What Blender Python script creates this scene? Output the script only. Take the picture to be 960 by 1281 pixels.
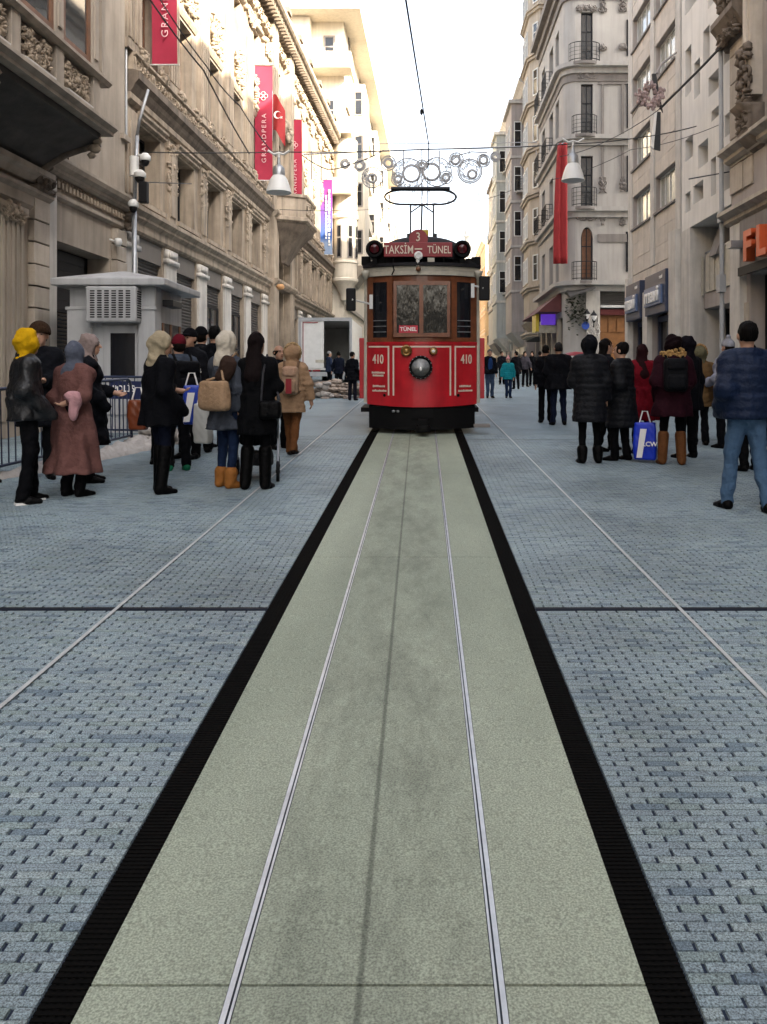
import bpy, math, random
import numpy as np
from mathutils import Vector, Matrix
R = math.radians
for o in list(bpy.data.objects): bpy.data.objects.remove(o)
SC = bpy.context.scene
COL = SC.collection
# ------------------------------------------------------------------ camera, sky, sun
F, CX, HY, CH, SL = 1000.0, 530.0, 475.0, 1.5, 0.037   # focal px, centre line, horizon, eye height, street slope
cd = bpy.data.cameras.new('camera'); cam = bpy.data.objects.new('camera', cd); COL.objects.link(cam)
cam.location = (0, 0, CH); cam.rotation_euler = (R(90), 0, 0)
cd.sensor_fit = 'AUTO'; cd.sensor_width = 36; cd.lens = F / 1281 * 36
cd.shift_x = -(CX - 480) / 1281; cd.shift_y = -(640.5 - HY) / 1281
cd.clip_start = 0.1; cd.clip_end = 3000
SC.camera = cam
SUN_AZ, SUN_EL = 50.0, 30.0          # degrees from straight behind the camera towards the right; elevation
W = bpy.data.worlds.new('World'); SC.world = W; W.use_nodes = True
wn = W.node_tree
bg = wn.nodes['Background']
sky = wn.nodes.new('ShaderNodeTexSky'); sky.sky_type = 'NISHITA'; sky.sun_disc = False
sky.sun_elevation = R(SUN_EL); sky.sun_rotation = R(180 - SUN_AZ)
sky.air_density = 1.0; sky.dust_density = 6.0; sky.ozone_density = 0.6
hs = wn.nodes.new('ShaderNodeHueSaturation'); hs.inputs['Saturation'].default_value = .5; hs.inputs['Value'].default_value = 1.05   # thin winter haze
wn.links.new(sky.outputs[0], hs.inputs['Color']); wn.links.new(hs.outputs[0], bg.inputs[0]); bg.inputs[1].default_value = 0.15
sd = bpy.data.lights.new('sun', 'SUN'); sun = bpy.data.objects.new('sun', sd); COL.objects.link(sun)
sd.energy = 5.0; sd.angle = R(0.6); sd.color = (1.0, 0.87, 0.66)
tosun = Vector((math.sin(R(SUN_AZ)) * math.cos(R(SUN_EL)), -math.cos(R(SUN_AZ)) * math.cos(R(SUN_EL)), math.sin(R(SUN_EL))))
sun.rotation_euler = tosun.to_track_quat('Z', 'Y').to_euler(); sun.location = (20, -20, 40)
SC.view_settings.view_transform = 'Standard'; SC.view_settings.look = 'None'
SC.view_settings.exposure = 2.5; SC.view_settings.gamma = 1.0
SC.view_settings.use_curve_mapping = False

# ------------------------------------------------------------------ helpers
def gz(y): return SL * y
def P(px, py, y): return Vector(((px - CX) * y / F, y, CH + (HY - py) * y / F))
def G(px, py):
    y = F * CH / (py - HY + F * SL); return Vector(((px - CX) * y / F, y, SL * y))
ICO_V = []; ICO_F = []
def _ico():
    t = (1 + 5 ** .5) / 2
    vs = [(-1,t,0),(1,t,0),(-1,-t,0),(1,-t,0),(0,-1,t),(0,1,t),(0,-1,-t),(0,1,-t),(t,0,-1),(t,0,1),(-t,0,-1),(-t,0,1)]
    for v in vs:
        l = math.sqrt(sum(c * c for c in v)); ICO_V.append(tuple(c / l for c in v))
    ICO_F.extend([(0,11,5),(0,5,1),(0,1,7),(0,7,10),(0,10,11),(1,5,9),(5,11,4),(11,10,2),(10,7,6),(7,1,8),(3,9,4),(3,4,2),(3,2,6),(3,6,8),(3,8,9),(4,9,5),(2,4,11),(6,2,10),(8,6,7),(9,8,1)])
_ico()
class MB:
    def __init__(s): s.v = []; s.f = []
    def add(s, vs, fs):
        b = len(s.v); s.v.extend(vs); s.f.extend([tuple(i + b for i in f) for f in fs]); return s
    def quad(s, a, b, c, d): return s.add([tuple(a), tuple(b), tuple(c), tuple(d)], [(0, 1, 2, 3)])
    def box(s, x0, x1, y0, y1, z0, z1):
        if x1 < x0: x0, x1 = x1, x0
        if y1 < y0: y0, y1 = y1, y0
        if z1 < z0: z0, z1 = z1, z0
        return s.add([(x0,y0,z0),(x1,y0,z0),(x1,y1,z0),(x0,y1,z0),(x0,y0,z1),(x1,y0,z1),(x1,y1,z1),(x0,y1,z1)],
              [(0,3,2,1),(4,5,6,7),(0,1,5,4),(1,2,6,5),(2,3,7,6),(3,0,4,7)])
    def hull(s, pts):            # 8 corner points in box order
        return s.add([tuple(p) for p in pts], [(0,3,2,1),(4,5,6,7),(0,1,5,4),(1,2,6,5),(2,3,7,6),(3,0,4,7)])
    def prism(s, poly, fn):      # poly 2D list; fn(p, t) -> 3D with t in 0/1
        n = len(poly); vs = [tuple(fn(p, 0)) for p in poly] + [tuple(fn(p, 1)) for p in poly]
        fs = [(i, (i + 1) % n, n + (i + 1) % n, n + i) for i in range(n)]
        return s.add(vs, fs + [tuple(range(n - 1, -1, -1)), tuple(range(n, 2 * n))])
    def ex(s, prof, x0, x1): return s.prism(prof, lambda p, t: (x1 if t else x0, p[0], p[1]))   # profile (y,z) along x
    def ey(s, prof, y0, y1): return s.prism(prof, lambda p, t: (p[0], y1 if t else y0, p[1]))   # (x,z) along y
    def ez(s, prof, z0, z1): return s.prism(prof, lambda p, t: (p[0], p[1], z1 if t else z0))   # (x,y) along z
    def tube(s, pts, r, n=6, closed=False, cap=True):
        pts = [Vector(p) for p in pts]; m = len(pts); vs = []; up = None
        for i, p in enumerate(pts):
            if closed: t = pts[(i + 1) % m] - pts[i - 1]
            else: t = pts[min(i + 1, m - 1)] - pts[max(i - 1, 0)]
            if t.length < 1e-9: t = Vector((0, 0, 1))
            t.normalize()
            if up is None:
                up = Vector((0, 0, 1)) if abs(t.z) < .9 else Vector((1, 0, 0))
            a = t.cross(up)
            if a.length < 1e-6: a = t.cross(Vector((1, .3, .2)))
            a.normalize(); b = a.cross(t).normalized(); up = b
            rr = r[i] if isinstance(r, (list, tuple)) else r
            for k in range(n):
                q = 2 * math.pi * k / n; vs.append(tuple(p + a * (math.cos(q) * rr) + b * (math.sin(q) * rr)))
        fs = []
        for i in range(m if closed else m - 1):
            j = (i + 1) % m
            for k in range(n):
                l = (k + 1) % n; fs.append((i * n + k, i * n + l, j * n + l, j * n + k))
        if cap and not closed: fs += [tuple(range(n - 1, -1, -1)), tuple(range((m - 1) * n, m * n))]
        return s.add(vs, fs)
    def ring(s, c, r, rt, axis='y', n=20, k=5, sx=1, sz=1):
        pts = []
        for i in range(n):
            a = 2 * math.pi * i / n; u, w = math.cos(a) * r * sx, math.sin(a) * r * sz
            pts.append({'y': (c[0] + u, c[1], c[2] + w), 'x': (c[0], c[1] + u, c[2] + w), 'z': (c[0] + u, c[1] + w, c[2])}[axis])
        return s.tube(pts, rt, k, closed=True)
    def lathe(s, prof, c=(0, 0, 0), n=16, axis='z', a0=0, a1=2 * math.pi):
        full = abs(a1 - a0 - 2 * math.pi) < 1e-6; m = n if full else n + 1; vs = []
        for (r, h) in prof:
            for k in range(m):
                a = a0 + (a1 - a0) * k / n; u, w = r * math.cos(a), r * math.sin(a)
                q = {'z': (u, w, h), 'y': (u, h, w), 'x': (h, u, w)}[axis]; vs.append((q[0] + c[0], q[1] + c[1], q[2] + c[2]))
        fs = []
        for i in range(len(prof) - 1):
            for k in range(n):
                l = (k + 1) % m; fs.append((i * m + k, i * m + l, (i + 1) * m + l, (i + 1) * m + k))
        if full: fs += [tuple(range(m - 1, -1, -1)), tuple(range((len(prof) - 1) * m, len(prof) * m))]
        return s.add(vs, fs)
    def blob(s, c, r):
        return s.add([(c[0] + v[0] * r[0], c[1] + v[1] * r[1], c[2] + v[2] * r[2]) for v in ICO_V], ICO_F)
    def mesh(s, name, mat, smooth=False, ang=None):
        me = bpy.data.meshes.new(name); me.from_pydata(s.v, [], s.f)
        if mat: me.materials.append(mat)
        if smooth or ang:
            me.polygons.foreach_set('use_smooth', [True] * len(me.polygons))
            if ang: me.set_sharp_from_angle(angle=R(ang))
        me.update(); return me
    def build(s, name, mat, parent=None, smooth=False, ang=None, bevel=0, world=False, kind=None):
        o = obj(name, s.mesh(name, mat, smooth, ang), parent, world)
        if bevel:
            m = o.modifiers.new('bevel', 'BEVEL'); m.width = bevel; m.segments = 2; m.limit_method = 'ANGLE'; m.angle_limit = R(40)
        if kind: o['kind'] = kind
        return o
def obj(name, me, parent=None, world=False, loc=None):
    o = bpy.data.objects.new(name, me); COL.objects.link(o)
    if parent is not None:
        o.parent = parent
        if world: o.matrix_parent_inverse = (Matrix.LocRotScale(parent.location, parent.rotation_euler, parent.scale)).inverted()
    if loc is not None: o.location = loc
    return o
def thing(name, label, cat, loc=(0, 0, 0), rot=(0, 0, 0), group=None, scale=1):
    o = bpy.data.objects.new(name, None); COL.objects.link(o); o.empty_display_size = .2
    o.location = loc; o.rotation_euler = rot; o.scale = (scale,) * 3
    return tag(o, label, cat, group)
def tag(o, label, cat, group=None):
    o['label'] = label; o['category'] = cat
    if group: o['group'] = group
    return o
def struct(o): o['kind'] = 'structure'; return o

# ------------------------------------------------------------------ materials
def pm(name, col, rough=.75, var=.18, scale=3., bump=.1, bscale=60., metal=0., streak=0., spec=.4, coat=0., island=0., alpha=None, trans=0., emit=None, speck=0.):
    m = bpy.data.materials.new(name); m.use_nodes = True; nt = m.node_tree; N = nt.nodes; L = nt.links
    b = N['Principled BSDF']; b.inputs['Roughness'].default_value = rough; b.inputs['Metallic'].default_value = metal
    b.inputs['Specular IOR Level'].default_value = spec; b.inputs['Coat Weight'].default_value = coat; b.inputs['Coat Roughness'].default_value = .06
    tc = N.new('ShaderNodeTexCoord')
    n1 = N.new('ShaderNodeTexNoise'); n1.inputs['Scale'].default_value = scale; n1.inputs['Detail'].default_value = 6; n1.inputs['Roughness'].default_value = .62
    L.new(tc.outputs['Object'], n1.inputs['Vector'])
    mr = N.new('ShaderNodeMapRange'); mr.inputs['From Min'].default_value = .28; mr.inputs['From Max'].default_value = .72
    mr.inputs['To Min'].default_value = 1 - var; mr.inputs['To Max'].default_value = 1 + var * .8
    L.new(n1.outputs['Fac'], mr.inputs['Value'])
    fac = mr.outputs[0]
    def mul(a, bb):
        q = N.new('ShaderNodeMath'); q.operation = 'MULTIPLY'; L.new(a, q.inputs[0]); L.new(bb, q.inputs[1]); return q.outputs[0]
    if streak:
        mp = N.new('ShaderNodeMapping'); mp.inputs['Scale'].default_value = (5, 5, .45); L.new(tc.outputs['Object'], mp.inputs['Vector'])
        n2 = N.new('ShaderNodeTexNoise'); n2.inputs['Scale'].default_value = 1.; n2.inputs['Detail'].default_value = 5; L.new(mp.outputs[0], n2.inputs['Vector'])
        m2 = N.new('ShaderNodeMapRange'); m2.inputs['From Min'].default_value = .42; m2.inputs['From Max'].default_value = .68
        m2.inputs['To Min'].default_value = 1; m2.inputs['To Max'].default_value = 1 - streak; L.new(n2.outputs['Fac'], m2.inputs['Value'])
        fac = mul(fac, m2.outputs[0])
    if speck:
        n3 = N.new('ShaderNodeTexNoise'); n3.inputs['Scale'].default_value = 260; n3.inputs['Detail'].default_value = 2; L.new(tc.outputs['Object'], n3.inputs['Vector'])
        m3 = N.new('ShaderNodeMapRange'); m3.inputs['From Min'].default_value = .35; m3.inputs['From Max'].default_value = .65
        m3.inputs['To Min'].default_value = 1 - speck; m3.inputs['To Max'].default_value = 1 + speck; L.new(n3.outputs['Fac'], m3.inputs['Value'])
        fac = mul(fac, m3.outputs[0])
    if island:
        ge = N.new('ShaderNodeNewGeometry'); oi = N.new('ShaderNodeObjectInfo')
        ad = N.new('ShaderNodeMath'); ad.operation = 'ADD'; L.new(ge.outputs['Random Per Island'], ad.inputs[0]); L.new(oi.outputs['Random'], ad.inputs[1])
        fr = N.new('ShaderNodeMath'); fr.operation = 'FRACT'; L.new(ad.outputs[0], fr.inputs[0])
        m4 = N.new('ShaderNodeMapRange'); m4.inputs['To Min'].default_value = 1 - island; m4.inputs['To Max'].default_value = 1 + island; L.new(fr.outputs[0], m4.inputs['Value'])
        fac = mul(fac, m4.outputs[0])
    vm = N.new('ShaderNodeVectorMath'); vm.operation = 'SCALE'; vm.inputs[0].default_value = col[:3]; L.new(fac, vm.inputs['Scale'])
    L.new(vm.outputs[0], b.inputs['Base Color'])
    if bump:
        nb = N.new('ShaderNodeTexNoise'); nb.inputs['Scale'].default_value = bscale; nb.inputs['Detail'].default_value = 4; L.new(tc.outputs['Object'], nb.inputs['Vector'])
        bp = N.new('ShaderNodeBump'); bp.inputs['Strength'].default_value = bump; bp.inputs['Distance'].default_value = .02
        L.new(nb.outputs['Fac'], bp.inputs['Height']); L.new(bp.outputs[0], b.inputs['Normal'])
    if emit: b.inputs['Emission Color'].default_value = (*emit[:3], 1); b.inputs['Emission Strength'].default_value = emit[3]
    if trans: b.inputs['Transmission Weight'].default_value = trans
    if alpha is not None: b.inputs['Alpha'].default_value = alpha
    return m
def hexc(h):
    c = [int(h[i:i + 2], 16) / 255 for i in (0, 2, 4)]
    return tuple(x / 12.92 if x < .04045 else ((x + .055) / 1.055) ** 2.4 for x in c)
M = {}
M['lstone'] = pm('weathered_tan_stone', (.36, .295, .225), .85, .28, 1.3, .25, 30, streak=.45)
M['lcarve'] = pm('carved_tan_stone', (.35, .285, .215), .85, .3, 5, .2, 40, streak=.25)
M['ldark'] = pm('dark_stone', (.17, .135, .105), .88, .35, 2.2, .3, 30, streak=.35)
M['lplain'] = pm('plain_render_stone', (.34, .29, .235), .85, .2, .9, .15, 40, streak=.25)
M['pale'] = pm('pale_stone_pier', (.52, .49, .445), .8, .16, 2, .15, 50, streak=.25)
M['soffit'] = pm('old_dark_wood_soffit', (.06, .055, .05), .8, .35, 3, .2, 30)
M['wood'] = pm('brown_window_wood', (.15, .065, .03), .5, .3, 8, .1, 60)
M['glass'] = pm('window_glass', (.03, .036, .04), .04, .25, .8, .02, 3, spec=.8)
M['glassb'] = pm('dark_window_glass', (.012, .013, .016), .08, .3, 1, .02, 4, spec=.6)
M['curtain'] = pm('curtained_glass', (.32, .33, .3), .12, .3, 3, 0, spec=.7)
M['shutter'] = pm('roller_shutter_metal', (.105, .098, .092), .5, .15, 3, .05, 50, metal=.35)
M['shutterbox'] = pm('shutter_housing', (.15, .135, .12), .6, .12, 2, .05, 50)
M['cream'] = pm('cream_plaster', (.6, .54, .44), .85, .1, .7, .1, 40, streak=.12)
M['rgrey'] = pm('grey_plaster', (.38, .36, .335), .85, .1, .8, .1, 40, streak=.15)
M['rgrey2'] = pm('dark_grey_trim', (.21, .19, .175), .85, .15, 2, .1, 40, streak=.2)
M['trav'] = pm('travertine_cladding', (.5, .445, .385), .75, .16, 2.2, .1, 50, streak=.12, island=.07)
M['white_pl'] = pm('white_plaster', (.66, .63, .585), .85, .1, .8, .1, 40, streak=.12)
M['rstone'] = pm('cut_stone_blocks', (.42, .365, .3), .82, .2, 2, .2, 40, streak=.25, island=.1)
M['rplain'] = pm('taupe_render', (.34, .3, .275), .85, .12, 1, .1, 40, streak=.15)
M['beige'] = pm('beige_plaster', (.36, .315, .26), .85, .14, .8, .1, 40, streak=.2)
M['rose'] = pm('rosy_plaster', (.3, .27, .255), .85, .14, .8, .1, 40, streak=.2)
M['palegreen'] = pm('pale_green_plaster', (.34, .355, .34), .85, .12, .8, .1, 40, streak=.2)
M['ochre'] = pm('ochre_plaster', (.48, .37, .22), .85, .12, .8, .1, 40, streak=.15)
M['orange'] = pm('orange_brick_facade', (.5, .27, .12), .85, .2, 3, .1, 40)
M['iron'] = pm('black_iron', (.02, .02, .022), .5, .2, 5, .05, 60, metal=.4)
M['steel'] = pm('galvanised_steel', (.3, .31, .32), .42, .2, 6, .05, 80, metal=.7)
M['whitemetal'] = pm('white_painted_metal', (.6, .6, .58), .45, .1, 4, .03, 60)
M['greymetal'] = pm('grey_painted_metal', (.33, .34, .35), .5, .1, 3, .04, 60, streak=.12)
M['black'] = pm('black_matt', (.003, .003, .004), .6, .2, 5, .03, 60, spec=.25)
M['cable'] = pm('cable_sheath', (.03, .03, .032), .6, .1, 4, 0)
M['navy'] = pm('navy_shopfront', (.025, .035, .07), .45, .15, 3, .02, 40)
M['redban'] = pm('crimson_banner_cloth', (.31, .018, .045), .8, .12, 2, .08, 25)
M['redcloth'] = pm('red_cloth', (.29, .02, .022), .8, .12, 3, .08, 25)
M['whitetext'] = pm('white_lettering', (.75, .73, .7), .6, .05, 4, 0)
M['pinktext'] = pm('pale_pink_lettering', (.62, .42, .42), .6, .05, 4, 0)
M['redpaint'] = pm('red_tram_paint', (.46, .012, .02), .32, .2, 3.5, .05, 8, coat=.5, streak=.24)
M['redsign'] = pm('red_sign_enamel', (.2, .008, .014), .4, .1, 4, .02, 20)
M['creampaint'] = pm('aged_cream_paint', (.42, .39, .32), .5, .2, 6, .05, 30, streak=.15)
M['creamline'] = pm('cream_lining', (.62, .52, .42), .5, .08, 6, 0)
M['varnish'] = pm('varnished_wood', (.16, .052, .022), .35, .35, 9, .06, 50, coat=.3)
M['blackpaint'] = pm('black_underframe', (.003, .0028, .003), .7, .3, 6, .1, 30, spec=.15)
M['roofdark'] = pm('dark_roof_canvas', (.012, .011, .013), .75, .3, 5, .1, 30, spec=.25)
M['bronze'] = pm('bronze_fitting', (.32, .2, .08), .35, .2, 8, .05, 40, metal=.9)
M['chrome'] = pm('bright_metal', (.6, .6, .6), .15, .1, 6, 0, metal=1)
M['yellow'] = pm('yellow_plastic', (.5, .38, .03), .5, .1, 5, 0)
M['snow'] = pm('dirty_snow', (.36, .33, .3), .8, .3, 7, .4, 18)
M['rubble'] = pm('dusty_rubble', (.27, .22, .18), .9, .4, 5, .3, 25, island=.4)
M['concrete'] = pm('kerb_concrete', (.3, .3, .29), .9, .2, 4, .2, 40)

for _n in ('glass', 'curtain'): M[_n].node_tree.nodes['Principled BSDF'].inputs['IOR'].default_value = 2.0
# ------------------------------------------------------------------ ground, paving, track
def paving_mat(name, brick):
    m = bpy.data.materials.new(name); m.use_nodes = True; nt = m.node_tree; N = nt.nodes; L = nt.links
    b = N['Principled BSDF']; b.inputs['Roughness'].default_value = .62; b.inputs['Specular IOR Level'].default_value = .45
    tc = N.new('ShaderNodeTexCoord'); ge = N.new('ShaderNodeNewGeometry')
    pos = ge.outputs['Position']
    if brick:
        bt = N.new('ShaderNodeTexBrick'); bt.inputs['Scale'].default_value = 1
        bt.inputs['Brick Width'].default_value = .114; bt.inputs['Row Height'].default_value = .034; bt.inputs['Mortar Size'].default_value = .004
        bt.inputs['Color1'].default_value = (0.165, 0.216, 0.244, 1); bt.inputs['Color2'].default_value = (0.199, 0.255, 0.274, 1); bt.inputs['Mortar'].default_value = (0.074, 0.102, 0.112, 1)
        L.new(pos, bt.inputs['Vector']); base = bt.outputs['Color']
    else:
        oi = N.new('ShaderNodeObjectInfo'); ad = N.new('ShaderNodeMath'); ad.operation = 'ADD'
        L.new(ge.outputs['Random Per Island'], ad.inputs[0]); L.new(oi.outputs['Random'], ad.inputs[1])
        fr = N.new('ShaderNodeMath'); fr.operation = 'FRACT'; L.new(ad.outputs[0], fr.inputs[0])
        cr = N.new('ShaderNodeValToRGB'); cr.color_ramp.interpolation = 'CONSTANT'; e = cr.color_ramp.elements
        e[0].position = 0; e[0].color = (0.115, 0.158, 0.190, 1); e[1].position = .11; e[1].color = (0.174, 0.225, 0.227, 1)
        for p, c in ((.2, (0.191, 0.244, 0.265, 1)), (.42, (0.177, 0.225, 0.250, 1)), (.62, (0.206, 0.259, 0.275, 1)), (.8, (0.181, 0.235, 0.257, 1)), (.93, (0.221, 0.272, 0.281, 1))):
            k = e.new(p); k.color = c
        L.new(fr.outputs[0], cr.inputs[0]); base = cr.outputs[0]
    sp = N.new('ShaderNodeTexNoise'); sp.inputs['Scale'].default_value = 190; sp.inputs['Detail'].default_value = 3; sp.inputs['Roughness'].default_value = .7; L.new(pos, sp.inputs['Vector'])
    s1 = N.new('ShaderNodeMapRange'); s1.inputs['From Min'].default_value = .36; s1.inputs['From Max'].default_value = .66; s1.inputs['To Min'].default_value = .3; s1.inputs['To Max'].default_value = 1.95; L.new(sp.outputs['Fac'], s1.inputs['Value'])
    st = N.new('ShaderNodeTexNoise'); st.inputs['Scale'].default_value = .9; st.inputs['Detail'].default_value = 5; L.new(pos, st.inputs['Vector'])
    s2 = N.new('ShaderNodeMapRange'); s2.inputs['From Min'].default_value = .3; s2.inputs['From Max'].default_value = .6; s2.inputs['To Min'].default_value = .68; s2.inputs['To Max'].default_value = 1.08; L.new(st.outputs['Fac'], s2.inputs['Value'])
    q = N.new('ShaderNodeMath'); q.operation = 'MULTIPLY'; L.new(s1.outputs[0], q.inputs[0]); L.new(s2.outputs[0], q.inputs[1])
    vm = N.new('ShaderNodeVectorMath'); vm.operation = 'SCALE'; L.new(base, vm.inputs[0]); L.new(q.outputs[0], vm.inputs['Scale'])
    L.new(vm.outputs[0], b.inputs['Base Color'])
    bp = N.new('ShaderNodeBump'); bp.inputs['Strength'].default_value = .35; bp.inputs['Distance'].default_value = .004; L.new(sp.outputs['Fac'], bp.inputs['Height']); L.new(bp.outputs[0], b.inputs['Normal'])
    return m
M['pave'] = paving_mat('granite_setts', False); M['pavefar'] = paving_mat('granite_setts_far', True)
M['joint'] = pm('dark_joint_sand', (.008, .016, .036), .9, .3, 12, .2, 60)
def bed_mat():
    m = bpy.data.materials.new('green_grey_track_concrete'); m.use_nodes = True; nt = m.node_tree; N = nt.nodes; L = nt.links
    b = N['Principled BSDF']; b.inputs['Roughness'].default_value = .72; b.inputs['Specular IOR Level'].default_value = .35
    ge = N.new('ShaderNodeNewGeometry'); pos = ge.outputs['Position']
    sp = N.new('ShaderNodeTexNoise'); sp.inputs['Scale'].default_value = 170; sp.inputs['Detail'].default_value = 3; L.new(pos, sp.inputs['Vector'])
    s1 = N.new('ShaderNodeMapRange'); s1.inputs['From Min'].default_value = .35; s1.inputs['From Max'].default_value = .65; s1.inputs['To Min'].default_value = .66; s1.inputs['To Max'].default_value = 1.36; L.new(sp.outputs['Fac'], s1.inputs['Value'])
    mp = N.new('ShaderNodeMapping'); mp.inputs['Scale'].default_value = (.9, .35, 1); L.new(pos, mp.inputs['Vector'])
    st = N.new('ShaderNodeTexNoise'); st.inputs['Scale'].default_value = 1.2; st.inputs['Detail'].default_value = 3; st.inputs['Roughness'].default_value = .5; L.new(mp.outputs[0], st.inputs['Vector'])
    s2 = N.new('ShaderNodeMapRange'); s2.inputs['From Min'].default_value = .35; s2.inputs['From Max'].default_value = .62; s2.inputs['To Min'].default_value = 0; s2.inputs['To Max'].default_value = 1; L.new(st.outputs['Fac'], s2.inputs['Value'])
    mx = N.new('ShaderNodeMix'); mx.data_type = 'RGBA'; mx.inputs['A'].default_value = (.232, .265, .205, 1); mx.inputs['B'].default_value = (.3, .335, .262, 1); L.new(s2.outputs[0], mx.inputs['Factor'])
    gr = N.new('ShaderNodeTexNoise'); gr.inputs['Scale'].default_value = 2.2; gr.inputs['Detail'].default_value = 12; gr.inputs['Roughness'].default_value = .8
    gm = N.new('ShaderNodeMapping'); gm.inputs['Scale'].default_value = (2.2, .8, 1); L.new(pos, gm.inputs['Vector']); L.new(gm.outputs[0], gr.inputs['Vector'])
    g2 = N.new('ShaderNodeMapRange'); g2.inputs['From Min'].default_value = .42; g2.inputs['From Max'].default_value = .62; g2.inputs['To Min'].default_value = 1; g2.inputs['To Max'].default_value = .68; L.new(gr.outputs['Fac'], g2.inputs['Value'])
    # soft dark line drawn into the bed colour between the rails
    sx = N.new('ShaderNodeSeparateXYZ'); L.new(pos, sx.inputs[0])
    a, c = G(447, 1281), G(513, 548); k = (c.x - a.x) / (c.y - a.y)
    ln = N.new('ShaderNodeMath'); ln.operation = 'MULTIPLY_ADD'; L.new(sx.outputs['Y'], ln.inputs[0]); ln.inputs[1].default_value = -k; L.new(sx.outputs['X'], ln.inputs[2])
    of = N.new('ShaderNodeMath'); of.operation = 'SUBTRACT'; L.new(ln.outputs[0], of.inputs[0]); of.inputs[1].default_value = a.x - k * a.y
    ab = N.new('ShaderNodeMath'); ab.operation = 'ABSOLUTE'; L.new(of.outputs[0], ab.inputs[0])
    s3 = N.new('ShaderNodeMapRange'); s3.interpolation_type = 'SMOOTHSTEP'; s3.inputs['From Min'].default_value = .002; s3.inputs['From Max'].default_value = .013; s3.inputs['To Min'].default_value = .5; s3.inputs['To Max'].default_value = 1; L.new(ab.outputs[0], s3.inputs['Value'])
    # worn, dirtier lane between the rails
    s5 = N.new('ShaderNodeMapRange'); s5.interpolation_type = 'SMOOTHSTEP'; s5.inputs['From Min'].default_value = .22; s5.inputs['From Max'].default_value = .42; s5.inputs['To Min'].default_value = 0; s5.inputs['To Max'].default_value = .82; L.new(ab.outputs[0], s5.inputs['Value'])
    dm = N.new('ShaderNodeMix'); dm.data_type = 'FLOAT'; L.new(s5.outputs[0], dm.inputs[0]); L.new(g2.outputs[0], dm.inputs[2]); dm.inputs[3].default_value = 1.0
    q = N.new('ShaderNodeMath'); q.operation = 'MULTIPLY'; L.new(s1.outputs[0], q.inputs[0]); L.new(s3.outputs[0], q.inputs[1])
    q2 = N.new('ShaderNodeMath'); q2.operation = 'MULTIPLY'; L.new(q.outputs[0], q2.inputs[0]); L.new(dm.outputs[0], q2.inputs[1])
    vm = N.new('ShaderNodeVectorMath'); vm.operation = 'SCALE'; L.new(mx.outputs['Result'], vm.inputs[0]); L.new(q2.outputs[0], vm.inputs['Scale'])
    L.new(vm.outputs[0], b.inputs['Base Color'])
    bp = N.new('ShaderNodeBump'); bp.inputs['Strength'].default_value = .3; bp.inputs['Distance'].default_value = .004; L.new(sp.outputs['Fac'], bp.inputs['Height']); L.new(bp.outputs[0], b.inputs['Normal'])
    return m
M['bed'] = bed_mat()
M['rail'] = pm('polished_rail_steel', (.5, .52, .54), .42, .2, 14, .06, 60, metal=.35)
M['groove'] = pm('rail_groove_dirt', (.05, .06, .07), .7, .3, 12, .1, 60)
M['rubber'] = pm('black_ribbed_rubber', (.0028, .0027, .0026), .85, .25, 14, .1, 80, spec=.06)
M['lineW'] = pm('pale_marker_strip', (.42, .44, .44), .5, .2, 12, .05, 60)

def line(a, b): k = (b.x - a.x) / (b.y - a.y); return lambda y: a.x + k * (y - a.y)
bedL, bedR = line(G(96, 1275), G(470, 548)), line(G(822, 1281), G(570, 545))
blkL, blkR = line(G(38, 1281), G(459, 548)), line(G(880, 1281), G(581, 545))
railL, railR = line(G(283, 1281), G(492, 545)), line(G(629, 1281), G(545, 545))
whL, whR = line(G(0, 890), G(446, 508)), line(G(960, 876), G(594, 505))
def strip(mb, fa, fb, y0, y1, dz, n=1, th=.0):
    for i in range(n):
        a, b = y0 + (y1 - y0) * i / n, y0 + (y1 - y0) * (i + 1) / n
        mb.quad((fa(a), a, gz(a) + dz), (fb(a), a, gz(a) + dz), (fb(b), b, gz(b) + dz), (fa(b), b, gz(b) + dz))
    return mb
g = MB(); g.quad((-90, -70, gz(-70)), (90, -70, gz(-70)), (90, 500, gz(500)), (-90, 500, gz(500)))
struct(g.build('ground', M['pavefar']))
YJ = G(480, 764).y                      # the drain slot across the street
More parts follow.
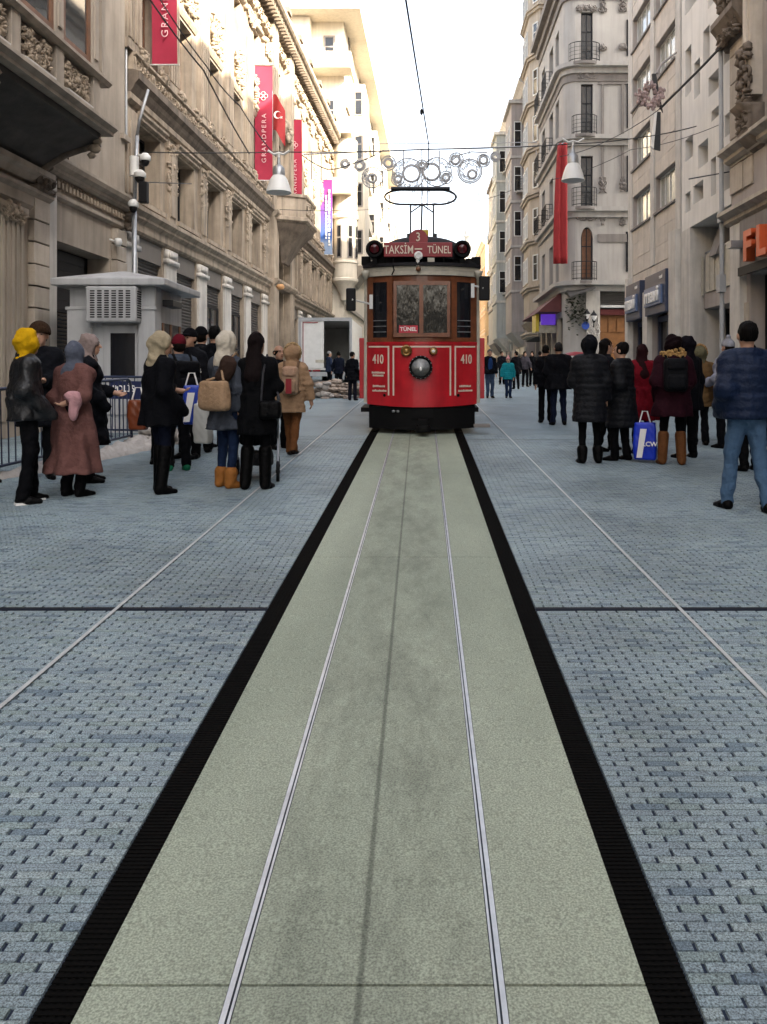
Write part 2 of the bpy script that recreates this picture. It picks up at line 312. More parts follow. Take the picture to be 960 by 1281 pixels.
def make_pavement(name, side, edge, lim):
    base = MB(); Y0, Y1 = -1.0, 14.0
    if side < 0: strip(base, lambda y: lim(y), edge, Y0, Y1, .004, 6)
    else: strip(base, edge, lambda y: lim(y), Y0, Y1, .004, 6)
    root = struct(base.build(name, M['joint']))
    rnd = random.Random(5 + side); proto = {}; joined = MB(); cand = []
    row = .034; n = int((Y1 - 1.2) / row)
    for i in range(n):
        y0 = 1.2 + i * row; y1 = y0 + row - .0018; ym = (y0 + y1) / 2
        if abs(ym - YJ) < .03: continue
        e = edge(ym); l = abs(lim(ym) - e); x = -(i % 2) * .057 + rnd.uniform(-.0025, .0025)
        while x < l:
            w = .114 if rnd.random() > .07 else .228
            xa, xb = max(x, .0015), x + w - .0092
            x += w
            if xb - xa < .012: continue
            h = .0075 + rnd.uniform(-.0007, .0007)
            cand.append((e + side * xa, e + side * xb, y0, y1, h, w if abs((xb - xa) - (w - .0092)) < 1e-6 else None))
    def tile(mb, xa, xb, y0, y1, zb, zt, c=.0016):
        if xa > xb: xa, xb = xb, xa
        s = SL
        q = [(xa, y0, zb), (xb, y0, zb), (xb, y1, zb + s * (y1 - y0)), (xa, y1, zb + s * (y1 - y0))]
        t = [(xa + c, y0 + c, zt + s * c), (xb - c, y0 + c, zt + s * c), (xb - c, y1 - c, zt + s * (y1 - y0 - c)), (xa + c, y1 - c, zt + s * (y1 - y0 - c))]
        mb.add(q + t, [(4, 5, 6, 7), (0, 1, 5, 4), (1, 2, 6, 5), (2, 3, 7, 6), (3, 0, 4, 7)])
    def inframe(c):
        x = (c[0] + c[1]) / 2; y = c[2]; px = CX + x * F / y; py = HY - F * SL + F * CH / y
        return 8 < px < 952 and py < 1279
    single = [c for c in cand if c[5] and inframe(c)][:300]; ss = set(id(c) for c in single)
    for c in cand:
        if id(c) in ss:
            k = round(c[5], 2)
            if k not in proto:
                m = MB(); w = c[5] - .0092; tile(m, -w / 2, w / 2, 0, c[3] - c[2], 0, .0075); proto[k] = m.mesh('paver', M['pave'])
            o = obj('paver', proto[k], root, loc=((c[0] + c[1]) / 2, c[2], gz(c[2]) + .004 + (c[4] - .0092)))
        else: tile(joined, c[0], c[1], c[2], c[3], gz(c[2]) + .004, gz(c[2]) + .004 + c[4])
    joined.build('pavers', M['pave'], root, kind='stuff')
    return root
make_pavement('pavement_left', -1, lambda y: blkL(y) - .002, lambda y: -.60 * y - 1.6)
make_pavement('pavement_right', 1, lambda y: blkR(y) + .002, lambda y: .50 * y + 1.6)
# track bed in slabs with open joints
tb = MB(); strip(tb, lambda y: blkL(y), lambda y: blkR(y), -4, 90, .0045, 10); bed = struct(tb.build('track_bed', M['groove']))
js = [-2.0 + 3.87 * k for k in range(0, 24)]
for a, b in zip(js[:-1], js[1:]):
    for fa, fb in ((bedL, lambda y: railL(y) - .015), (lambda y: railL(y) + .0135, lambda y: railR(y) - .0135), (lambda y: railR(y) + .015, bedR)):
        s = MB(); a2, b2 = a + .004, b - .004
        c8 = [(fa(a2), a2, gz(a2) + .005), (fb(a2), a2, gz(a2) + .005), (fb(b2), b2, gz(b2) + .005), (fa(b2), b2, gz(b2) + .005)]
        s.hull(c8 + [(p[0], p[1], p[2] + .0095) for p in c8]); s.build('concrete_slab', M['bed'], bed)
for fr_, sg in ((railL, 1), (railR, -1)):
    t = struct_root = MB()
    for (o0, o1, dz) in ((-.013, .0, .0165), (.005, .011, .0155)):
        strip(t, lambda y, o0=o0: fr_(y) + (o0 if sg > 0 else -o1 if False else -o1 if sg < 0 else 0), lambda y, o1=o1, o0=o0: fr_(y) + (o1 if sg > 0 else -o0), -3.5, 90, dz, 8)
        strip(t, lambda y, o0=o0: fr_(y) + (o0 if sg > 0 else -o0), lambda y, o0=o0: fr_(y) + (o0 if sg > 0 else -o0) + .0005, -3.5, 90, dz - .006, 8)
    o = t.build('rail', M['rail'])
    tag(o, 'shiny grooved tram rail in green concrete, on the ' + ('kiosk side' if sg > 0 else 'shoe shop side') + ' of the dark line', 'rail', 'tram rails')
for fa, fb, lab in ((blkL, bedL, 'kiosk'), (bedR, blkR, 'shopfront')):
    root = thing('rubber_edge_strip', 'black ribbed rubber strip edging the concrete track bed on the %s side' % lab, 'edge strip', (fa(4), 4, gz(4)), group='strips edging the track bed')
    s = MB(); strip(s, lambda y: fa(y) + .002, lambda y: fb(y) - .002, -1, 40, .008, 8); s.build('strip_base', M['rubber'], root, world=True)
    s = MB()
    for k in range(5):
        u0, u1 = .04 + k * .19, .04 + k * .19 + .12
        strip(s, lambda y: fa(y) + (fb(y) - fa(y)) * u0, lambda y: fa(y) + (fb(y) - fa(y)) * u1, -1, 30, .0125, 6)
    s.build('long_ribs', M['rubber'], root, world=True)
    s = MB(); y = 1.3
    while y < 14.5:
        a, b = fa(y), fb(y); d = (b - a)
        c8 = [(a + .03 * d, y, gz(y) + .012), (b - .03 * d, y, gz(y) + .012), (b - .03 * d, y + .011, gz(y) + .012), (a + .03 * d, y + .011, gz(y) + .012)]
        s.hull(c8 + [(p[0], p[1], p[2] + .0025) for p in c8]); y += .018
    s.build('cross_ribs', M['rubber'], root, world=True, kind='stuff')
for fw, lab in ((whL, 'beneath the crowd waiting by the kiosk'), (whR, 'passing the shoppers in black puffer coats')):
    s = MB(); strip(s, lambda y: fw(y) - .011, lambda y: fw(y) + .011, -1, 60, .019, 8)
    tag(s.build('marker_strip', M['lineW']), 'thin pale metal strip in the setts ' + lab, 'paving strip', 'pale strips along the street')
for sd_, fa, fb in ((0, lambda y: -9, blkL), (1, blkR, lambda y: 9)):
    for yy, w, lab in ((YJ, .012, 'wide'), (G(480, 551).y, .012, 'faint')):
        s = MB(); strip(s, fa, fb, yy - w, yy + w, .0165)
        tag(s.build('drain_slot', M['black']), 'black drain slot crossing the setts on the %s side, %s' % (('kiosk', 'shopfront')[sd_], ('well before the tram' if lab == 'wide' else "level with the tram's nose")), 'drain', 'drain slots across the paving')
# ------------------------------------------------------------------ building tools (facade frame: x along the wall, -y towards the street, z up)
def wall(mb, x0, x1, z0, z1, holes, y=0., back=9., body=True):
    xs = sorted({x0, x1, *[h[0] for h in holes], *[h[1] for h in holes]}); xs = [x for x in xs if x0 <= x <= x1]
    zs = sorted({z0, z1, *[h[2] for h in holes], *[h[3] for h in holes]}); zs = [z for z in zs if z0 <= z <= z1]
    for i in range(len(xs) - 1):
        k = 0
        while k < len(zs) - 1:
            cx = (xs[i] + xs[i + 1]) / 2
            inh = lambda kk: any(h[0] < cx < h[1] and h[2] < (zs[kk] + zs[kk + 1]) / 2 < h[3] for h in holes)
            if inh(k): k += 1; continue
            j = k
            while j + 1 < len(zs) - 1 and not inh(j + 1): j += 1
            mb.quad((xs[i], y, zs[k]), (xs[i + 1], y, zs[k]), (xs[i + 1], y, zs[j + 1]), (xs[i], y, zs[j + 1])); k = j + 1
    for h in holes:
        a, b, c, d = h[:4]; e = y + (h[4] if len(h) > 4 else .3)
        mb.quad((a, y, c), (a, y, d), (a, e, d), (a, e, c)); mb.quad((b, y, c), (b, e, c), (b, e, d), (b, y, d))
        mb.quad((a, y, d), (b, y, d), (b, e, d), (a, e, d)); mb.quad((a, y, c), (a, e, c), (b, e, c), (b, y, c))
    if body:
        B = y + back
        mb.quad((x0, y, z0), (x0, y, z1), (x0, B, z1), (x0, B, z0)); mb.quad((x1, y, z0), (x1, B, z0), (x1, B, z1), (x1, y, z1))
        mb.quad((x0, y, z1), (x1, y, z1), (x1, B, z1), (x0, B, z1)); mb.quad((x0, B, z0), (x0, B, z1), (x1, B, z1), (x1, B, z0))
        mb.quad((x0, y + 1.2, z0), (x1, y + 1.2, z0), (x1, y + 1.2, z1), (x0, y + 1.2, z1))
    return mb
WC = {}
def window(par, x0, x1, z0, z1, y, fm, gm, nx=1, nz=2, fw=.06, sill=None, name='window', fd=.05):
    w, h = round(x1 - x0, 2), round(z1 - z0, 2); key = (w, h, fm.name, gm.name, nx, nz, fw)
    if key not in WC:
        m = MB(); m.box(0, w, 0, fd, 0, fw); m.box(0, w, 0, fd, h - fw, h); m.box(0, fw, 0, fd, fw, h - fw); m.box(w - fw, w, 0, fd, fw, h - fw)
        bw = fw * .7
        for i in range(1, nx): c = w * i / nx; m.box(c - bw / 2, c + bw / 2, .004, fd - .004, fw, h - fw)
        for i in range(1, nz):
            c = h * (1 - .36 * i) if nz == 2 else h * i / nz
            m.box(fw, w - fw, .008, fd - .008, c - bw / 2, c + bw / 2)
        g = MB(); g.box(0, w / nx - bw, 0, .012, 0, h - 2 * fw)
        WC[key] = (m.mesh('window', fm), g.mesh('pane', gm))
    a, b = WC[key]; o = obj(name, a, par, loc=(x0, y, z0))
    bw = fw * .7
    for i in range(nx):
        obj('pane', b, o, loc=(w * i / nx + (fw if i == 0 else bw / 2) * .8, fd * .55, fw))
    if sill:
        m = MB(); m.box(-.08, w + .08, -sill[0], .0, -.1, -.003); m.build('sill', sill[1], o)
    return o
def mould(mb, x0, x1, prof, y=0.):      # prof: list of (projection, z) closed against the wall
    z0, z1 = prof[0][1], prof[-1][1]
    mb.ex([(y + .05, z0)] + [(y - p, z) for p, z in prof] + [(y + .05, z1)], x0, x1); return mb
def leaf(mb, c, r, d, a):
    ca, sa = math.cos(a), math.sin(a); vs = []
    for v in ICO_V:
        x, y, z = v[0] * r * 1.5, v[1] * d, v[2] * r * .55; vs.append((c[0] + x * ca - z * sa, c[1] + y, c[2] + x * sa + z * ca))
    mb.add(vs, ICO_F)
def carve(mb, x0, x1, z0, z1, y, n, rnd, s=.08, d=.06):
    """mirrored scrolls, leaves and beads that fill a panel; long bands repeat one motif"""
    L = x1 - x0; reps = max(1, round(L / 1.25)) if L > 2.2 else 1; w = L / reps; n = max(6, int(n / reps * 1.5)); s *= .72; els = []
    for i in range(max(1, n // 9)):
        els.append(('r', rnd.uniform(.05, .42) * w, rnd.uniform(.15, .85), s * rnd.uniform(.8, 1.5), 0))
    for i in range(n // 2):
        els.append(('l', rnd.uniform(.0, .48) * w, rnd.random(), s * rnd.uniform(.5, 1.2), rnd.uniform(0, 3.14)))
    for k in range(reps):
        cx = x0 + w * (k + .5); mb.blob((cx, y - d * .4, z0 + (z1 - z0) * .55), (s * 1.2, d * 1.2, s * 1.5))
        for t, u, v, r, an in els:
            for sg in (-1, 1):
                p = (cx + sg * u, y - d * .25, z0 + (z1 - z0) * v)
                if t == 'r': mb.ring(p, r, r * .34, 'y', 9, 4)
                else: leaf(mb, p, r, d * .9, an if sg > 0 else math.pi - an)
    return mb
def arch_fill(mb, x0, x1, zs, zt, y, dep, n=8):     # fills the two corners above a round arch inside a rectangular hole
    cx, r = (x0 + x1) / 2, (x1 - x0) / 2; hh = zt - zs
    for sgn in (-1, 1):
        pts = [(cx + sgn * r * math.cos(a), zs + hh * math.sin(a)) for a in [math.pi / 2 * i / n for i in range(n + 1)]] + [(cx + sgn * r, zt)]
        mb.ey(pts if sgn < 0 else pts[::-1], y + .004, y + dep)
def railing(par, pts, h, mat=None, step=.13, name='railing', belly=0.):
    m = MB(); mat = mat or M['iron']; pts = [Vector(p) for p in pts]
    for dz in (h, h * .12): m.tube([p + Vector((0, 0, dz)) for p in pts], .018, 5)
    for a, b in zip(pts[:-1], pts[1:]):
        n = max(1, int((b - a).length / step))
        for i in range(n + 1):
            p = a.lerp(b, i / n); m.tube([p, p + Vector((0, 0, h))], .009, 4)
        for q in (.35, .55, .75): m.tube([a + Vector((0, 0, h * q)), b + Vector((0, 0, h * q))], .007, 4)
    return m.build(name, mat, par)
def corbel(mb, x0, x1, y, z, dep, h):
    pr = []
    for i in range(9):
        t = i / 8; pr.append((y - dep * (1 - t) ** .6 * (1 - .25 * math.sin(t * 6.28)), z - h * t))
    mb.ex([(y + .02, z)] + pr + [(y + .02, z - h)], x0, x1)
def text(name, s, size, mat, par, loc, rot=(R(90), 0, 0), ex=.01, bold=.0, align='CENTER', sx=1., world=False, sp=1.):
    c = bpy.data.curves.new(name, 'FONT'); c.body = s; c.size = size; c.extrude = ex; c.offset = bold; c.align_x = align; c.align_y = 'CENTER'; c.resolution_u = 3; c.space_character = sp
    t = bpy.data.objects.new(name + '_c', c); COL.objects.link(t); bpy.context.view_layer.update()
    me = bpy.data.meshes.new_from_object(t); bpy.data.objects.remove(t); me.materials.clear(); me.materials.append(mat); me.name = name
    o = obj(name, me, par, world); o.location = loc; o.rotation_euler = rot; o.scale = (sx, 1, 1); return o
LROT = R(90) - math.atan(.032)
def Ly(px): return 7.6 / ((CX - px) / F + .032) * 1.0005      # facade coordinate from a pixel column, left row
def Lz(px, py): return CH + (HY - py) * Ly(px) / F
def Ry(px, X=7.): return X * F / (px - CX)
def Rz(px, py, X=7.): return CH + (HY - py) * Ry(px, X) / F

# ------------------------------------------------------------------ L1: corner house with the overhanging bay
rnd = random.Random(3)
b = thing('ornate_house', 'tan stone house with carved overhanging bay and brown-framed windows beside the kiosk', 'building', (-7.6, 0, 0), (0, 0, LROT))
m = MB(); holes = [(15.4, 17.9, 0, 4.2, .55), (12.2, 13.2, 0, 4.6, .4), (9.2, 11.6, 0, 4.6, .4), (5.2, 8.2, 0, 4.6, .4), (0.5, 3.6, 0, 4.6, .4), (-4.5, -1.5, 0, 4.6, .4)]
for z in (11.2, 15.0):
    holes += [(x, x + 1.1, z, z + 2.3, .3) for x in (-5, -2, 1, 4, 7, 10, 12.6)]
wall(m, -8, 18.72, -1, 19.5, holes); m.build('wall', M['lplain'], b)
for h in holes[6:]: window(b, h[0], h[1], h[2], h[3], .2, M['wood'], M['glass'], 2, 2)
m = MB(); m.box(15.4, 17.9, .5, .6, 0, 4.2); m.build('doorway_back', M['black'], b)
m = MB(); m.box(15.45, 17.5, .4, .46, 2.9, 4.15)
for k in range(6): m.box(15.45, 17.5, .385, .4, 2.95 + k * .2, 3.1 + k * .2)
m.build('door_transom', M['iron'], b)
m = MB()
for k in range(34): m.ex([(.44, .2 + k * .08), (.41, .24 + k * .08), (.44, .275 + k * .08)], 15.42, 17.86)
m.build('roller_shutter', M['glassb'], b)
for h in holes[1:6]:
    m = MB(); m.box(h[0], h[1], h[4] - .05, h[4], h[2], h[3]); m.build('shop_glazing', M['glass'], b)
    m = MB(); m.box(h[0], h[1], h[4] - .12, h[4] - .05, 3.6, 3.75); m.box(h[0], h[0] + .1, h[4] - .12, h[4] - .05, 0, h[3]); m.box(h[1] - .1, h[1], h[4] - .12, h[4] - .05, 0, h[3]); m.build('shop_frame', M['wood'], b)
# smooth tall pilaster beyond the bay, rusticated strips, fluted pilaster
m = MB(); m.box(15.75, 18.45, -.12, .02, 5.75, 18); m.box(18.2, 18.6, -.2, -.1, 7.0, 7.12); m.build('pilaster', M['lplain'], b)
m = MB(); m.box(16.0, 16.25, -.17, -.11, 8.3, 8.75); carve(m, 15.95, 16.3, 8.15, 8.7, -.15, 16, rnd, .06, .05); m.build('carved_boss', M['lcarve'], b, True, kind='stuff')
def rustic(x0, x1, z0, z1, h=.4):
    z = z0
    while z < z1 - .05:
        q = MB(); q.box(x0, x1, -.13 + rnd.uniform(-.012, .012), .02, z + .014, min(z + h, z1) - .014); q.build('stone_block', M['rstone'], b, bevel=.012); z += h
rustic(14.42, 14.98, .4, 4.9); rustic(18.0, 18.55, .6, 4.95, .36)
m = MB(); m.box(15.02, 15.3, -.1, .02, 0, 5.3); m.build('pier_edge', M['pale'], b)
m = MB(); m.box(13.25, 14.05, -.14, .02, 0, 4.35)
for k in range(5): m.box(13.31 + k * .15, 13.39 + k * .15, -.17, -.139, .8, 4.3)
m.build('fluted_pilaster', M['lplain'], b)
m = MB(); m.box(13.2, 14.1, -.2, .02, 4.36, 4.5); carve(m, 13.25, 14.05, 4.2, 4.5, -.16, 26, rnd, .07, .07); m.build('capital', M['lcarve'], b, True)
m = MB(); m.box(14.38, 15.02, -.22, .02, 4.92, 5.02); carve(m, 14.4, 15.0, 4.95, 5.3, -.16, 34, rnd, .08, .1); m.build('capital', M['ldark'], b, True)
m = MB()
mould(m, -8, 15.0, [(.05, 4.55), (.12, 4.62), (.12, 4.8), (.2, 4.86), (.2, 4.93)]); mould(m, -8, 14.9, [(.1, 5.05), (.2, 5.15), (.28, 5.2), (.28, 5.3)])
m.build('lintel_moulding', M['lplain'], b)
m = MB(); mould(m, 15.05, 18.72, [(.04, 4.98), (.1, 5.02), (.1, 5.1)]); mould(m, 15.05, 18.7, [(.1, 5.42), (.16, 5.46), (.16, 5.52), (.26, 5.58), (.3, 5.66), (.3, 5.72)])
m.build('cornice', M['lplain'], b)
m = MB()
for k in range(22): m.box(15.2 + k * .155, 15.28 + k * .155, -.1, .0, 5.2, 5.32)
for k in range(30): m.blob((15.15 + k * .115, -.03, 5.38), (.04, .03, .04))
m.build('dentil_band', M['lcarve'], b, kind='stuff')
m = MB(); m.blob((18.55, -.25, 5.25), (.2, .2, .12)); m.blob((18.55, -.2, 5.05), (.14, .16, .12)); carve(m, 18.4, 18.7, 4.95, 5.3, -.22, 14, rnd, .07, .08); m.build('end_corbel', M['ldark'], b, True)
# the bay: coved soffit, slab, carved parapet panels, window band
B0, B1, BP = 2.0, 14.68, 1.25
m = MB(); pr = [(0.02, 5.32), (-.12, 5.34), (-.3, 5.46), (-.55, 5.62), (-.85, 5.72), (-1.1, 5.8), (-BP, 5.86), (-BP, 5.98), (.02, 5.98)]
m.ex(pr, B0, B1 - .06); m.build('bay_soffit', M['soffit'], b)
m = MB(); rail = [(-.02, 5.2), (-.14, 5.36), (-.32, 5.5), (-.56, 5.64), (-.86, 5.74), (-1.12, 5.8), (-1.2, 5.84)]
m.tube([(B1 - .02, y, z - .02) for y, z in rail], .075, 8); m.build('bracket', M['ldark'], b, True)
for x in (B1 - .1, 11.3, 8.0, 4.6):
    m = MB(); m.blob((x, -1.16, 5.7), (.1, .12, .1)); m.blob((x, -1.2, 5.84), (.09, .1, .08)); m.blob((x, -1.1, 5.58), (.08, .08, .07)); m.build('scroll_boss', M['lcarve'], b, True)
m = MB(); m.ex([(-.9, 5.985), (-BP - .16, 5.985), (-BP - .16, 6.04), (-BP - .24, 6.1), (-BP - .24, 6.16), (-BP - .06, 6.2), (-.9, 6.2)], B0, B1 + .14)
m.box(B1 - .1, B1 + .14, -BP - .1, 0, 5.99, 6.19); m.build('bay_ledge', M['lplain'], b)
m = MB(); m.box(B0, B1, -BP + .04, -.02, 6.2, 13.5) ; m.build('bay_body', M['lplain'], b)
m = MB(); m.ex([(-BP + .05, 6.86), (-BP - .1, 6.86), (-BP - .16, 6.92), (-BP - .16, 6.97), (-BP - .06, 7.0), (-BP - .06, 7.06), (-BP + .05, 7.06)], B0, B1 + .08); m.build('parapet_rail', M['lplain'], b)
pitch = 1.32; k = 0; x = B1 - .42
while x - pitch > B0:
    xa, xb = x - pitch, x
    m = MB(); m.box(xb - .1, xb + .16, -BP - .07, -BP + .05, 6.21, 6.86); m.build('parapet_post', M['lplain'], b, bevel=.01)
    m = MB(); m.box(xa + .2, xb - .14, -BP + .01, -BP + .045, 6.26, 6.84); m.build('panel_back', M['ldark'], b); m = MB(); carve(m, xa + .24, xb - .18, 6.36, 6.76, -BP - .005, 70, rnd, .065, .06); m.build('carved_panel', M['lcarve'], b, True, kind='stuff')  # panel backing coloured dark to deepen the shade behind the carving
    m = MB(); m.ex([(-BP + .05, 6.23), (-BP - .12, 6.23), (-BP - .12, 6.28), (-BP + .0, 6.33)], xa + .24, xb - .2); m.build('panel_sill', M['pale'], b)
    window(b, xa + .2, xb - .1, 7.07, 10.2, -BP - .02, M['wood'], M['glass'], 1, 1, .1)
    m = MB(); m.box(xb - .085, xb + .185, -BP - .045, -BP + .05, 7.07, 13.4); m.box(xb - .02, xb + .12, -BP - .075, -BP - .04, 7.2, 10.2); m.build('bay_pier', M['lplain'], b)
    x -= pitch
m = MB(); m.box(B1 - .1, B1 + .04, -BP - .04, -.03, 7.07, 13.3); m.build('bay_corner_pier', M['lplain'], b)
m = MB(); m.ex([(-.9, 10.3), (-BP - .1, 10.3), (-BP - .2, 10.5), (-.9, 10.6)], B0, B1 + .1); m.ex([(-.5, 13.5), (-BP - .3, 13.5), (-BP - .4, 13.75), (-.5, 13.8)], B0, B1 + .2); m.build('bay_cornice', M['lplain'], b)

# ------------------------------------------------------------------ L2: the long carved arcade building
rnd = random.Random(8)
b = thing('arcade_building', 'long carved tan stone building with roller shutters and crimson banners', 'building', (-7.6, 0, 0), (0, 0, LROT))
piers = [18.95 + 2.77 * k for k in range(6)]; bays = [(piers[i] + .5, piers[i + 1] - .5) for i in range(5)]
PA, PB = 33.3, 37.7
p2 = [PB + .3 + 2.6 * k for k in range(6)]; bays2 = [(p2[i] + .45, p2[i + 1] - .45) for i in range(5)]
L2E = 51.2; holes = []
for (a, c) in bays + bays2:
    mid = (a + c) / 2
    holes += [(a, c, 0, 5.02, .2), (mid - .72, mid + .72, 5.95, 7.75, .5), (mid - .52, mid + .52, 9.42, 11.7, .42), (mid - .24, mid + .24, 12.45, 13.0, .3), (mid - .5, mid + .5, 13.5, 15.2, .35)]
pm_ = (PA + PB) / 2
holes += [(pm_ - 1.1, pm_ + 1.1, 0, 7.6, .6), (pm_ - .6, pm_ + .6, 9.6, 12.0, .4), (pm_ - .6, pm_ + .6, 13.3, 15.2, .4)]
m = MB(); wall(m, 18.74, L2E, -1, 16.6, holes, back=8); arch_fill(m, pm_ - 1.1, pm_ + 1.1, 6.5, 7.6, 0, .55); m.build('wall', M['lstone'], b)
for i, (a, c) in enumerate(bays + bays2):
    mid = (a + c) / 2; glazed = i in (2, 3, 6, 8)
    m = MB(); m.box(a + .02, c - .02, .03, .19, 4.5, 5.0); m.build('shutter_housing', M['shutterbox'], b)
    sh = MB(); zb = 3.9 if glazed else .3; z = zb
    while z < 4.45: sh.ex([(.16, z), (.12, z + .035), (.12, z + .05), (.16, z + .085)], a + .02, c - .02); z += .092
    sh.box(a, c, .16, .19, zb, 4.5); sh.build('roller_shutter', M['shutter'], b)
    if glazed: window(b, a + .05, c - .05, .3, 3.88, .1, M['iron'], M['glassb'], 2, 2, .08, name='shop_window')
    window(b, mid - .72, mid + .72, 5.95, 7.75, .42, M['iron'], M['glassb'], 2, 2, .06)
    window(b, mid - .52, mid + .52, 9.42, 11.7, .34, M['wood'], M['glass'], 2, 2, .06)
    window(b, mid - .24, mid + .24, 12.45, 13.0, .25, M['wood'], M['glassb'], 1, 1, .05)
    window(b, mid - .5, mid + .5, 13.5, 15.2, .28, M['wood'], M['glass'], 2, 2, .06)
    # mezzanine lintel hood and keystone carving
    m = MB(); mould(m, mid - .95, mid + .95, [(.03, 7.8), (.1, 7.84), (.1, 7.9), (.16, 7.96), (.16, 8.02)]); m.build('window_lintel', M['lstone'], b)
    m = MB(); m.box(mid - .9, mid + .9, -.12, 0, 5.78, 5.9); m.build('window_sill', M['lstone'], b)
    m = MB(); carve(m, c + .18, c + .82, 6.5, 7.9, -.08, 34, rnd, .1, .07); m.build('carved_drop', M['lcarve'], b, True, kind='stuff')
    # piano nobile hood
    m = MB(); mould(m, mid - .8, mid + .8, [(.04, 11.78), (.07, 11.84), (.1, 11.92), (.1, 11.98)])
    m.ey([(mid - .78, 11.98), (mid + .78, 11.98), (mid + .3, 12.28), (mid - .3, 12.28)], -.08, .02); m.build('window_hood', M['lstone'], b)
    m = MB(); carve(m, mid - .65, mid + .65, 12.0, 13.25, -.1, 44, rnd, .12, .1); m.build('carved_crest', M['lcarve'], b, True, kind='stuff')
    m = MB(); mould(m, mid - .75, mid + .75, [(.04, 15.25), (.12, 15.3), (.18, 15.4)]); carve(m, mid - .6, mid + .6, 15.35, 15.75, -.06, 20, rnd, .1, .08); m.build('carved_crest', M['lcarve'], b, True, kind='stuff')
for x in piers + p2:
    m = MB(); m.box(x - .4, x + .4, -.07, .02, 0, 4.6); m.build('ground_pier', M['pale'], b)
    m = MB(); m.box(x - .46, x + .46, -.14, .02, 4.6, 4.72); m.box(x - .42, x + .42, -.1, .02, 4.725, 4.98); m.box(x - .3, x + .3, -.13, -.099, 4.78, 4.92); m.build('pier_capital', M['pale'], b, True)
    m = MB(); m.box(x - .42, x + .42, -.14, .02, 9.2, 15.2)
    for k in range(4): m.box(x - .34 + k * .19, x - .23 + k * .19, -.18, -.139, 9.5, 14.6)
    m.box(x - .48, x + .48, -.2, .0, 9.2, 9.42); m.build('fluted_pilaster', M['lstone'], b)
    m = MB(); m.box(x - .5, x + .5, -.24, .02, 15.2, 15.35); carve(m, x - .45, x + .45, 14.7, 15.3, -.18, 34, rnd, .11, .1); m.build('pilaster_capital', M['lcarve'], b, True, kind='stuff')
    m = MB(); m.box(x - .3, x + .3, -.1, .02, 5.7, 7.9); m.box(x - .2, x + .2, -.14, -.099, 5.9, 7.6); m.build('mezzanine_pilaster', M['lstone'], b)
for (xa, xb) in ((18.74, PA - .02), (PB + .02, L2E)):
    m = MB(); mould(m, xa, xb, [(.05, 5.04), (.1, 5.1), (.1, 5.3), (.2, 5.38), (.2, 5.44), (.3, 5.54), (.3, 5.64), (.1, 5.68)]); m.build('string_cornice', M['lstone'], b)
    m = MB(); mould(m, xa, xb, [(.05, 8.06), (.14, 8.12), (.14, 8.26)]); m.build('frieze', M['lstone'], b)
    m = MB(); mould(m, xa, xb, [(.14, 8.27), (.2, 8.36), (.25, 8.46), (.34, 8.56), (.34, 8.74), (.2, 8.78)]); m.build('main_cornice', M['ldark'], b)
    m = MB(); mould(m, xa, xb, [(.2, 8.79), (.2, 9.1), (.28, 9.14), (.28, 9.2), (.1, 9.22)])
    carve(m, xa, xb, 8.85, 9.08, -.2, int((xb - xa) * 9), rnd, .09, .05); m.build('carved_band', M['lcarve'], b, True, ang=35)
    x = xa + .6
    while x < xb:
        m = MB(); carve(m, x - .22, x + .22, 9.1, 9.42, -.2, 14, rnd, .1, .1); m.build('carved_boss', M['lcarve'], b, True, kind='stuff'); x += 1.38
# roof cornice with modillions
m = MB(); mould(m, 18.74, L2E, [(.1, 15.8), (.2, 15.9), (.2, 16.15), (.1, 16.2)]); carve(m, 18.8, L2E, 15.55, 16.1, -.2, 330, rnd, .11, .1); m.build('carved_frieze', M['lcarve'], b, True, ang=35)
m = MB(); mould(m, 18.74, L2E, [(.1, 16.5), (.7, 16.72), (.78, 16.8), (.78, 16.98), (.3, 17.1)]); m.build('roof_cornice', M['lstone'], b)
m = MB(); x = 18.9
while x < L2E: m.box(x, x + .13, -.62, -.1, 16.42, 16.66); x += .34
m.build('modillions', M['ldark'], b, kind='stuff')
m = MB(); x = 20.3
while x < L2E:
    m.box(x - .3, x + .3, -.84, -.5, 17.08, 17.3); x += 2.77
m.build('roof_acroteria', M['ldark'], b)
# entrance pavilion with canted balcony
m = MB(); m.box(PA, pm_ - 1.25, -.32, .02, 0, 16.4); m.box(pm_ + 1.25, PB, -.32, .02, 0, 16.4)
for xx in (PA + .1, pm_ + 1.35):
    for k in range(3): m.box(xx + .02 + k * .18, xx + .12 + k * .18, -.36, -.319, 9.6, 15)
m.build('pavilion_pier', M['lstone'], b)
m = MB()
for z in (5.45, 8.3, 16.45): mould(m, PA - .02, PB + .02, [(.3, z), (.42, z + .08), (.5, z + .18), (.5, z + .28)])
m.build('pavilion_cornice', M['lstone'], b)
def canted(dx, dp, z): return [(pm_ - 1.7 * dx, -.3, z), (pm_ - 1.1 * dx, -.3 - 1.15 * dp, z), (pm_ + 1.1 * dx, -.3 - 1.15 * dp, z), (pm_ + 1.7 * dx, -.3, z)]
def loft(mb, rings):
    n = len(rings[0]); vs = [p for r_ in rings for p in r_]; fs = [(i * n + k, i * n + k + 1, (i + 1) * n + k + 1, (i + 1) * n + k) for i in range(len(rings) - 1) for k in range(n - 1)]
    mb.add(vs, fs + [tuple(range(n - 1, -1, -1)), tuple(range((len(rings) - 1) * n, len(rings) * n))]); return mb
m = MB(); loft(m, [canted(.35, .1, 6.6), canted(.6, .45, 7.3), canted(.8, .75, 7.75), canted(.95, .95, 8.0), canted(1., 1., 8.2)]); m.build('balcony_corbel', M['ldark'], b, ang=30)
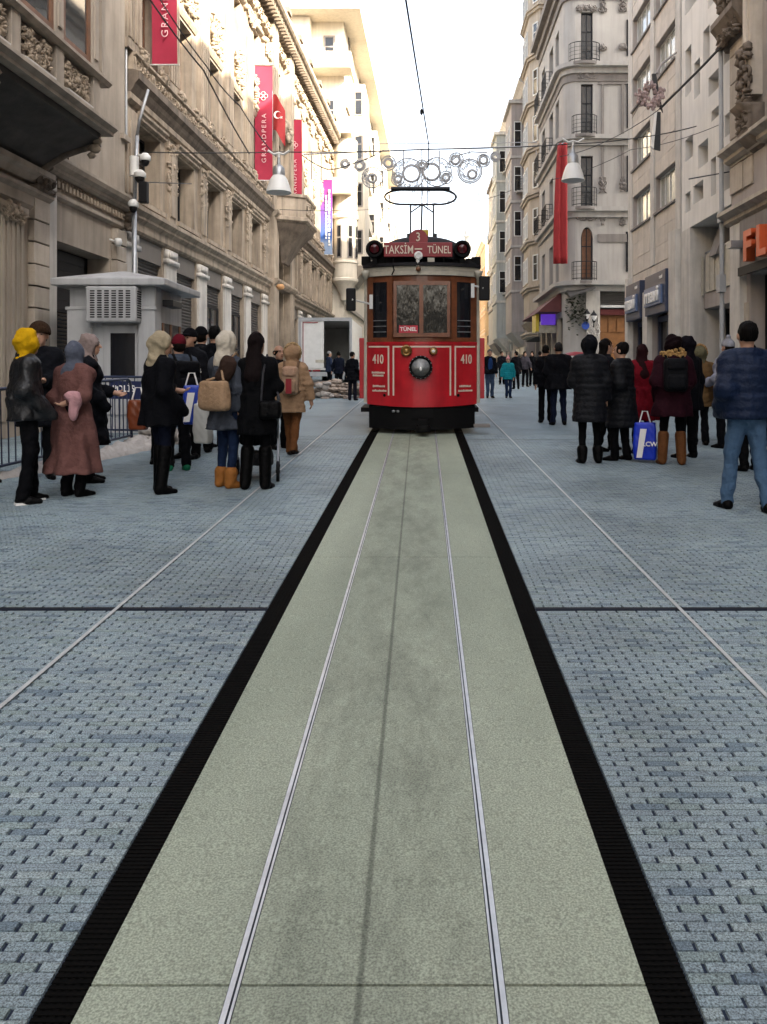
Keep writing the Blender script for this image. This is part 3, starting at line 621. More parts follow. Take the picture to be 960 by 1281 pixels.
m = MB(); loft(m, [canted(1.02, 1.02, 8.21), canted(1.1, 1.1, 8.28), canted(1.1, 1.1, 8.42), canted(1., 1., 8.46), canted(1., 1., 9.25), canted(1.06, 1.06, 9.3), canted(1.06, 1.06, 9.42)])
carve(m, pm_ - 1, pm_ + 1, 8.55, 9.2, -1.45, 40, rnd, .12, .06); m.build('balcony_parapet', M['lstone'], b, ang=30)
m = MB(); carve(m, pm_ - .9, pm_ + .9, 7.5, 8.0, -.2, 40, rnd, .15, .14); carve(m, pm_ - 1.6, pm_ + 1.6, 12.3, 13.1, -.3, 50, rnd, .15, .12); m.build('carved_crest', M['lcarve'], b, True, kind='stuff')
m = MB(); m.box(pm_ - 1.08, pm_ + 1.08, .56, .6, 0, 7.6); m.build('entrance_glazing', M['glassb'], b)
window(b, pm_ - .6, pm_ + .6, 9.6, 12.0, .3, M['wood'], M['glass'], 2, 2); window(b, pm_ - .6, pm_ + .6, 13.3, 15.2, .3, M['wood'], M['glass'], 2, 2)
m = MB(); m.blob((PA - .1, -.6, 5.35), (.2, .2, .14)); m.build('terracotta_lamp', M['orange'], b, True)

# ------------------------------------------------------------------ L3: tall cream block with balconies
b = thing('cream_apartment_block', 'tall cream apartment block with balconies and wide flat eaves beyond the carved building', 'building', (-5, 52, gz(52)))
Y0 = 51.6
def b3x(y): return -5.15 + .022 * (y - Y0)
m = MB(); c8 = [(-18, Y0, 0), (b3x(Y0), Y0, 0), (b3x(96), 96, 0), (-18, 96, 0)]; m.hull(c8 + [(p[0], p[1], 24.6) for p in c8]); m.build('wall', M['cream'], b, world=True)
m = MB(); c8 = [(-18.5, Y0 - 1.9, 24.6), (-3.95, Y0 - 1.9, 24.6), (-3.1, 97, 24.6), (-18.5, 97, 24.6)]; m.hull(c8 + [(p[0], p[1], 25.05) for p in c8]); m.build('roof_eaves', M['cream'], b, world=True)
m = MB(); m.box(-12, -7.2, Y0 - .9, Y0 - .003, 13, 24.55); m.build('stair_tower', M['cream'], b, world=True)
for z in (21.1, 17.0, 13.2):
    m = MB(); m.box(-7.19, -4.55, Y0 - 1.5, Y0 - .004, z, z + .22); m.build('balcony_slab', M['cream'], b, world=True)
    m = MB(); m.box(-7.19, -4.55, Y0 - 1.5, Y0 - 1.38, z + .224, z + 1.0); m.box(-4.67, -4.55, Y0 - 1.38, Y0 - .004, z + .224, z + 1.0); m.build('balcony_parapet', M['cream'], b, world=True)
    w_ = window(b, -6.45, -5.7, z + .6, z + 2.6, 0, M['rgrey2'], M['glassb'], 1, 2, .12); w_.matrix_parent_inverse = Matrix.Translation((5, -52, -gz(52))); w_.location.y = Y0 - .06
    w_ = window(b, -9.5, -8.6, z + .5, z + 2.5, 0, M['rgrey2'], M['glassb'], 1, 2, .12); w_.matrix_parent_inverse = Matrix.Translation((5, -52, -gz(52))); w_.location.y = Y0 - .96
# rounded corner oriel
oc = (-5.05, Y0 - .15)
m = MB(); m.lathe([(.3, 6.6), (.32, 6.9), (.62, 7.5), (.86, 7.8), (.86, 7.95), (.78, 8.0), (.78, 8.9), (.84, 8.95), (.84, 9.05), (.78, 9.1), (.78, 11.7), (.88, 11.8), (.88, 12.0), (.8, 12.1), (.8, 13.9), (.86, 13.95), (.86, 14.1), (.8, 14.15), (.8, 16.8)], (*oc, 0), 20); m.build('corner_oriel', M['cream'], b, ang=35, world=True)
for a in (-112, -60, -20):
    m = MB(); m.box(-.17, .17, -.03, .03, 0, 2.1); o = m.build('oriel_window', M['rgrey2'], b, world=True)
    o.location = (oc[0] + .79 * math.cos(R(a)), oc[1] + .79 * math.sin(R(a)), 9.25); o.rotation_euler = (0, 0, R(a + 90))
    g_ = MB(); g_.box(-.11, .11, -.045, -.03, .08, 1.25); g_.box(-.11, .11, -.045, -.03, 1.35, 2.02); g_.build('pane', M['glassb'], o)
m = MB(); m.box(-7.6, -5.2, Y0 - .1, Y0 - .004, 5.4, 5.7); m.box(-7.6, -5.2, Y0 - .06, Y0 - .004, 7.4, 7.6); m.build('string_course', M['cream'], b, world=True)
for k, y in enumerate((56, 66.5, 77, 87)):
    x = b3x(y); m = MB(); m.box(x - .2, x + .95, y, y + 4.2, 9.5, 22.2); m.build('street_bay', M['cream'], b, world=True)
    m = MB(); m.hull([(x - .2, y + .3, 8.3), (x + .2, y + .3, 8.3), (x + .2, y + 3.9, 8.3), (x - .2, y + 3.9, 8.3), (x - .2, y - .1, 9.49), (x + 1.05, y - .1, 9.49), (x + 1.05, y + 4.3, 9.49), (x - .2, y + 4.3, 9.49)]); m.build('bay_corbel', M['beige'], b, world=True)
    for z in (10.3, 13.6, 16.9, 20.0):
        w_ = window(b, 0, .6, 0, 1.7, 0, M['rgrey2'], M['glassb'], 1, 2, .09, fd=.05); w_.matrix_parent_inverse = Matrix.Translation((5, -52, -gz(52))); w_.location = (x + .2, y - .06, z)
    for z in (9.6, 13.1, 16.4, 19.7):
        m = MB(); m.box(x - .1, x + .9, y + 4.3, y + 9.2, z, z + .18); m.box(x + .8, x + .9, y + 4.3, y + 9.2, z + .184, z + .95); m.build('street_balcony', M['cream'], b, world=True)
for k in range(6):
    z = 6.2 + 3.3 * k
    m = MB(); m.hull([(b3x(Y0 + .9), Y0 + .9, z), (b3x(Y0 + .9) + .14, Y0 + .9, z), (b3x(95) + .14, 95, z), (b3x(95), 95, z), (b3x(Y0 + .9), Y0 + .9, z + .22), (b3x(Y0 + .9) + .14, Y0 + .9, z + .22), (b3x(95) + .14, 95, z + .22), (b3x(95), 95, z + .22)]); m.build('storey_band', M['beige'], b, world=True)
    for y in (54, 61.5, 64, 72, 74.5, 82.5, 85):
        if z > 8: w_ = window(b, 0, 1.1, 0, 1.9, 0, M['rgrey2'], M['glassb'], 2, 2, .08); w_.matrix_parent_inverse = Matrix.Translation((5, -52, -gz(52))); w_.location = (b3x(y) + .05, y, z + .8); w_.rotation_euler = (0, 0, R(90))
# further left row
def far_block(label, side, x, y0, y1, z1, mat, trim, dep=10, storey=3.2, z0=4.4, wmat=None, seed=1, bal=False, shop=None, bay=0):
    rr = random.Random(seed)
    bb = thing('street_building', label, 'building', (x, (y0 + y1) / 2, gz((y0 + y1) / 2)), (0, 0, R(90) if side < 0 else R(-90)), group=None)
    L = y1 - y0; zz = -gz((y0 + y1) / 2); n = max(2, int(L / 2.4)); pitch = L / n; holes = []; zf = z0
    rows = []
    while zf + storey < z1 - .3: rows.append(zf); zf += storey
    for zf in rows:
        for i in range(n): c = -L / 2 + pitch * (i + .5); holes.append((c - .48, c + .48, zf + .7 + zz, zf + 2.55 + zz, .25))
    for i in range(n): c = -L / 2 + pitch * (i + .5); holes.append((c - pitch * .38, c + pitch * .38, zz + gz(y0) - .3, zz + z0 - .7, .4))
    mm = MB(); wall(mm, -L / 2, L / 2, zz - .5, z1 + zz, holes, back=dep); mm.build('wall', mat, bb)
    for h in holes[:len(rows) * n]:
        window(bb, h[0], h[1], h[2], h[3], .17, wmat or M['whitemetal'], M['glass'], 2, 2, .05)
        mm = MB(); mm.box(h[0] - .1, h[1] + .1, -.1, 0, h[2] - .12, h[2] - .02); mm.box(h[0] - .12, h[1] + .12, -.12, 0, h[3] + .05, h[3] + .17); mm.build('window_trim', trim, bb)
        if bal and rr.random() < .55:
            mm = MB(); mm.box(h[0] - .2, h[1] + .2, -.55, -.101, h[2] - .14, h[2] - .03); mm.build('balcony_slab', trim, bb)
            railing(bb, [(h[0] - .18, -.1, h[2] - .03), (h[0] - .18, -.52, h[2] - .03), (h[1] + .18, -.52, h[2] - .03), (h[1] + .18, -.1, h[2] - .03)], .75)
    for h in holes[len(rows) * n:]:
        mm = MB(); mm.box(h[0], h[1], .34, .39, h[2], h[3]); mm.build('shop_glazing', M['glassb'], bb)
        mm = MB(); mm.box(h[0], h[1], -.12, .3, h[3] - .5, h[3] - .04); mm.build('shop_fascia', rr.choice([M['navy'], M['rgrey2'], M['wood'], M['creampaint']]), bb)
    for zf in rows:
        mm = MB(); mould(mm, -L / 2, L / 2, [(.04, zf + zz - .1), (.12, zf + zz), (.16, zf + zz + .1), (.16, zf + zz + .16)]); mm.build('string_course', trim, bb)
    if bay:
        bx0, bx1, pr = -L * .12, L * .34, bay
        mm = MB(); mm.box(bx0, bx1, -pr, .02, z0 + .3 + zz, z1 - 1.2 + zz); mm.build('bay_tower', mat, bb)
        mm = MB(); mm.hull([(bx0 + .4, -.1, z0 - .6 + zz), (bx1 - .4, -.1, z0 - .6 + zz), (bx1 - .4, 0, z0 - .6 + zz), (bx0 + .4, 0, z0 - .6 + zz), (bx0, -pr, z0 + .29 + zz), (bx1, -pr, z0 + .29 + zz), (bx1, 0, z0 + .29 + zz), (bx0, 0, z0 + .29 + zz)]); mm.build('bay_corbel', trim, bb)
        mm = MB(); mm.box(bx0 - .15, bx1 + .15, -pr - .2, 0, z1 - 1.19 + zz, z1 - .95 + zz); mm.build('bay_cornice', trim, bb)
        for zf in rows:
            if zf < z0 + .2: continue
            mm = MB(); mm.box(bx0 - .06, bx1 + .06, -pr - .08, 0, zf - .05 + zz, zf + .12 + zz); mm.build('bay_band', trim, bb)
            for xw in (bx0 + .25, (bx0 + bx1) / 2 + .1): window(bb, xw, xw + .9, zf + .7 + zz, zf + 2.4 + zz, -pr - .05, wmat or M['whitemetal'], M['glassb'], 2, 2, .05)
            w_ = window(bb, 0, min(.5, pr * .6), 0, 1.7, 0, wmat or M['whitemetal'], M['glassb'], 1, 2, .05); w_.location = (bx1 + .05, -pr * .8, zf + .7 + zz); w_.rotation_euler = (0, 0, R(90))
    mm = MB(); mould(mm, -L / 2, L / 2, [(.1, z1 + zz - .5), (.3, z1 + zz - .25), (.5, z1 + zz - .1), (.5, z1 + zz + .08)]); mm.build('cornice', trim, bb)
    return bb
far_block('far orange-brick building past the cream apartment block, seen beside the tram lamp', -1, -4.0, 96, 118, 21.5, M['orange'], M['cream'], seed=3)
far_block('distant white-walled building behind the orange-brick one', -1, -4.4, 118.3, 150, 20, M['cream'], M['beige'], seed=4)
# ------------------------------------------------------------------ right row
rnd = random.Random(21)
RROT = R(-90)
# R1: shoe shop house with cut stone
b = thing('shoe_shop_building', 'stone shop building with orange FLO letters and a carved corbel', 'building', (7, 10, gz(10)), (0, 0, RROT))
def q(y): return 10 - y                        # street coordinate -> local x
Z0 = -gz(10)
def z_(z): return z + Z0
H = []
for y in (15.75, 12.35, 8.95, 5.5, 2.1, -1.3): H.append((q(y + 1.35), q(y - 1.35), z_(-.5), z_(3.75), .5))
for zz in (8.4, 12.2, 16): H += [(q(y + .6), q(y - .6), z_(zz), z_(zz + 2.3), .35) for y in (13.6, 11, 8.4, 5.6, 2.4, -.8)]
m = MB(); wall(m, q(18.16), q(-6), z_(-1), z_(21.5), H, back=9); m.build('wall', M['rplain'], b)
for h in H[6:]: window(b, *h[:4], .25, M['whitemetal'], M['glass'], 2, 2)
for h in H[:6]:
    window(b, h[0] + .02, h[1] - .02, z_(.3), h[3] - .02, .3, M['black'], M['glassb'], 3, 1, .1, name='shop_window')
    m = MB(); m.box(h[0] + 1.75, h[0] + 2.3, .26, .28, z_(.9), z_(3.5)); m.build('red_poster', M['redcloth'], b)
    m = MB(); m.box(h[0] + .35, h[0] + .8, .26, .28, z_(.9), z_(3.6)); m.build('pale_panel', M['creampaint'], b)
# cut stone quoins at the corner
zz = .7; i = 0
while zz < 20:
    hh = .62; wd = .95 if i % 2 else .7
    if not (4.0 < zz < 5.3):
        m = MB(); m.box(q(18.13), q(18.13 - wd), -.06, .01, z_(zz) + .012, z_(zz + hh) - .012); m.build('stone_block', M['rstone'], b, bevel=.012)
        if zz > 5.4:
            m = MB(); m.box(q(18.13 - wd - .02), q(16.95), -.045, .01, z_(zz) + .012, z_(zz + hh) - .012); m.build('stone_block', M['rstone'], b, bevel=.012)
    zz += hh; i += 1
m = MB(); m.box(q(16.9), q(16.5), -.25, .01, z_(7.4), z_(21)); m.box(q(16.78), q(16.62), -.3, -.249, z_(7.6), z_(21)); m.build('pilaster', M['rstone'], b)
m = MB(); m.box(q(17.85), q(17.3), -.16, .01, z_(-.5), z_(4.9)); m.build('door_pier', M['pale'], b)
for zc in (4.95, 6.35):
    m = MB(); mould(m, q(18.16), q(-6), [(.1, z_(zc)), (.18, z_(zc + .06)), (.18, z_(zc + .14)), (.34, z_(zc + .22)), (.34, z_(zc + .3))]); m.build('cornice', M['rstone'], b)
m = MB(); corbel(m, q(16.95), q(16.4), -.02, z_(7.2), .5, .9); carve(m, q(16.95), q(16.45), z_(6.7), z_(8.4), -.28, 60, rnd, .12, .12); m.build('carved_corbel', M['ldark'], b, True)
m = MB(); m.box(q(13.9), q(-6), -.9, -.0, z_(7.42), z_(7.6)); m.box(q(13.8), q(-6), -.9, -.78, z_(7.61), z_(8.5)); m.build('stone_balcony', M['rplain'], b)
for zz in (9.35, 10.15):
    m = MB(); mould(m, q(18.4), q(17.1), [(.05, z_(zz - .35)), (.2, z_(zz - .15)), (.28, z_(zz)), (.4, z_(zz + .15)), (.4, z_(zz + .28))]); carve(m, q(18.3), q(17.2), z_(zz - .3), z_(zz), -.2, 30, rnd, .1, .12); m.build('carved_cornice', M['ldark'], b, ang=30)
m = MB(); m.box(q(17.2), q(-5), -.2, .0, z_(3.8), z_(4.9)); m.build('fascia', M['rgrey2'], b)
m = MB(); m.box(q(17.2), q(-5), -.24, -.19, z_(3.72), z_(3.9)); m.build('fascia_trim', M['black'], b)
M['flo'] = pm('orange_red_letters', (.5, .085, .025), .4, .08, 5, 0)
for ch, y in (('F', 16.25), ('L', 15.6), ('O', 14.8)):
    text('letter', ch, .82, M['flo'], b, (q(y), -.34, z_(4.2)), ex=.09, bold=.03, sx=1.12)
m = MB(); m.box(q(17.15), q(16.9), -.5, -.2, z_(4.3), z_(4.45)); m.build('sign_floodlight', M['steel'], b)
m = MB(); mould(m, q(18.3), q(-6), [(.1, z_(20.7)), (.4, z_(21.1)), (.6, z_(21.3)), (.6, z_(21.6))]); m.build('roof_cornice', M['rstone'], b)

# R2: white block with scattered openings, storeys overhanging a recessed shop
b = thing('punched_white_building', 'white plaster building with scattered square window openings overhanging a recessed shop', 'building', (7, 20, gz(20)), (0, 0, RROT))
Z0 = -gz(20)
def q(y): return 20 - y
def hole(p0, p1, t0, t1, dep=.45):
    return (q(Ry(p0)), q(Ry(p1)), z_(Rz(p0, t1)), z_(Rz(p0, t0)), dep)
H = [hole(857.5, 865, 64, 122), hole(868.5, 876, 80, 125), hole(880, 888, 40, 84), hole(886.5, 902, 98, 122), hole(890, 903, 140, 153), hole(907, 914, 145, 172),
     hole(857.5, 867, 176, 203), hole(873.5, 886, 183, 212), hole(889.5, 896, 200, 246), hole(904.5, 914, 196, 240), hole(857.5, 864, 243, 267), hole(867.5, 880, 233, 256), hole(857.5, 880, -20, 20), hole(886, 902, -30, 12), hole(905.5, 914, 40, 82)]
z = 14.4
while z < 20: H += [(q(21.3), q(20.6), z_(z), z_(z + 1.2), .45), (q(20.2), q(19.4), z_(z + .3), z_(z + 1.6), .45), (q(19.1), q(18.6), z_(z - .2), z_(z + 1.1), .45)]; z += 2.2
H2 = []
for h in H:
    if all(h[1] <= g_[0] or h[0] >= g_[1] or h[3] <= g_[2] or h[2] >= g_[3] for g_ in H2): H2.append(h)
m = MB(); wall(m, q(21.68), q(18.2), z_(5.5), z_(22.2), H2, back=9); m.quad((q(21.68), 0, z_(5.5)), (q(18.2), 0, z_(5.5)), (q(18.2), 9, z_(5.5)), (q(21.68), 9, z_(5.5))); m.build('wall', M['white_pl'], b)
for h in H2: window(b, h[0], h[1], h[2], h[3], .38, M['greymetal'], M['glass'], 1, 1, .05)
m = MB(); m.box(q(21.66), q(18.22), 1.5, 1.7, z_(-1), z_(5.49)); m.build('shop_wall', M['rgrey'], b)
m = MB(); m.box(q(21.67), q(20.95), -.02, 1.5, z_(-1), z_(5.49)); m.build('shop_pier', M['pale'], b)
m = MB(); m.box(q(20.94), q(18.25), .35, 1.49, z_(3.35), z_(3.75)); m.build('shop_beam', M['rplain'], b)
for k in range(14):
    x0 = q(20.75) + k * .17; m = MB(); m.box(x0 + .006, x0 + .164, .32 - .02 * (k % 2), .36, z_(3.76), z_(4.75)); m.build('balcony_panel', M['creampaint'], b)
m = MB(); m.box(q(20.75), q(18.3), .3, .38, z_(4.76), z_(4.8)); m.build('balcony_rail', M['steel'], b)
m = MB(); m.box(q(20.9), q(20.83), .26, .3, z_(3.7), z_(4.7)); m.build('blade_sign', M['creampaint'], b)
m = MB(); m.ex([(.2, z_(4.6)), (.9, z_(4.6)), (1.49, z_(5.48)), (.5, z_(5.48))], q(20.2), q(19.7)); m.build('slanted_beam', M['rgrey2'], b)
window(b, q(20.9), q(18.3), z_(.4), z_(3.34), .9, M['black'], M['glassb'], 3, 1, .12, name='shop_window')
m = MB(); rr = random.Random(5)
for k in range(18): x0 = q(20.6) + rr.uniform(0, 2.0); zz = .9 + rr.uniform(0, 2); m.box(x0, x0 + .16, 1.1, 1.3, z_(zz), z_(zz + .22))
m.build('displayed_goods', M['ochre'], b)

# R3: shop with the two mavi signs
b = thing('clad_shop_building', 'travertine-clad building with ribbon windows above two navy mavi signs', 'building', (7, 24.5, gz(24.5)), (0, 0, RROT))
Z0 = -gz(24.5)
def q(y): return 24.5 - y
A, B_ = (26.65, 24.45), (24.05, 22.15); H = []; Hw = []
tops = [7.55, 9.5, 11.5, 13.45, 15.4, 17.4, 19.4, 21.4, 23.4]
for i, zt in enumerate(tops):
    Hw.append((q(A[0]), q(A[1]), z_(zt - 1.05), z_(zt), .22))
    if i != 1: Hw.append((q(B_[0]), q(B_[1]), z_(zt - 1.05), z_(zt), .22))
H = Hw + [(q(26.75), q(25.0), z_(-.5), z_(4.2), .35), (q(24.45), q(22.35), z_(-.5), z_(4.2), .35)]
m = MB(); wall(m, q(27.2), q(21.7), z_(-1), z_(24.5), H, back=15); m.build('wall', M['rplain'], b)
for h in Hw:
    window(b, h[0], h[1], h[2], h[3], .12, M['whitemetal'], M['curtain'], 4, 1, .045)
    m = MB(); m.box(h[0] - .05, h[1] + .05, -.09, -.034, h[2] - .07, h[2] - .005); m.build('sill', M['rgrey2'], b)
rr = random.Random(9)
def clad(x0, x1, za, zb, px_=.62, pz=.45):
    n = max(1, round((x1 - x0) / px_)); k = max(1, round((zb - za) / pz))
    for i in range(n):
        for j in range(k):
            m = MB(); m.box(x0 + (x1 - x0) * i / n + .004, x0 + (x1 - x0) * (i + 1) / n - .004, -.03 + rr.uniform(-.004, .004), .005, z_(za + (zb - za) * j / k) + .004, z_(za + (zb - za) * (j + 1) / k) - .004)
            m.build('cladding_panel', M['trav'], b)
for i, zt in enumerate(tops):
    lo = 4.95 if i == 0 else tops[i - 1]
    clad(q(A[0]), q(B_[1]), lo + .01, zt - 1.06, .66, .46)
clad(q(B_[0]), q(B_[1]), 8.45, 9.49); clad(q(26.75), q(22.2), 4.22, 4.94, .45, .7)
for (ya, yb) in ((27.2, 26.68), (22.12, 21.7)):
    m = MB(); m.box(q(ya), q(yb), -.035, .005, z_(-.5), z_(24.4)); m.build('corner_pier', M['pale'], b)
m = MB(); m.box(q(24.44), q(24.06), -.07, .0, z_(4.96), z_(24.4)); m.build('window_mullion_pier', M['pale'], b)
m = MB(); m.box(q(24.98), q(24.47), -.16, .3, z_(-.5), z_(4.21)); m.build('shop_pier', M['pale'], b)
m = MB(); m.box(q(22.33), q(21.72), -.16, .3, z_(-.5), z_(5.6)); m.build('shop_pier', M['pale'], b)
m = MB(); m.box(q(27.15), q(26.77), -.16, .3, z_(-.5), z_(4.9)); m.build('shop_pier', M['pale'], b)
for (ya, yb) in ((26.7, 25.0), (24.42, 22.36)):
    m = MB(); m.box(q(ya), q(yb), -.24, -.04, z_(3.42), z_(4.62)); o = m.build('shop_sign', M['navy'], b, bevel=.02)
    m = MB(); m.box(q(ya) + .12, q(yb) - .25, -.3, -.24, z_(3.68), z_(4.22)); m.build('sign_face', pm('steel_blue_sign_face', (.1, .14, .24), .4, .1), o)
    text('sign_lettering', 'mavi', .62, M['whitetext'], o, ((q(ya) + q(yb)) / 2 - .08, -.32, z_(3.97)), ex=.02, bold=.012, sx=1.0 if ya > 25 else 1.2)
    text('sign_small_lettering', 'mavi', .16, M['whitetext'], o, (q(yb) - .4, -.25, z_(4.44)), ex=.005, bold=.004)
    window(b, q(ya) + .02, q(yb) - .02, z_(.5), z_(3.4), .15, M['navy'], M['glassb'], 2, 1, .16, name='shop_window', fd=.1)
    m = MB(); m.box(q(ya) + .95, q(ya) + 1.4, .1, .14, z_(1.2), z_(2.3)); m.build('red_sale_poster', M['redcloth'], b)
    m = MB(); m.box(q(ya) + 1.0, q(ya) + 1.35, .08, .1, z_(1.6), z_(1.75)); m.box(q(ya) + 1.05, q(ya) + 1.3, .08, .1, z_(1.9), z_(2.1)); m.build('poster_print', M['whitetext'], b)
# R4: grey corner house with iron balconies
b = thing('grey_corner_house', 'grey plaster corner house with rounded corner and iron balconies', 'building', (7.2, 34, gz(34)))
Y4 = 34.0; S4 = Y4 / F
def x4(px): return (px - CX) * S4
def z4(py): return CH + (HY - py) * S4
plan = [(10.5, Y4), (x4(723), Y4)]
for i in range(1, 9):
    a = R(90) * i / 8; plan.append((x4(723) - .55 * math.sin(a), Y4 + .55 * (1 - math.cos(a))))
plan += [(x4(723) - .5, 41.4), (16, 41.4), (16, Y4)]
HT = 18.6
def band(mb, z0, z1, pr, close=True):
    outer = []
    for i, p in enumerate(plan[:-2]):
        if i <= 1: d = (0, -1)
        elif i >= len(plan) - 3: d = (-1, 0)
        else: a = R(90) * (i - 1) / 8; d = (-math.sin(a), -math.cos(a))
        outer.append((p[0] + d[0] * pr, p[1] + d[1] * pr))
    mb.ez(outer + [(outer[-1][0] + pr + .3, 41.4), (plan[1][0] + .4, Y4 + .6), (10.5, Y4 + .3)], z0, z1); return mb
wx0, wx1 = x4(727), x4(742)
m = MB(); H = []
for (t, bt) in ((15, 80), (105, 170), (195, 260), (284, 350)): H.append((wx0, wx1, z4(bt), z4(t), .2))
H += [(x4(751), 10.4, 0, z4(362), .5)]
mm = MB(); wall(mm, x4(723), 10.5, 0, HT, H, body=False); arch_fill(mm, wx0, wx1, z4(300), z4(284), 0, .3)
m.add([(v[0], v[1] + Y4, v[2]) for v in mm.v], mm.f)
mm = MB(); rows = [(z4(80), 2.1), (z4(170), 2.1), (z4(260), 2.1), (z4(350), 2.0)]; HS = []
for (z, h) in rows: HS += [(-(38.2), -(37.1), z, z + h, .3), (-(40.6), -(39.6), z, z + h, .3), (-36.4, -35.5, z, z + h, .3)]
wall(mm, -41.4, -(Y4 + .55), 4.2, HT, HS, body=False)
xs_ = x4(723) - .55; m.add([(xs_ + v[1], -v[0], v[2]) for v in mm.v], mm.f)
for i in range(1, 9): m.quad((*plan[i], 0), (*plan[i + 1], 0), (*plan[i + 1], HT), (*plan[i], HT))
m.quad((10.5, Y4, 0), (10.5, 41.4, 0), (10.5, 41.4, HT), (10.5, Y4, HT)); m.add([(*p, HT) for p in plan], [tuple(range(len(plan)))]); m.quad((xs_, 41.4, 0), (16, 41.4, 0), (16, 41.4, HT), (xs_, 41.4, HT)); m.quad((xs_, 36, 0), (xs_ + .2, 36, 0), (xs_ + .2, 41.4, 4.2), (xs_, 41.4, 4.2))
m.build('wall', M['rgrey'], b, world=True)
IV = Matrix.Translation((-7.2, -34, -gz(34)))
def inv(o, loc, rz=0): o.matrix_parent_inverse = IV; o.location = loc; o.rotation_euler = (0, 0, rz); return o
for k, h in enumerate(H[:4]): inv(window(b, 0, h[1] - h[0], 0, h[3] - h[2], 0, M['iron'], M['glass'] if k < 3 else M['wood'], 2, 2, .06), (h[0], Y4 + .12, h[2]))
for h in HS: inv(window(b, 0, h[1] - h[0], 0, h[3] - h[2], 0, M['iron'], M['glassb'], 2, 2, .06), (xs_ + .22, -h[0], h[2]), R(-90))
for py, pr in ((80, .34), (170, .3), (260, .3), (352, .4)):
    m = MB(); band(m, z4(py) - .18, z4(py), pr); band(m, z4(py) - .42, z4(py) - .185, .14); m.build('balcony_slab', M['rgrey'], b, world=True)
m = MB(); band(m, HT - .9, HT - .55, .1); band(m, HT - .54, HT - .2, .25); band(m, HT - .19, HT + .1, .5); m.build('roof_cornice', M['rgrey2'], b, world=True)
m = MB(); band(m, z4(80) - .75, z4(80) - .43, .05); m.build('frieze', M['rgrey2'], b, world=True)
for k, py in enumerate((80, 170, 260, 352)):
    hw = .5 if k else .62; cx = (wx0 + wx1) / 2 - .12; pts = []
    for i in range(9):
        a = R(180) * i / 8; pts.append((cx - hw * math.cos(a) * 1.05, Y4 - .05 - .36 * math.sin(a), z4(py)))
    o = railing(b, pts, .8); o.matrix_parent_inverse = IV
    m = MB(); m.ez([(p[0] * 1.0, p[1] - .04) for p in pts], z4(py) - .12, z4(py) - .003); m.build('balcony_floor', M['rgrey2'], b, world=True)
for py in (80, 170, 260):
    for y in (37.65, 40.1): o = railing(b, [(xs_ - .05, y - .7, z4(py)), (xs_ - .35, y - .7, z4(py)), (xs_ - .35, y + .7, z4(py)), (xs_ - .05, y + .7, z4(py))], .8); o.matrix_parent_inverse = IV
m = MB(); rr = random.Random(2)
for py in (12, 95, 272): carve(m, wx0 - .2, wx1 + .15, z4(py) - .12, z4(py) + .16, Y4 - .02, 22, rr, .1, .06)
for px in (754, 779):
    for (t, bt) in ((0, 16), (57, 62), (222, 240), (262, 282)): carve(m, x4(px) - .12, x4(px) + .12, z4(bt), z4(t), Y4 - .03, 12, rr, .09, .06)
m.build('plaster_ornament', M['rgrey2'], b, True, world=True)
m = MB()
for px in (754, 779): m.box(x4(px) - .05, x4(px) + .05, Y4 - .06, Y4 - .002, z4(235), z4(105))
m.box(x4(748), x4(784), Y4 - .05, Y4 - .002, z4(106), z4(103)); m.box(x4(748), x4(784), Y4 - .05, Y4 - .002, z4(303), z4(293)); m.build('panel_moulding', M['rgrey2'], b, world=True)
m = MB(); m.box(x4(784), x4(787.5), Y4 - .04, Y4 - .002, z4(70), z4(25)); m.box(x4(784), x4(787.5), Y4 - .04, Y4 - .002, z4(160), z4(105)); m.box(x4(784), x4(787.5), Y4 - .04, Y4 - .002, z4(240), z4(195)); m.box(x4(783), x4(787.5), Y4 - .04, Y4 - .002, z4(340), z4(290)); m.build('slit_window', M['glassb'], b, world=True)
# its ground floor
m = MB()
for k in range(9): m.ex([(Y4 + .14, z4(381) + k * .078), (Y4 + .1, z4(381) + .04 + k * .078), (Y4 + .14, z4(381) + .074 + k * .078)], x4(751), 10.3)
m.box(x4(751), 10.3, Y4 + .14, Y4 + .2, z4(381), z4(362)); m.build('roller_shutter', M['shutter'], b, world=True)
m = MB(); m.box(x4(751), 10.3, Y4 - .1, Y4 + .2, z4(385), z4(382)); m.build('white_bar', M['whitemetal'], b, world=True)
m = MB(); m.box(x4(751), 10.3, Y4 - .02, Y4 + .2, z4(394), z4(387)); m.build('red_fascia', pm('dark_red_fascia', (.09, .012, .012), .5), b, world=True)
m = MB(); m.box(x4(751), 10.3, Y4 + .2, Y4 + .3, 0.6, z4(394))
for k in range(4): m.box(x4(752) + k * .36, x4(752) + .3 + k * .36, Y4 + .16, Y4 + .198, z4(415), z4(397))
m.build('wooden_shopfront', pm('amber_wood', (.22, .095, .03), .5, .25, 5), b, world=True)
m = MB(); m.box(x4(733), x4(750), Y4 - .12, Y4 + .1, 0.8, z4(358)); carve(m, x4(735), x4(748), z4(430), z4(400), Y4 - .12, 24, rr, .12, .06); m.build('carved_pier', M['pale'], b, ang=30, world=True)
m = MB(); m.hull([(xs_ - 1.0, Y4 + .8, z4(388)), (xs_, Y4 + .8, z4(388)), (xs_, 40.8, z4(388)), (xs_ - 1.0, 40.8, z4(388)), (xs_ - .95, Y4 + .8, z4(386)), (xs_, Y4 + .8, z4(362)), (xs_, 40.8, z4(362)), (xs_ - .95, 40.8, z4(386))]); m.build('awning', pm('maroon_awning', (.1, .03, .03), .8, .2, 3), b, world=True)
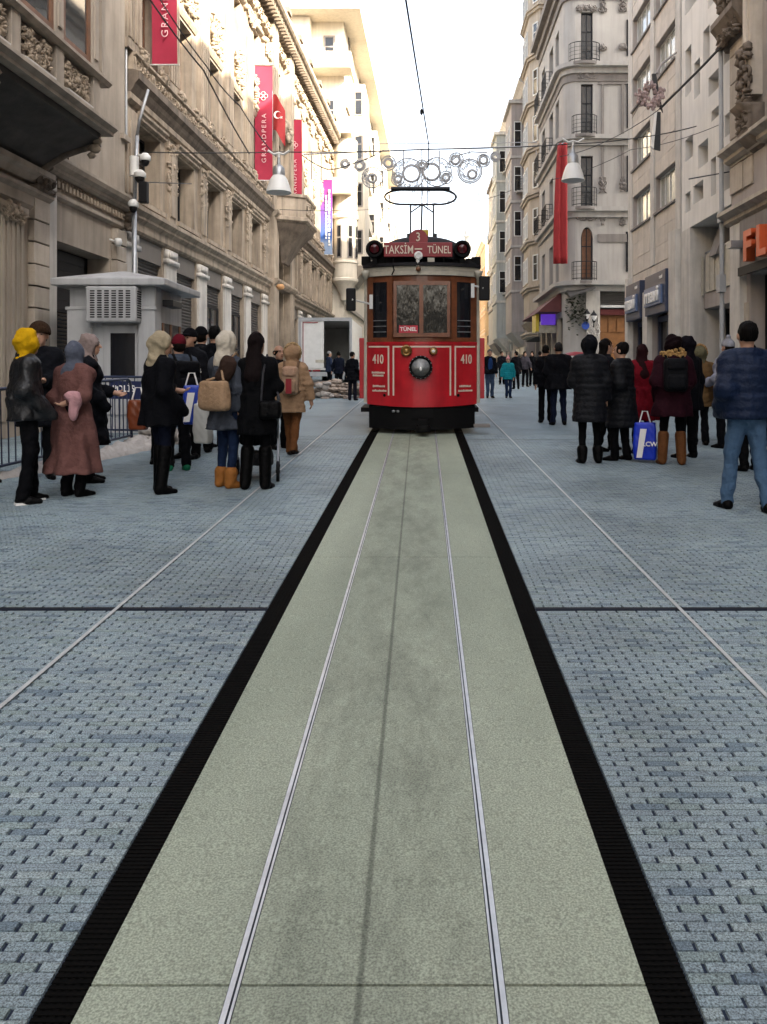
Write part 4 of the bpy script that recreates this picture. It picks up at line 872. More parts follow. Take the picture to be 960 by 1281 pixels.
m = MB(); m.hull([(x4(709), Y4 - .75, z4(374)), (x4(741), Y4 - .75, z4(363)), (x4(741), Y4 + .02, z4(363)), (x4(709), Y4 + .5, z4(366)), (x4(709), Y4 - .72, z4(372)), (x4(741), Y4 - .72, z4(361)), (x4(741), Y4 + .02, z4(358)), (x4(709), Y4 + .5, z4(358))]); m.build('corner_awning', M['soffit'], b, world=True)
m = MB(); m.box(xs_ - .7, xs_ - .05, 36.1, 36.25, z4(402), z4(385)); m.build('purple_sign', pm('purple_sign_face', (.08, .03, .32), .4, emit=(.12, .04, .5, .12)), b, world=True)
m = MB(); m.box(xs_ - .8, xs_ - .02, 36.05, 36.09, z4(413), z4(403)); m.build('cream_sign', M['creampaint'], b, world=True)
m = MB(); m.box(xs_ - .95, xs_ - .81, 36.0, 37.2, z4(411), z4(386)); m.build('yellow_sign', M['yellow'], b, world=True)
m = MB(); m.box(xs_ + .1, xs_ + .2, 35.2, 41, .8, 4.2); m.build('shop_glazing', M['glassb'], b, world=True)
for k in range(4): m = MB(); m.box(xs_ - .06, xs_ + .3, 35.4 + 1.6 * k, 35.8 + 1.6 * k, .8, 4.2); m.build('shop_pier', M['beige'], b, world=True)
for px, py in ((732.5, 396), (741, 398)):
    m = MB(); c = (x4(px), Y4 - .35, z4(py)); m.tube([(c[0], Y4, c[2] - .35), (c[0], Y4 - .3, c[2] - .4), (c[0], c[1], c[2] - .2)], .02, 5); m.lathe([(.03, -.22), (.06, -.18), (.13, .08), (.15, .1), (.04, .24), (.02, .3)], c, 6); o = m.build('wall_lantern', M['iron'], b, world=True)
    g_ = MB(); g_.lathe([(.065, -.13), (.125, .07)], (c[0], c[1] - .012, c[2]), 6); g_.build('lantern_glass', M['whitetext'], o, world=True); o.children[0].matrix_parent_inverse = (Matrix.Translation((7.2, 34, gz(34))) @ IV).inverted()
m = MB(); rr = random.Random(4)
for k in range(260):
    c = (x4(rr.uniform(706, 730)), Y4 - .1 - rr.random() * .6, z4(rr.gauss(388, 10))); a = rr.uniform(0, 6.28); d = Vector((math.cos(a), math.sin(a), rr.uniform(-.6, .6))) * .09; e = Vector((-math.sin(a), math.cos(a), rr.uniform(-.3, .3))) * .05
    cv = Vector(c); m.quad(cv - d, cv + e, cv + d, cv - e)
o = m.build('hanging_plant', pm('dark_ivy_leaves', (.03, .04, .02), .6, .4, 9)); tag(o, 'dark trailing plant hanging under the awning of the grey corner house', 'plant')
o = MB().lathe([(.0, -.02), (.16, -.02), (.16, 0), (0, 0)], (0, 0, 0), 16, 'y').build('round_blue_sign', pm('blue_sign', (.03, .08, .4), .4)); o.location = (x4(731), Y4 - .3, z4(408)); tag(o, 'round blue sign below the wall lanterns of the grey corner house', 'sign')
# R5: beige house with stacked canted bay
b = thing('bay_house', 'tall beige house with a stack of canted bays beyond the grey corner house', 'building', (7.6, 46, gz(46)))
IV5 = Matrix.Translation((-7.6, -46, -gz(46)))
m = MB(); m.box(7.3, 16, 41.6, 52.2, 0, 26); m.build('wall', M['beige'], b, world=True)
bp_ = [(7.9, 45.4), (6.62, 45.4), (6.15, 46.4), (6.15, 49), (6.62, 49.9), (7.9, 49.9)]
m = MB(); m.ez(bp_, 4.9, 26); m.build('canted_bay', M['beige'], b, world=True)
def off(p, d): cx, cy = 7.9, 47.65; return [(cx + (x - cx) * (1 + d), cy + (y - cy) * (1 + d)) for x, y in p]
S5 = 45.4 / F
for k in range(-2, 8):
    zf = CH + (HY - (350 - 58.5 * k)) * S5
    m = MB(); m.ez(off(bp_, .07), zf - .55, zf - .4); m.ez(off(bp_, .12), zf - .395, zf - .28); m.build('bay_cornice', M['beige'], b, world=True)
    for px in (680.5,):
        x = (px - CX) * S5
        if zf > 4.9: window(b, 0, .36, 0, 1.35, 0, M['whitemetal'], M['glassb'], 1, 2, .07).matrix_parent_inverse = IV5; o = b.children[-1]; o.location = (x, 45.34, zf - .05 - 1.3 * 0 - .0)
        if zf > 4.9:
            mm = MB(); mm.box(x - .1, x + .46, 45.33, 45.399, zf - .12, zf - .055); mm.box(x - .1, x + .46, 45.33, 45.399, zf + 1.31, zf + 1.42); mm.build('window_trim', M['pale'], b, world=True)
            w_ = window(b, 0, .5, 0, 1.5, 0, M['whitemetal'], M['glassb'], 1, 2, .06); w_.matrix_parent_inverse = IV5; w_.location = (6.28, 46.0, zf); w_.rotation_euler = (0, 0, R(-65))
            for yy in (47, 48.2): w_ = window(b, 0, .8, 0, 1.5, 0, M['whitemetal'], M['glassb'], 2, 2, .06); w_.matrix_parent_inverse = IV5; w_.location = (6.09, yy + .8, zf); w_.rotation_euler = (0, 0, R(-90))
m = MB(); m.hull([(7, 46, 3.9), (7.29, 46, 3.9), (7.29, 49.4, 3.9), (7, 49.4, 3.9), (6.1, 45.4, 4.89), (7.29, 45.4, 4.89), (7.29, 49.9, 4.89), (6.1, 49.9, 4.89)]); m.build('bay_corbel', M['beige'], b, world=True)
for k in range(3): m = MB(); m.box(7.22, 7.32, 42 + 3.3 * k, 44.6 + 3.3 * k, .5, 4.0); m.build('shop_glazing', M['glassb'], b, world=True)
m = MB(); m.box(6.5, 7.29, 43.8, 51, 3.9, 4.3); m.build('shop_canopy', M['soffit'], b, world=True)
far_block('rosy grey house with crowning cornice between the bay house and a pale green one', 1, 6.75, 52.3, 60.4, 21.2, M['rose'], M['rgrey'], seed=11, bal=True, storey=3.0, bay=.85)
far_block('narrow pale green house in the distant row past the rosy one', 1, 6.65, 60.6, 68, 21.6, M['palegreen'], M['pale'], seed=12, bal=True, storey=3.1, bay=1.0)
far_block('weathered grey house closing the distant row before the ochre building', 1, 6.85, 68.2, 80, 20.2, M['rgrey'], M['rgrey2'], seed=13, storey=3.3, bal=True, bay=.7)
far_block('far ochre building glimpsed past the tram mirror', 1, 8.2, 106, 124, 20, M['ochre'], M['cream'], seed=14)
far_block('pale distant building with a flat roof before the ochre one', 1, 8.8, 88, 105.6, 15.5, M['palegreen'], M['pale'], seed=16)
# street closes in the far distance
o = thing('distant_tower_house', 'hazy distant house with a pointed turret closing the street', 'building', (9.5, 160, gz(160)))
m = MB(); m.box(-14, 10, 160, 175, 0, 26); m.build('wall', M['cream'], o, world=True)
m = MB(); m.lathe([(1.3, 20), (1.3, 30), (1.5, 30.2), (0.1, 37)], (9.6, 161, 0), 10); m.build('turret', M['rgrey'], o, world=True)
for z in (14, 18, 22):
    for x in (0, 3, 6, 9): m = MB(); m.box(x, x + 1.1, 159.9, 159.99, z, z + 1.9); m.build('window', M['glassb'], o, world=True)
# unseen houses behind the camera, added to shade the street and feed reflections
far_block('added unseen plain stone apartment house behind the viewpoint on the kiosk side', -1, -7.8, -46, -8.3, 20, M['beige'], M['pale'], seed=21, storey=3.6)
far_block('added unseen tall grey apartment house behind the viewpoint on the shop side', 1, 7.2, -46, -6.3, 22, M['rose'], M['pale'], seed=22, storey=3.6)
# ------------------------------------------------------------------ the red heritage tram
TY = 14.0
T = thing('heritage_tram', 'red heritage tram with cream trim, wooden window frames and bow collector on the rails', 'tram', (P(528, 500, TY).x, TY, gz(TY)), (math.atan(SL), 0, 0))
HW = .985
def bow(x, k=.42): return k * (abs(x) / HW) ** 2.1
def bowpts(hw, off=0., n=14, k=.42, x0=None, x1=None):
    x0 = -hw if x0 is None else x0; x1 = hw if x1 is None else x1
    return [(x0 + (x1 - x0) * i / n, bow(x0 + (x1 - x0) * i / n, k) + off) for i in range(n + 1)]
def shell(mb, pts, zf, th=.05):          # curved panel: plan points, zf(x)->(z0,z1)
    n = len(pts); vs = []
    for (x, y) in pts:
        z0, z1 = zf(x); vs += [(x, y, z0), (x, y, z1), (x, y + th, z1), (x, y + th, z0)]
    fs = []
    for i in range(n - 1):
        a, b2 = i * 4, (i + 1) * 4
        for k in range(4): fs.append((a + k, b2 + k, b2 + (k + 1) % 4, a + (k + 1) % 4))
    return mb.add(vs, fs + [(0, 1, 2, 3), ((n - 1) * 4 + 3, (n - 1) * 4 + 2, (n - 1) * 4 + 1, (n - 1) * 4)])
m = MB(); shell(m, bowpts(HW, 0, 24), lambda x: (.5 + .03 * (abs(x) / HW) ** 2, 1.6), .06); apron = m.build('front_apron', M['redpaint'], T, ang=35)
m = MB(); shell(m, bowpts(HW * .97, .05, 20), lambda x: (.1, .495), .1); m.build('front_skirt', M['blackpaint'], T, ang=35)
m = MB(); shell(m, bowpts(HW + .01, -.012, 24), lambda x: (1.6, 1.645), .08); m.build('belt_rail', M['redpaint'], T, ang=35)
# cream lining: three panels
for (x0, x1) in ((-.955, -.575), (-.515, .515), (.575, .955)):
    m = MB(); t = .014
    shell(m, bowpts(0, -.006, 8, x0=x0, x1=x1), lambda x: (1.545, 1.573), .006)
    for xx in ([x1 - .028] if x0 < -.6 else [x0] if x0 > .5 else [x0, x1 - .028]):
        shell(m, bowpts(0, -.006, 2, x0=xx, x1=xx + .028), lambda x: (.70, 1.544), .006)
    m.build('panel_lining', M['creamline'], apron)
def on(x, d=.012): return bow(x) - d
sl = lambda x: math.atan2(2.1 * .42 * (abs(x) / HW) ** 1.1 / HW * (1 if x > 0 else -1), 1)
for x in (-.78, .79):
    text('car_number', '410', .23, M['creamline'], apron, (x, on(x), 1.33), (R(90), 0, sl(x)), ex=.004, bold=.003, sx=.72)
rr = random.Random(6)
for (x, z, wd, n) in ((-.78, 1.1, .28, 1), (-.78, 1.05, .24, 1), (-.77, .86, .26, 1), (-.76, .78, .3, 1), (.77, .86, .26, 1), (.77, .78, .3, 1)):
    m = MB(); u = -wd / 2
    while u < wd / 2:
        w = rr.uniform(.014, .03); m.box(u, u + w, -.002, .004, -.018, rr.uniform(.01, .02)); u += w + .008
    o = m.build('small_lettering', M['creamline'], apron, kind='stuff'); o.location = (x, on(x, .008), z); o.rotation_euler = (0, 0, sl(x))
# headlamp
m = MB(); m.lathe([(.0, .02), (.19, .02), (.205, -.02), (.205, -.09), (.185, -.11), (.16, -.1), (.155, -.04), (0, -.02)], (-.02, 0, 1.2), 28, 'y'); hl = m.build('headlamp', M['blackpaint'], T, ang=40)
m = MB(); m.lathe([(.0, -.035), (.09, -.05), (.157, -.085)], (-.02, -.002, 1.2), 24, 'y'); m.build('reflector', pm('lamp_lens', (.42, .43, .43), .12, .35, 18, .2, 30, spec=.8), hl, True)
m = MB(); m.blob((-.02, -.075, 1.17), (.028, .03, .05)); m.build('bulb', M['whitetext'], hl, True)
for k in range(16):
    a = k / 16 * 6.283; m = MB(); m.blob((-.02 + .192 * math.cos(a), -.095, 1.2 + .192 * math.sin(a)), (.014, .012, .014)); m.build('rim_bolt', M['steel'], hl, True)
m = MB(); m.lathe([(.0, .01), (.1, .01), (.1, -.03), (.075, -.055), (.05, -.04), (.03, -.07), (0, -.075)], (-.27, 0, 1.49), 20, 'y'); m.build('gong', M['bronze'], T, ang=40)
m = MB(); m.lathe([(.0, .01), (.075, .01), (.075, -.03), (.05, -.06), (0, -.065)], (.2, .0, 1.48), 18, 'y'); lm = m.build('marker_lamp', M['bronze'], T, ang=40)
m = MB(); m.blob((.2, -.062, 1.48), (.035, .02, .035)); m.build('lens', M['whitetext'], lm, True)
# glazed front
xp = [-.955, -.70, -.545, .545, .70, .955]
for x, w in ((-.925, .055), (-.565, .05), (.565, .05), (.925, .055)):
    m = MB(); shell(m, bowpts(0, -.008, 2, x0=x - w, x1=x + w), lambda q_: (1.646, 2.8), .07); m.build('window_post', M['varnish'], T)
m = MB(); shell(m, bowpts(HW - .01, .02, 20), lambda x: (1.648, 1.72), .05); m.build('window_sill', M['varnish'], T)
m = MB(); shell(m, bowpts(HW - .01, .02, 20), lambda x: (2.7, 2.8), .05); m.build('window_head', M['varnish'], T)
fr = MB(); fr.box(-.495, .495, .0, .04, 1.73, 1.8); fr.box(-.495, .495, .0, .04, 2.63, 2.7); fr.box(-.495, -.44, .0, .04, 1.8, 2.63); fr.box(.44, .495, .0, .04, 1.8, 2.63); fr.box(-.045, .025, -.004, .044, 1.8, 2.63); fo = fr.build('windscreen_frame', M['varnish'], T)
M['tramglass'] = pm('tram_glass', (.012, .013, .013), .03, .2, 1, .5, 4, spec=.6)
_nt = M['tramglass'].node_tree; _mp = _nt.nodes.new('ShaderNodeMapping'); _mp.inputs['Scale'].default_value = (2.2, 1, .6)
_nb = [n for n in _nt.nodes if n.type == 'TEX_NOISE'][-1]; _nt.links.new(_nt.nodes['Texture Coordinate'].outputs['Object'], _mp.inputs['Vector']); _nt.links.new(_mp.outputs[0], _nb.inputs['Vector'])
for x0, x1 in ((-.44, -.045), (.025, .44)): m = MB(); m.box(x0, x1, .015, .022, 1.8, 2.63); m.build('pane', M['tramglass'], fo)
m = MB(); m.box(-.4, -.07, .0, .012, 1.8, 1.93); dp = m.build('destination_plate', pm('red_cardboard', (.45, .03, .05), .6), T)
text('plate_lettering', 'TÜNEL', .095, M['whitetext'], dp, (-.235, -.004, 1.862), ex=.002, bold=.002)
for sg in (-1, 1):
    for xa, xb in ((.61, .885),):
        m = MB(); shell(m, bowpts(0, .03, 4, x0=sg * xa if sg > 0 else -xb, x1=sg * xb if sg > 0 else -xa), lambda x: (1.72, 2.7), .01); m.build('side_pane', M['glassb'], T)
    for k in range(3): m = MB(); m.tube([(sg * .63, bow(.63) - .0, 1.82 + .1 * k), (sg * .87, bow(.87) - .0, 1.82 + .1 * k)], .008, 5); m.build('guard_bar', M['steel'], T)
# cream fascia and roof
m = MB(); shell(m, bowpts(HW + .03, -.04, 24), lambda x: (2.805, 2.96), .1); m.build('fascia', M['creampaint'], T, ang=35)
m = MB(); shell(m, bowpts(HW + .035, -.05, 24), lambda x: (2.89, 2.905), .02); m.build('fascia_bead', M['creampaint'], T, ang=35)
m = MB(); pts = bowpts(HW + .07, -.09, 20); plan_ = pts + [(HW + .07, 8.6), (-HW - .07, 8.6)]; m.ez(plan_, 2.965, 3.02)
pts2 = bowpts(HW - .1, .1, 20); n_ = len(pts)
m.build('roof_edge', M['roofdark'], T)
m = MB(); prof = [(-1.0, 3.02), (-.85, 3.1), (-.6, 3.17), (-.3, 3.2), (0, 3.21), (.3, 3.2), (.6, 3.17), (.85, 3.1), (1.0, 3.02)]; m.ey(prof, .35, 8.3); m.build('roof', M['roofdark'], T, ang=40)
m = MB(); rings = []
for (y, s, h) in ((.2, .5, .12), (.26, .66, .24), (.4, .72, .33), (.8, .76, .38), (7.6, .76, .38)):
    rings.append([(math.cos(a) * s, y, 3.1 + .1 + h * math.sin(a) ** .7 if math.sin(a) > 0 else 3.1) for a in [math.pi * i / 14 for i in range(15)]])
loft(m, rings); m.build('clerestory', M['roofdark'], T, ang=50)
# destination sign on the roof
m = MB(); m.box(-.66, .53, .0, .06, 3.12, 3.37); sg_ = m.build('destination_sign', M['redsign'], T, bevel=.008)
m = MB(); m.lathe([(0, .0), (.165, .0), (.165, .055), (0, .055)], (-.06, .005, 3.43), 24, 'y'); m.build('number_disc', M['redsign'], sg_)
text('sign_lettering', 'TAKSİM', .2, M['creamline'], sg_, (-.4, -.006, 3.235), ex=.003, bold=.001, sx=.72)
text('sign_lettering', '–', .24, M['creamline'], sg_, (-.06, -.006, 3.265), ex=.003, bold=.003)
text('sign_lettering', 'TÜNEL', .185, M['creamline'], sg_, (.3, -.006, 3.235), ex=.003, bold=.001, sx=.72)
text('sign_number', '3', .21, M['creamline'], sg_, (-.065, -.006, 3.455), ex=.003, bold=.001, sx=.85)
for x in (-.5, .38): m = MB(); m.tube([(x, .05, 3.0), (x, .03, 3.12)], .02, 6); m.build('sign_bracket', M['blackpaint'], T)
M['redlens'] = pm('dark_red_lens', (.06, .004, .008), .2, .1, 4, 0, coat=.5)
for x in (-.83, .71):
    m = MB(); m.lathe([(0, .25), (.12, .25), (.155, .2), (.155, .0), (.14, -.03), (.11, -.03), (.1, .0), (0, .0)], (x, .12, 3.27), 20, 'y'); o = m.build('roof_lamp', M['blackpaint'], T, ang=40)
    m = MB(); m.lathe([(0, -.03), (.07, -.02), (.1, .005)], (x, .118, 3.27), 18, 'y'); m.build('lens', M['redlens'], o, True)
    m = MB(); m.box(x - .04, x + .04, .15, .3, 3.0, 3.13); m.build('lamp_foot', M['blackpaint'], T)
for x in (-1.0, -.72, .62, .86, .97):
    m = MB(); m.box(x - .08, x + .08, .18 + abs(x) * .2, .4 + abs(x) * .2, 3.02, 3.02 + rr.uniform(.06, .2)); m.build('roof_fitting', M['blackpaint'], T, bevel=.01)
m = MB(); m.tube([(-.07, -.05, 2.96), (-.07, -.07, 3.05), (-.06, -.06, 3.1)], .03, 8); m.lathe([(.0, .03), (.065, .03), (.075, -.03), (.05, -.05), (0, -.04)], (-.06, -.06, 3.13), 16, 'y'); m.build('roof_headlamp', M['whitemetal'], T, ang=40)
m = MB(); m.blob((-.06, -.08, 2.9), (.05, .04, .05)); m.build('bell_knob', M['wood'], T, True)
m = MB(); m.box(.1, .22, -.03, .0, 3.03, 3.1); m.build('fleet_plate', M['creampaint'], T)
m = MB(); m.tube([(-.5, -.07, 2.97), (-.48, -.09, 2.88), (-.52, -.07, 2.8)], .012, 5); m.build('lamp_cable', M['blackpaint'], T)
for sg in (-1, 1):
    m = MB(); m.lathe([(0, 0), (.04, .02), (.07, .1), (.08, .16)], (sg * 1.0, .25, 2.74), 10); m.build('corner_bracket', M['creampaint'], T, True)
    m = MB(); m.tube([(sg * 1.0, .42, 2.95), (sg * 1.02, .45, .55)], .03, 8); m.build('grab_pole', M['creampaint'], T)
# bow collector
m = MB(); zt = 4.33
pts = []
for i in range(28):
    a = 2 * math.pi * i / 28; cx_ = .33 if math.cos(a) > 0 else -.33
    pts.append((-.03 + cx_ + .33 * math.cos(a), 1.0 + .55 * math.sin(a), zt - .03 * math.sin(a)))
m.tube(pts, .02, 6, closed=True); co = m.build('bow_collector', M['iron'], T, True)
m = MB(); m.tube([(-.55, .42, zt + .045), (.5, .42, zt + .045)], .04, 6); m.build('contact_shoe', M['iron'], co)
for x in (-.22, .22):
    m = MB(); m.tube([(x, 1.3, 3.5), (x, 1.5, zt - .05)], .018, 6); m.tube([(x, 1.45, zt - .2), (0, 1.5, zt - .04)], .014, 5); m.build('collector_arm', M['iron'], co)
m = MB(); m.tube([(-.02, 1.3, 3.55), (.0, 1.5, zt - .05)], .02, 6); m.build('collector_spring', M['iron'], co)
m = MB(); m.tube([(-.26, 1.3, 3.62), (.26, 1.3, 3.62)], .03, 6); m.tube([(-.26, 1.0, 3.58), (.26, 1.0, 3.58)], .025, 6); m.box(-.28, -.2, .95, 1.4, 3.42, 3.66); m.box(.2, .28, .95, 1.4, 3.42, 3.66); m.build('collector_base', M['iron'], T)
m = MB(); m.box(-.1, .12, .9, 1.1, 3.62, 3.72); m.build('yellow_insulator', M['yellow'], T)
# body behind the platform
for sg in (-1, 1):
    m = MB(); m.box(sg * HW - .03, sg * HW + .03, 1.5, 8.4, .5, 1.6); m.build('side_panel', M['redpaint'], T)
    m = MB(); m.box(sg * HW - .03, sg * HW + .03, 1.5, 8.4, 2.62, 2.96); m.build('side_letterboard', M['creampaint'], T)
    for k in range(8): m = MB(); y = 1.5 + k * .98; m.box(sg * HW - .03, sg * HW + .03, y, y + .1, 1.6, 2.62); m.build('side_post', M['varnish'], T)
    for k in range(7): m = MB(); y = 1.6 + k * .98; m.box(sg * HW - .01, sg * HW + .0, y, y + .88, 1.6, 2.62); m.build('side_window', M['glassb'], T)
    m = MB(); c = sg * (HW + .15); m.box(min(c, c - sg * .14), max(c, c - sg * .14), .55, .6, .62, 1.72); m.build('folding_gate', M['redpaint'], T, bevel=.01)
    for zz in (.75, 1.2, 1.65): m = MB(); m.box(min(c, c - sg * .14) , max(c, c - sg * .14), .535, .548, zz, zz + .03); m.build('gate_rib', M['redpaint'], T)
    m = MB(); m.box(sg * HW - .12, sg * HW + .04, .5, 1.45, .38, .46); m.build('platform_step', M['blackpaint'], T)
m = MB(); m.box(.93, 1.22, .25, .5, .12, .17); m.build('footboard', M['rgrey2'], T, bevel=.01)
m = MB(); m.box(-.95, .95, .45, 8.4, .46, .52); m.build('floor', M['blackpaint'], T)
m = MB(); m.box(-.95, .95, 8.35, 8.4, .5, 2.96); m.build('rear_wall', M['redpaint'], T)
m = MB(); m.box(-.93, -.3, 1.5, 1.55, .52, 2.9); m.box(.3, .93, 1.5, 1.55, .52, 2.9); m.build('saloon_bulkhead', M['varnish'], T)
for y in (1.3, 6.2):
    for sg in (-.36, .36):
        m = MB(); m.lathe([(.0, -.05), (.34, -.05), (.36, .03), (.3, .05), (0, .05)], (sg, y, .37), 20, 'x'); m.build('wheel', M['steel'], T, ang=40)
m = MB(); m.box(-.7, .7, .8, 7, .2, .44); m.build('truck_frame', M['blackpaint'], T)
m = MB(); m.box(-.06, .1, -.28, .3, .1, .3); m.lathe([(.05, -.06), (.13, -.05), (.15, .0), (.13, .06), (.05, .06)], (.02, -.22, .14), 14); m.build('coupler', M['blackpaint'], T, ang=40)
m = MB(); m.box(-.18, .2, .03, .055, .3, .47); m.build('coupler_plate', M['blackpaint'], T)
m = MB()
for x in (-.5, -.3, -.42): m.blob((x, .12, .42), (.035, .03, .03))
m.build('air_hose_valves', M['steel'], T, True)
for sg, px, py, w, h in ((-1, 439.5, 375, .17, .4), (1, 606, 361, .19, .43)):
    x = (px - 528) * TY / F; z = (545 - py) / 71.4 + .0
    m = MB(); m.box(x - w / 2, x + w / 2, .02, .09, z - h / 2, z + h / 2); o = m.build('wing_mirror', M['black'], T, bevel=.025)
    m = MB(); m.tube([(x - sg * .02, .02, z), (sg * .93, .28, z - .06 * sg * -1)], .018, 6); m.build('mirror_arm', M['whitemetal'], o)
    m = MB(); m.box(sg * .9 - .03, sg * .9 + .03, .24, .29, z - .15, z + .1); m.build('mirror_bracket', M['whitemetal'], o)
    m = MB(); m.box(x - w / 2 + .02, x + w / 2 - .02, .091, .096, z - h / 2 + .02, z + h / 2 - .02); m.build('mirror_glass', M['chrome'], o)
# chip wear dots, front bolts
for x in (-.66, .64): m = MB(); m.lathe([(0, -.012), (.025, -.012), (.03, .01)], (x, bow(x), .7), 10, 'y'); m.build('towing_eye', M['blackpaint'], T)
# ------------------------------------------------------------------ street furniture
rnd = random.Random(31)
# kiosk
KX0, KX1, KY0, KY1 = -6.42, -4.9, 14.5, 16.2; kg = gz(15.2)
k = thing('police_kiosk', 'grey metal booth with louvred air unit and black window beside the barriers', 'kiosk', ((KX0 + KX1) / 2, (KY0 + KY1) / 2, kg))
M['kiosk'] = pm('grey_booth_paint', (.4, .4, .4), .5, .12, 1.8, .05, 40, streak=.26)
def kb(name, mat, *bx, bevel=.012, par=None):
    m = MB()
    for q_ in bx: m.box(*q_)
    o = m.build(name, mat, par or k, world=False, bevel=bevel)
    if par is None: o.matrix_parent_inverse = Matrix.Translation(-k.location)
    return o
zt = kg + 2.62
kb('wall', M['kiosk'], (KX0, KX1, KY0, KY1, kg - .1, zt))
kb('corner_post', M['kiosk'], (KX1 - .26, KX1 + .05, KY0 - .05, KY0 + .3, kg - .1, zt)); kb('corner_post', M['kiosk'], (KX0 - .03, KX0 + .42, KY0 - .04, KY0 + .2, kg - .1, zt - .4))
kb('ledge', M['kiosk'], (KX0 - .06, KX0 + .7, KY0 - .06, KY0, kg + 2.2, kg + 2.26)); kb('ledge', M['kiosk'], (KX1 - .3, KX1 + .08, KY0 - .075, KY0 - .051, kg + 2.2, kg + 2.26))
m = MB(); x0, x1, y0, y1 = KX0 - .22, KX1 + .3, KY0 - .3, KY1 + .3
m.hull([(x0, y0, zt), (x1, y0, zt), (x1, y1, zt), (x0, y1, zt), (x0, y0, zt + .13), (x1, y0, zt + .13), (x1, y1, zt + .13), (x0, y1, zt + .13)])
m.hull([(x0 + .02, y0 + .02, zt + .13), (x1 - .02, y0 + .02, zt + .13), (x1 - .02, y1, zt + .13), (x0 + .02, y1, zt + .13), (x0 + 1.0, y0 + .6, zt + .32), (x1 - .9, y0 + .6, zt + .32), (x1 - .9, y1 - .5, zt + .32), (x0 + 1.0, y1 - .5, zt + .32)])
o = m.build('roof', M['kiosk'], k, world=True, bevel=.02)
ax0, ax1, az0, az1 = -6.0, -5.1, kg + 1.96, kg + 2.6
ac = kb('air_unit', M['kiosk'], (ax0, ax1, KY0 - .32, KY0 - .001, az0, az1), bevel=.03)
sp = (ax1 - ax0 - .14) / 6
for c in range(6):
    m = MB(); xa = ax0 + .07 + c * sp
    for r_ in range(12): m.box(xa + .015, xa + sp - .03, KY0 - .326, KY0 - .318, az0 + .08 + r_ * .042, az0 + .102 + r_ * .042)
    m.build('vent_slots', M['black'], ac, kind='stuff')
m = MB()
for r_ in range(12): m.box(ax1 - .004, ax1 + .004, KY0 - .26, KY0 - .06, az0 + .08 + r_ * .042, az0 + .102 + r_ * .042)
m.build('vent_slots', M['black'], ac, kind='stuff')
w = kb('window_frame', M['kiosk'], (KX0 + .62, KX1 - .29, KY0 - .03, KY0 - .001, kg + .3, kg + 1.92)); kb('window_pane', M['glassb'], (-5.66, -5.22, KY0 - .045, KY0 - .031, kg + .98, kg + 1.78), bevel=0)
kb('side_window', M['glass'], (KX1 + .001, KX1 + .02, KY0 + .45, KY1 - .2, kg + .6, kg + 2.0), bevel=0)
kb('side_frame', M['wood'], (KX1 + .021, KX1 + .04, KY0 + .42, KY0 + .5, kg + .6, kg + 2.0), (KX1 + .021, KX1 + .04, KY1 - .24, KY1 - .16, kg + .6, kg + 2.0), (KX1 + .021, KX1 + .04, KY0 + .9, KY0 + .96, kg + .6, kg + 2.0), bevel=0)
kb('bracket_lamp', M['iron'], (KX1 + .05, KX1 + .25, KY0 + .35, KY0 + .9, kg + 2.3, kg + 2.42))
kb('stencil', M['greymetal'], (KX0 + .36, KX0 + .46, KY0 - .045, KY0 - .041, kg + 1.88, kg + 2.04), (KX0 + .5, KX0 + .6, KY0 - .045, KY0 - .041, kg + 1.88, kg + 2.04), bevel=0)
# barriers
def barrier(a, b2, lab, sign=False):
    a, b2 = Vector(a), Vector(b2); d = b2 - a; L = d.length
    t = thing('crowd_barrier', lab, 'barrier', (a.x, a.y, gz(a.y)), (0, -math.atan(SL) * (d.y / L), math.atan2(d.y, d.x)), group='steel crowd barriers by the kiosk')
    m = MB(); r_ = .12; zt_ = 1.05; z0 = .16
    pts = [(0, 0, .0), (0, 0, zt_ - r_), (r_ * .3, 0, zt_ - r_ * .3), (r_, 0, zt_), (L - r_, 0, zt_), (L - r_ * .3, 0, zt_ - r_ * .3), (L, 0, zt_ - r_), (L, 0, 0)]
    m.tube(pts, .021, 7); m.tube([(0, 0, z0), (L, 0, z0)], .018, 6); m.build('frame', M['navy'], t, True)
    n = int(L / .13)
    bm_ = MB(); bm_.tube([(0, 0, z0), (0, 0, zt_)], .009, 5); me = bm_.mesh('bar', M['navy'])
    for i in range(1, n): obj('bar', me, t, loc=(L * i / n, 0, 0))
    for x in (.12, L - .12): m = MB(); m.tube([(x, -.25, .02), (x, 0, .08), (x, .25, .02)], .016, 5); m.build('foot', M['navy'], t)
    if sign:
        m = MB(); m.box(L * .18, L * .18 + .58, -.03, -.022, .68, .98); s = m.build('sign_plate', pm('navy_plate', (.012, .02, .07), .5), t)
        text('sign_lettering', 'POLİS', .15, M['whitetext'], s, (L * .18 + .27, -.034, .85), ex=.002, bold=.003)
    return t
barrier((-4.95, 8.6), (-4.75, 10.6), 'navy steel crowd barrier behind the yellow-hooded person')
barrier((-4.73, 10.8), (-4.6, 12.6), 'navy steel crowd barrier behind the brown-coated woman')
barrier((-5.5, 13.5), (-4.32, 13.3), 'navy steel crowd barrier with a POLİS plate before the kiosk window', True)
barrier((-4.3, 13.4), (-4.4, 15.4), 'navy steel crowd barrier running along the kiosk side window')
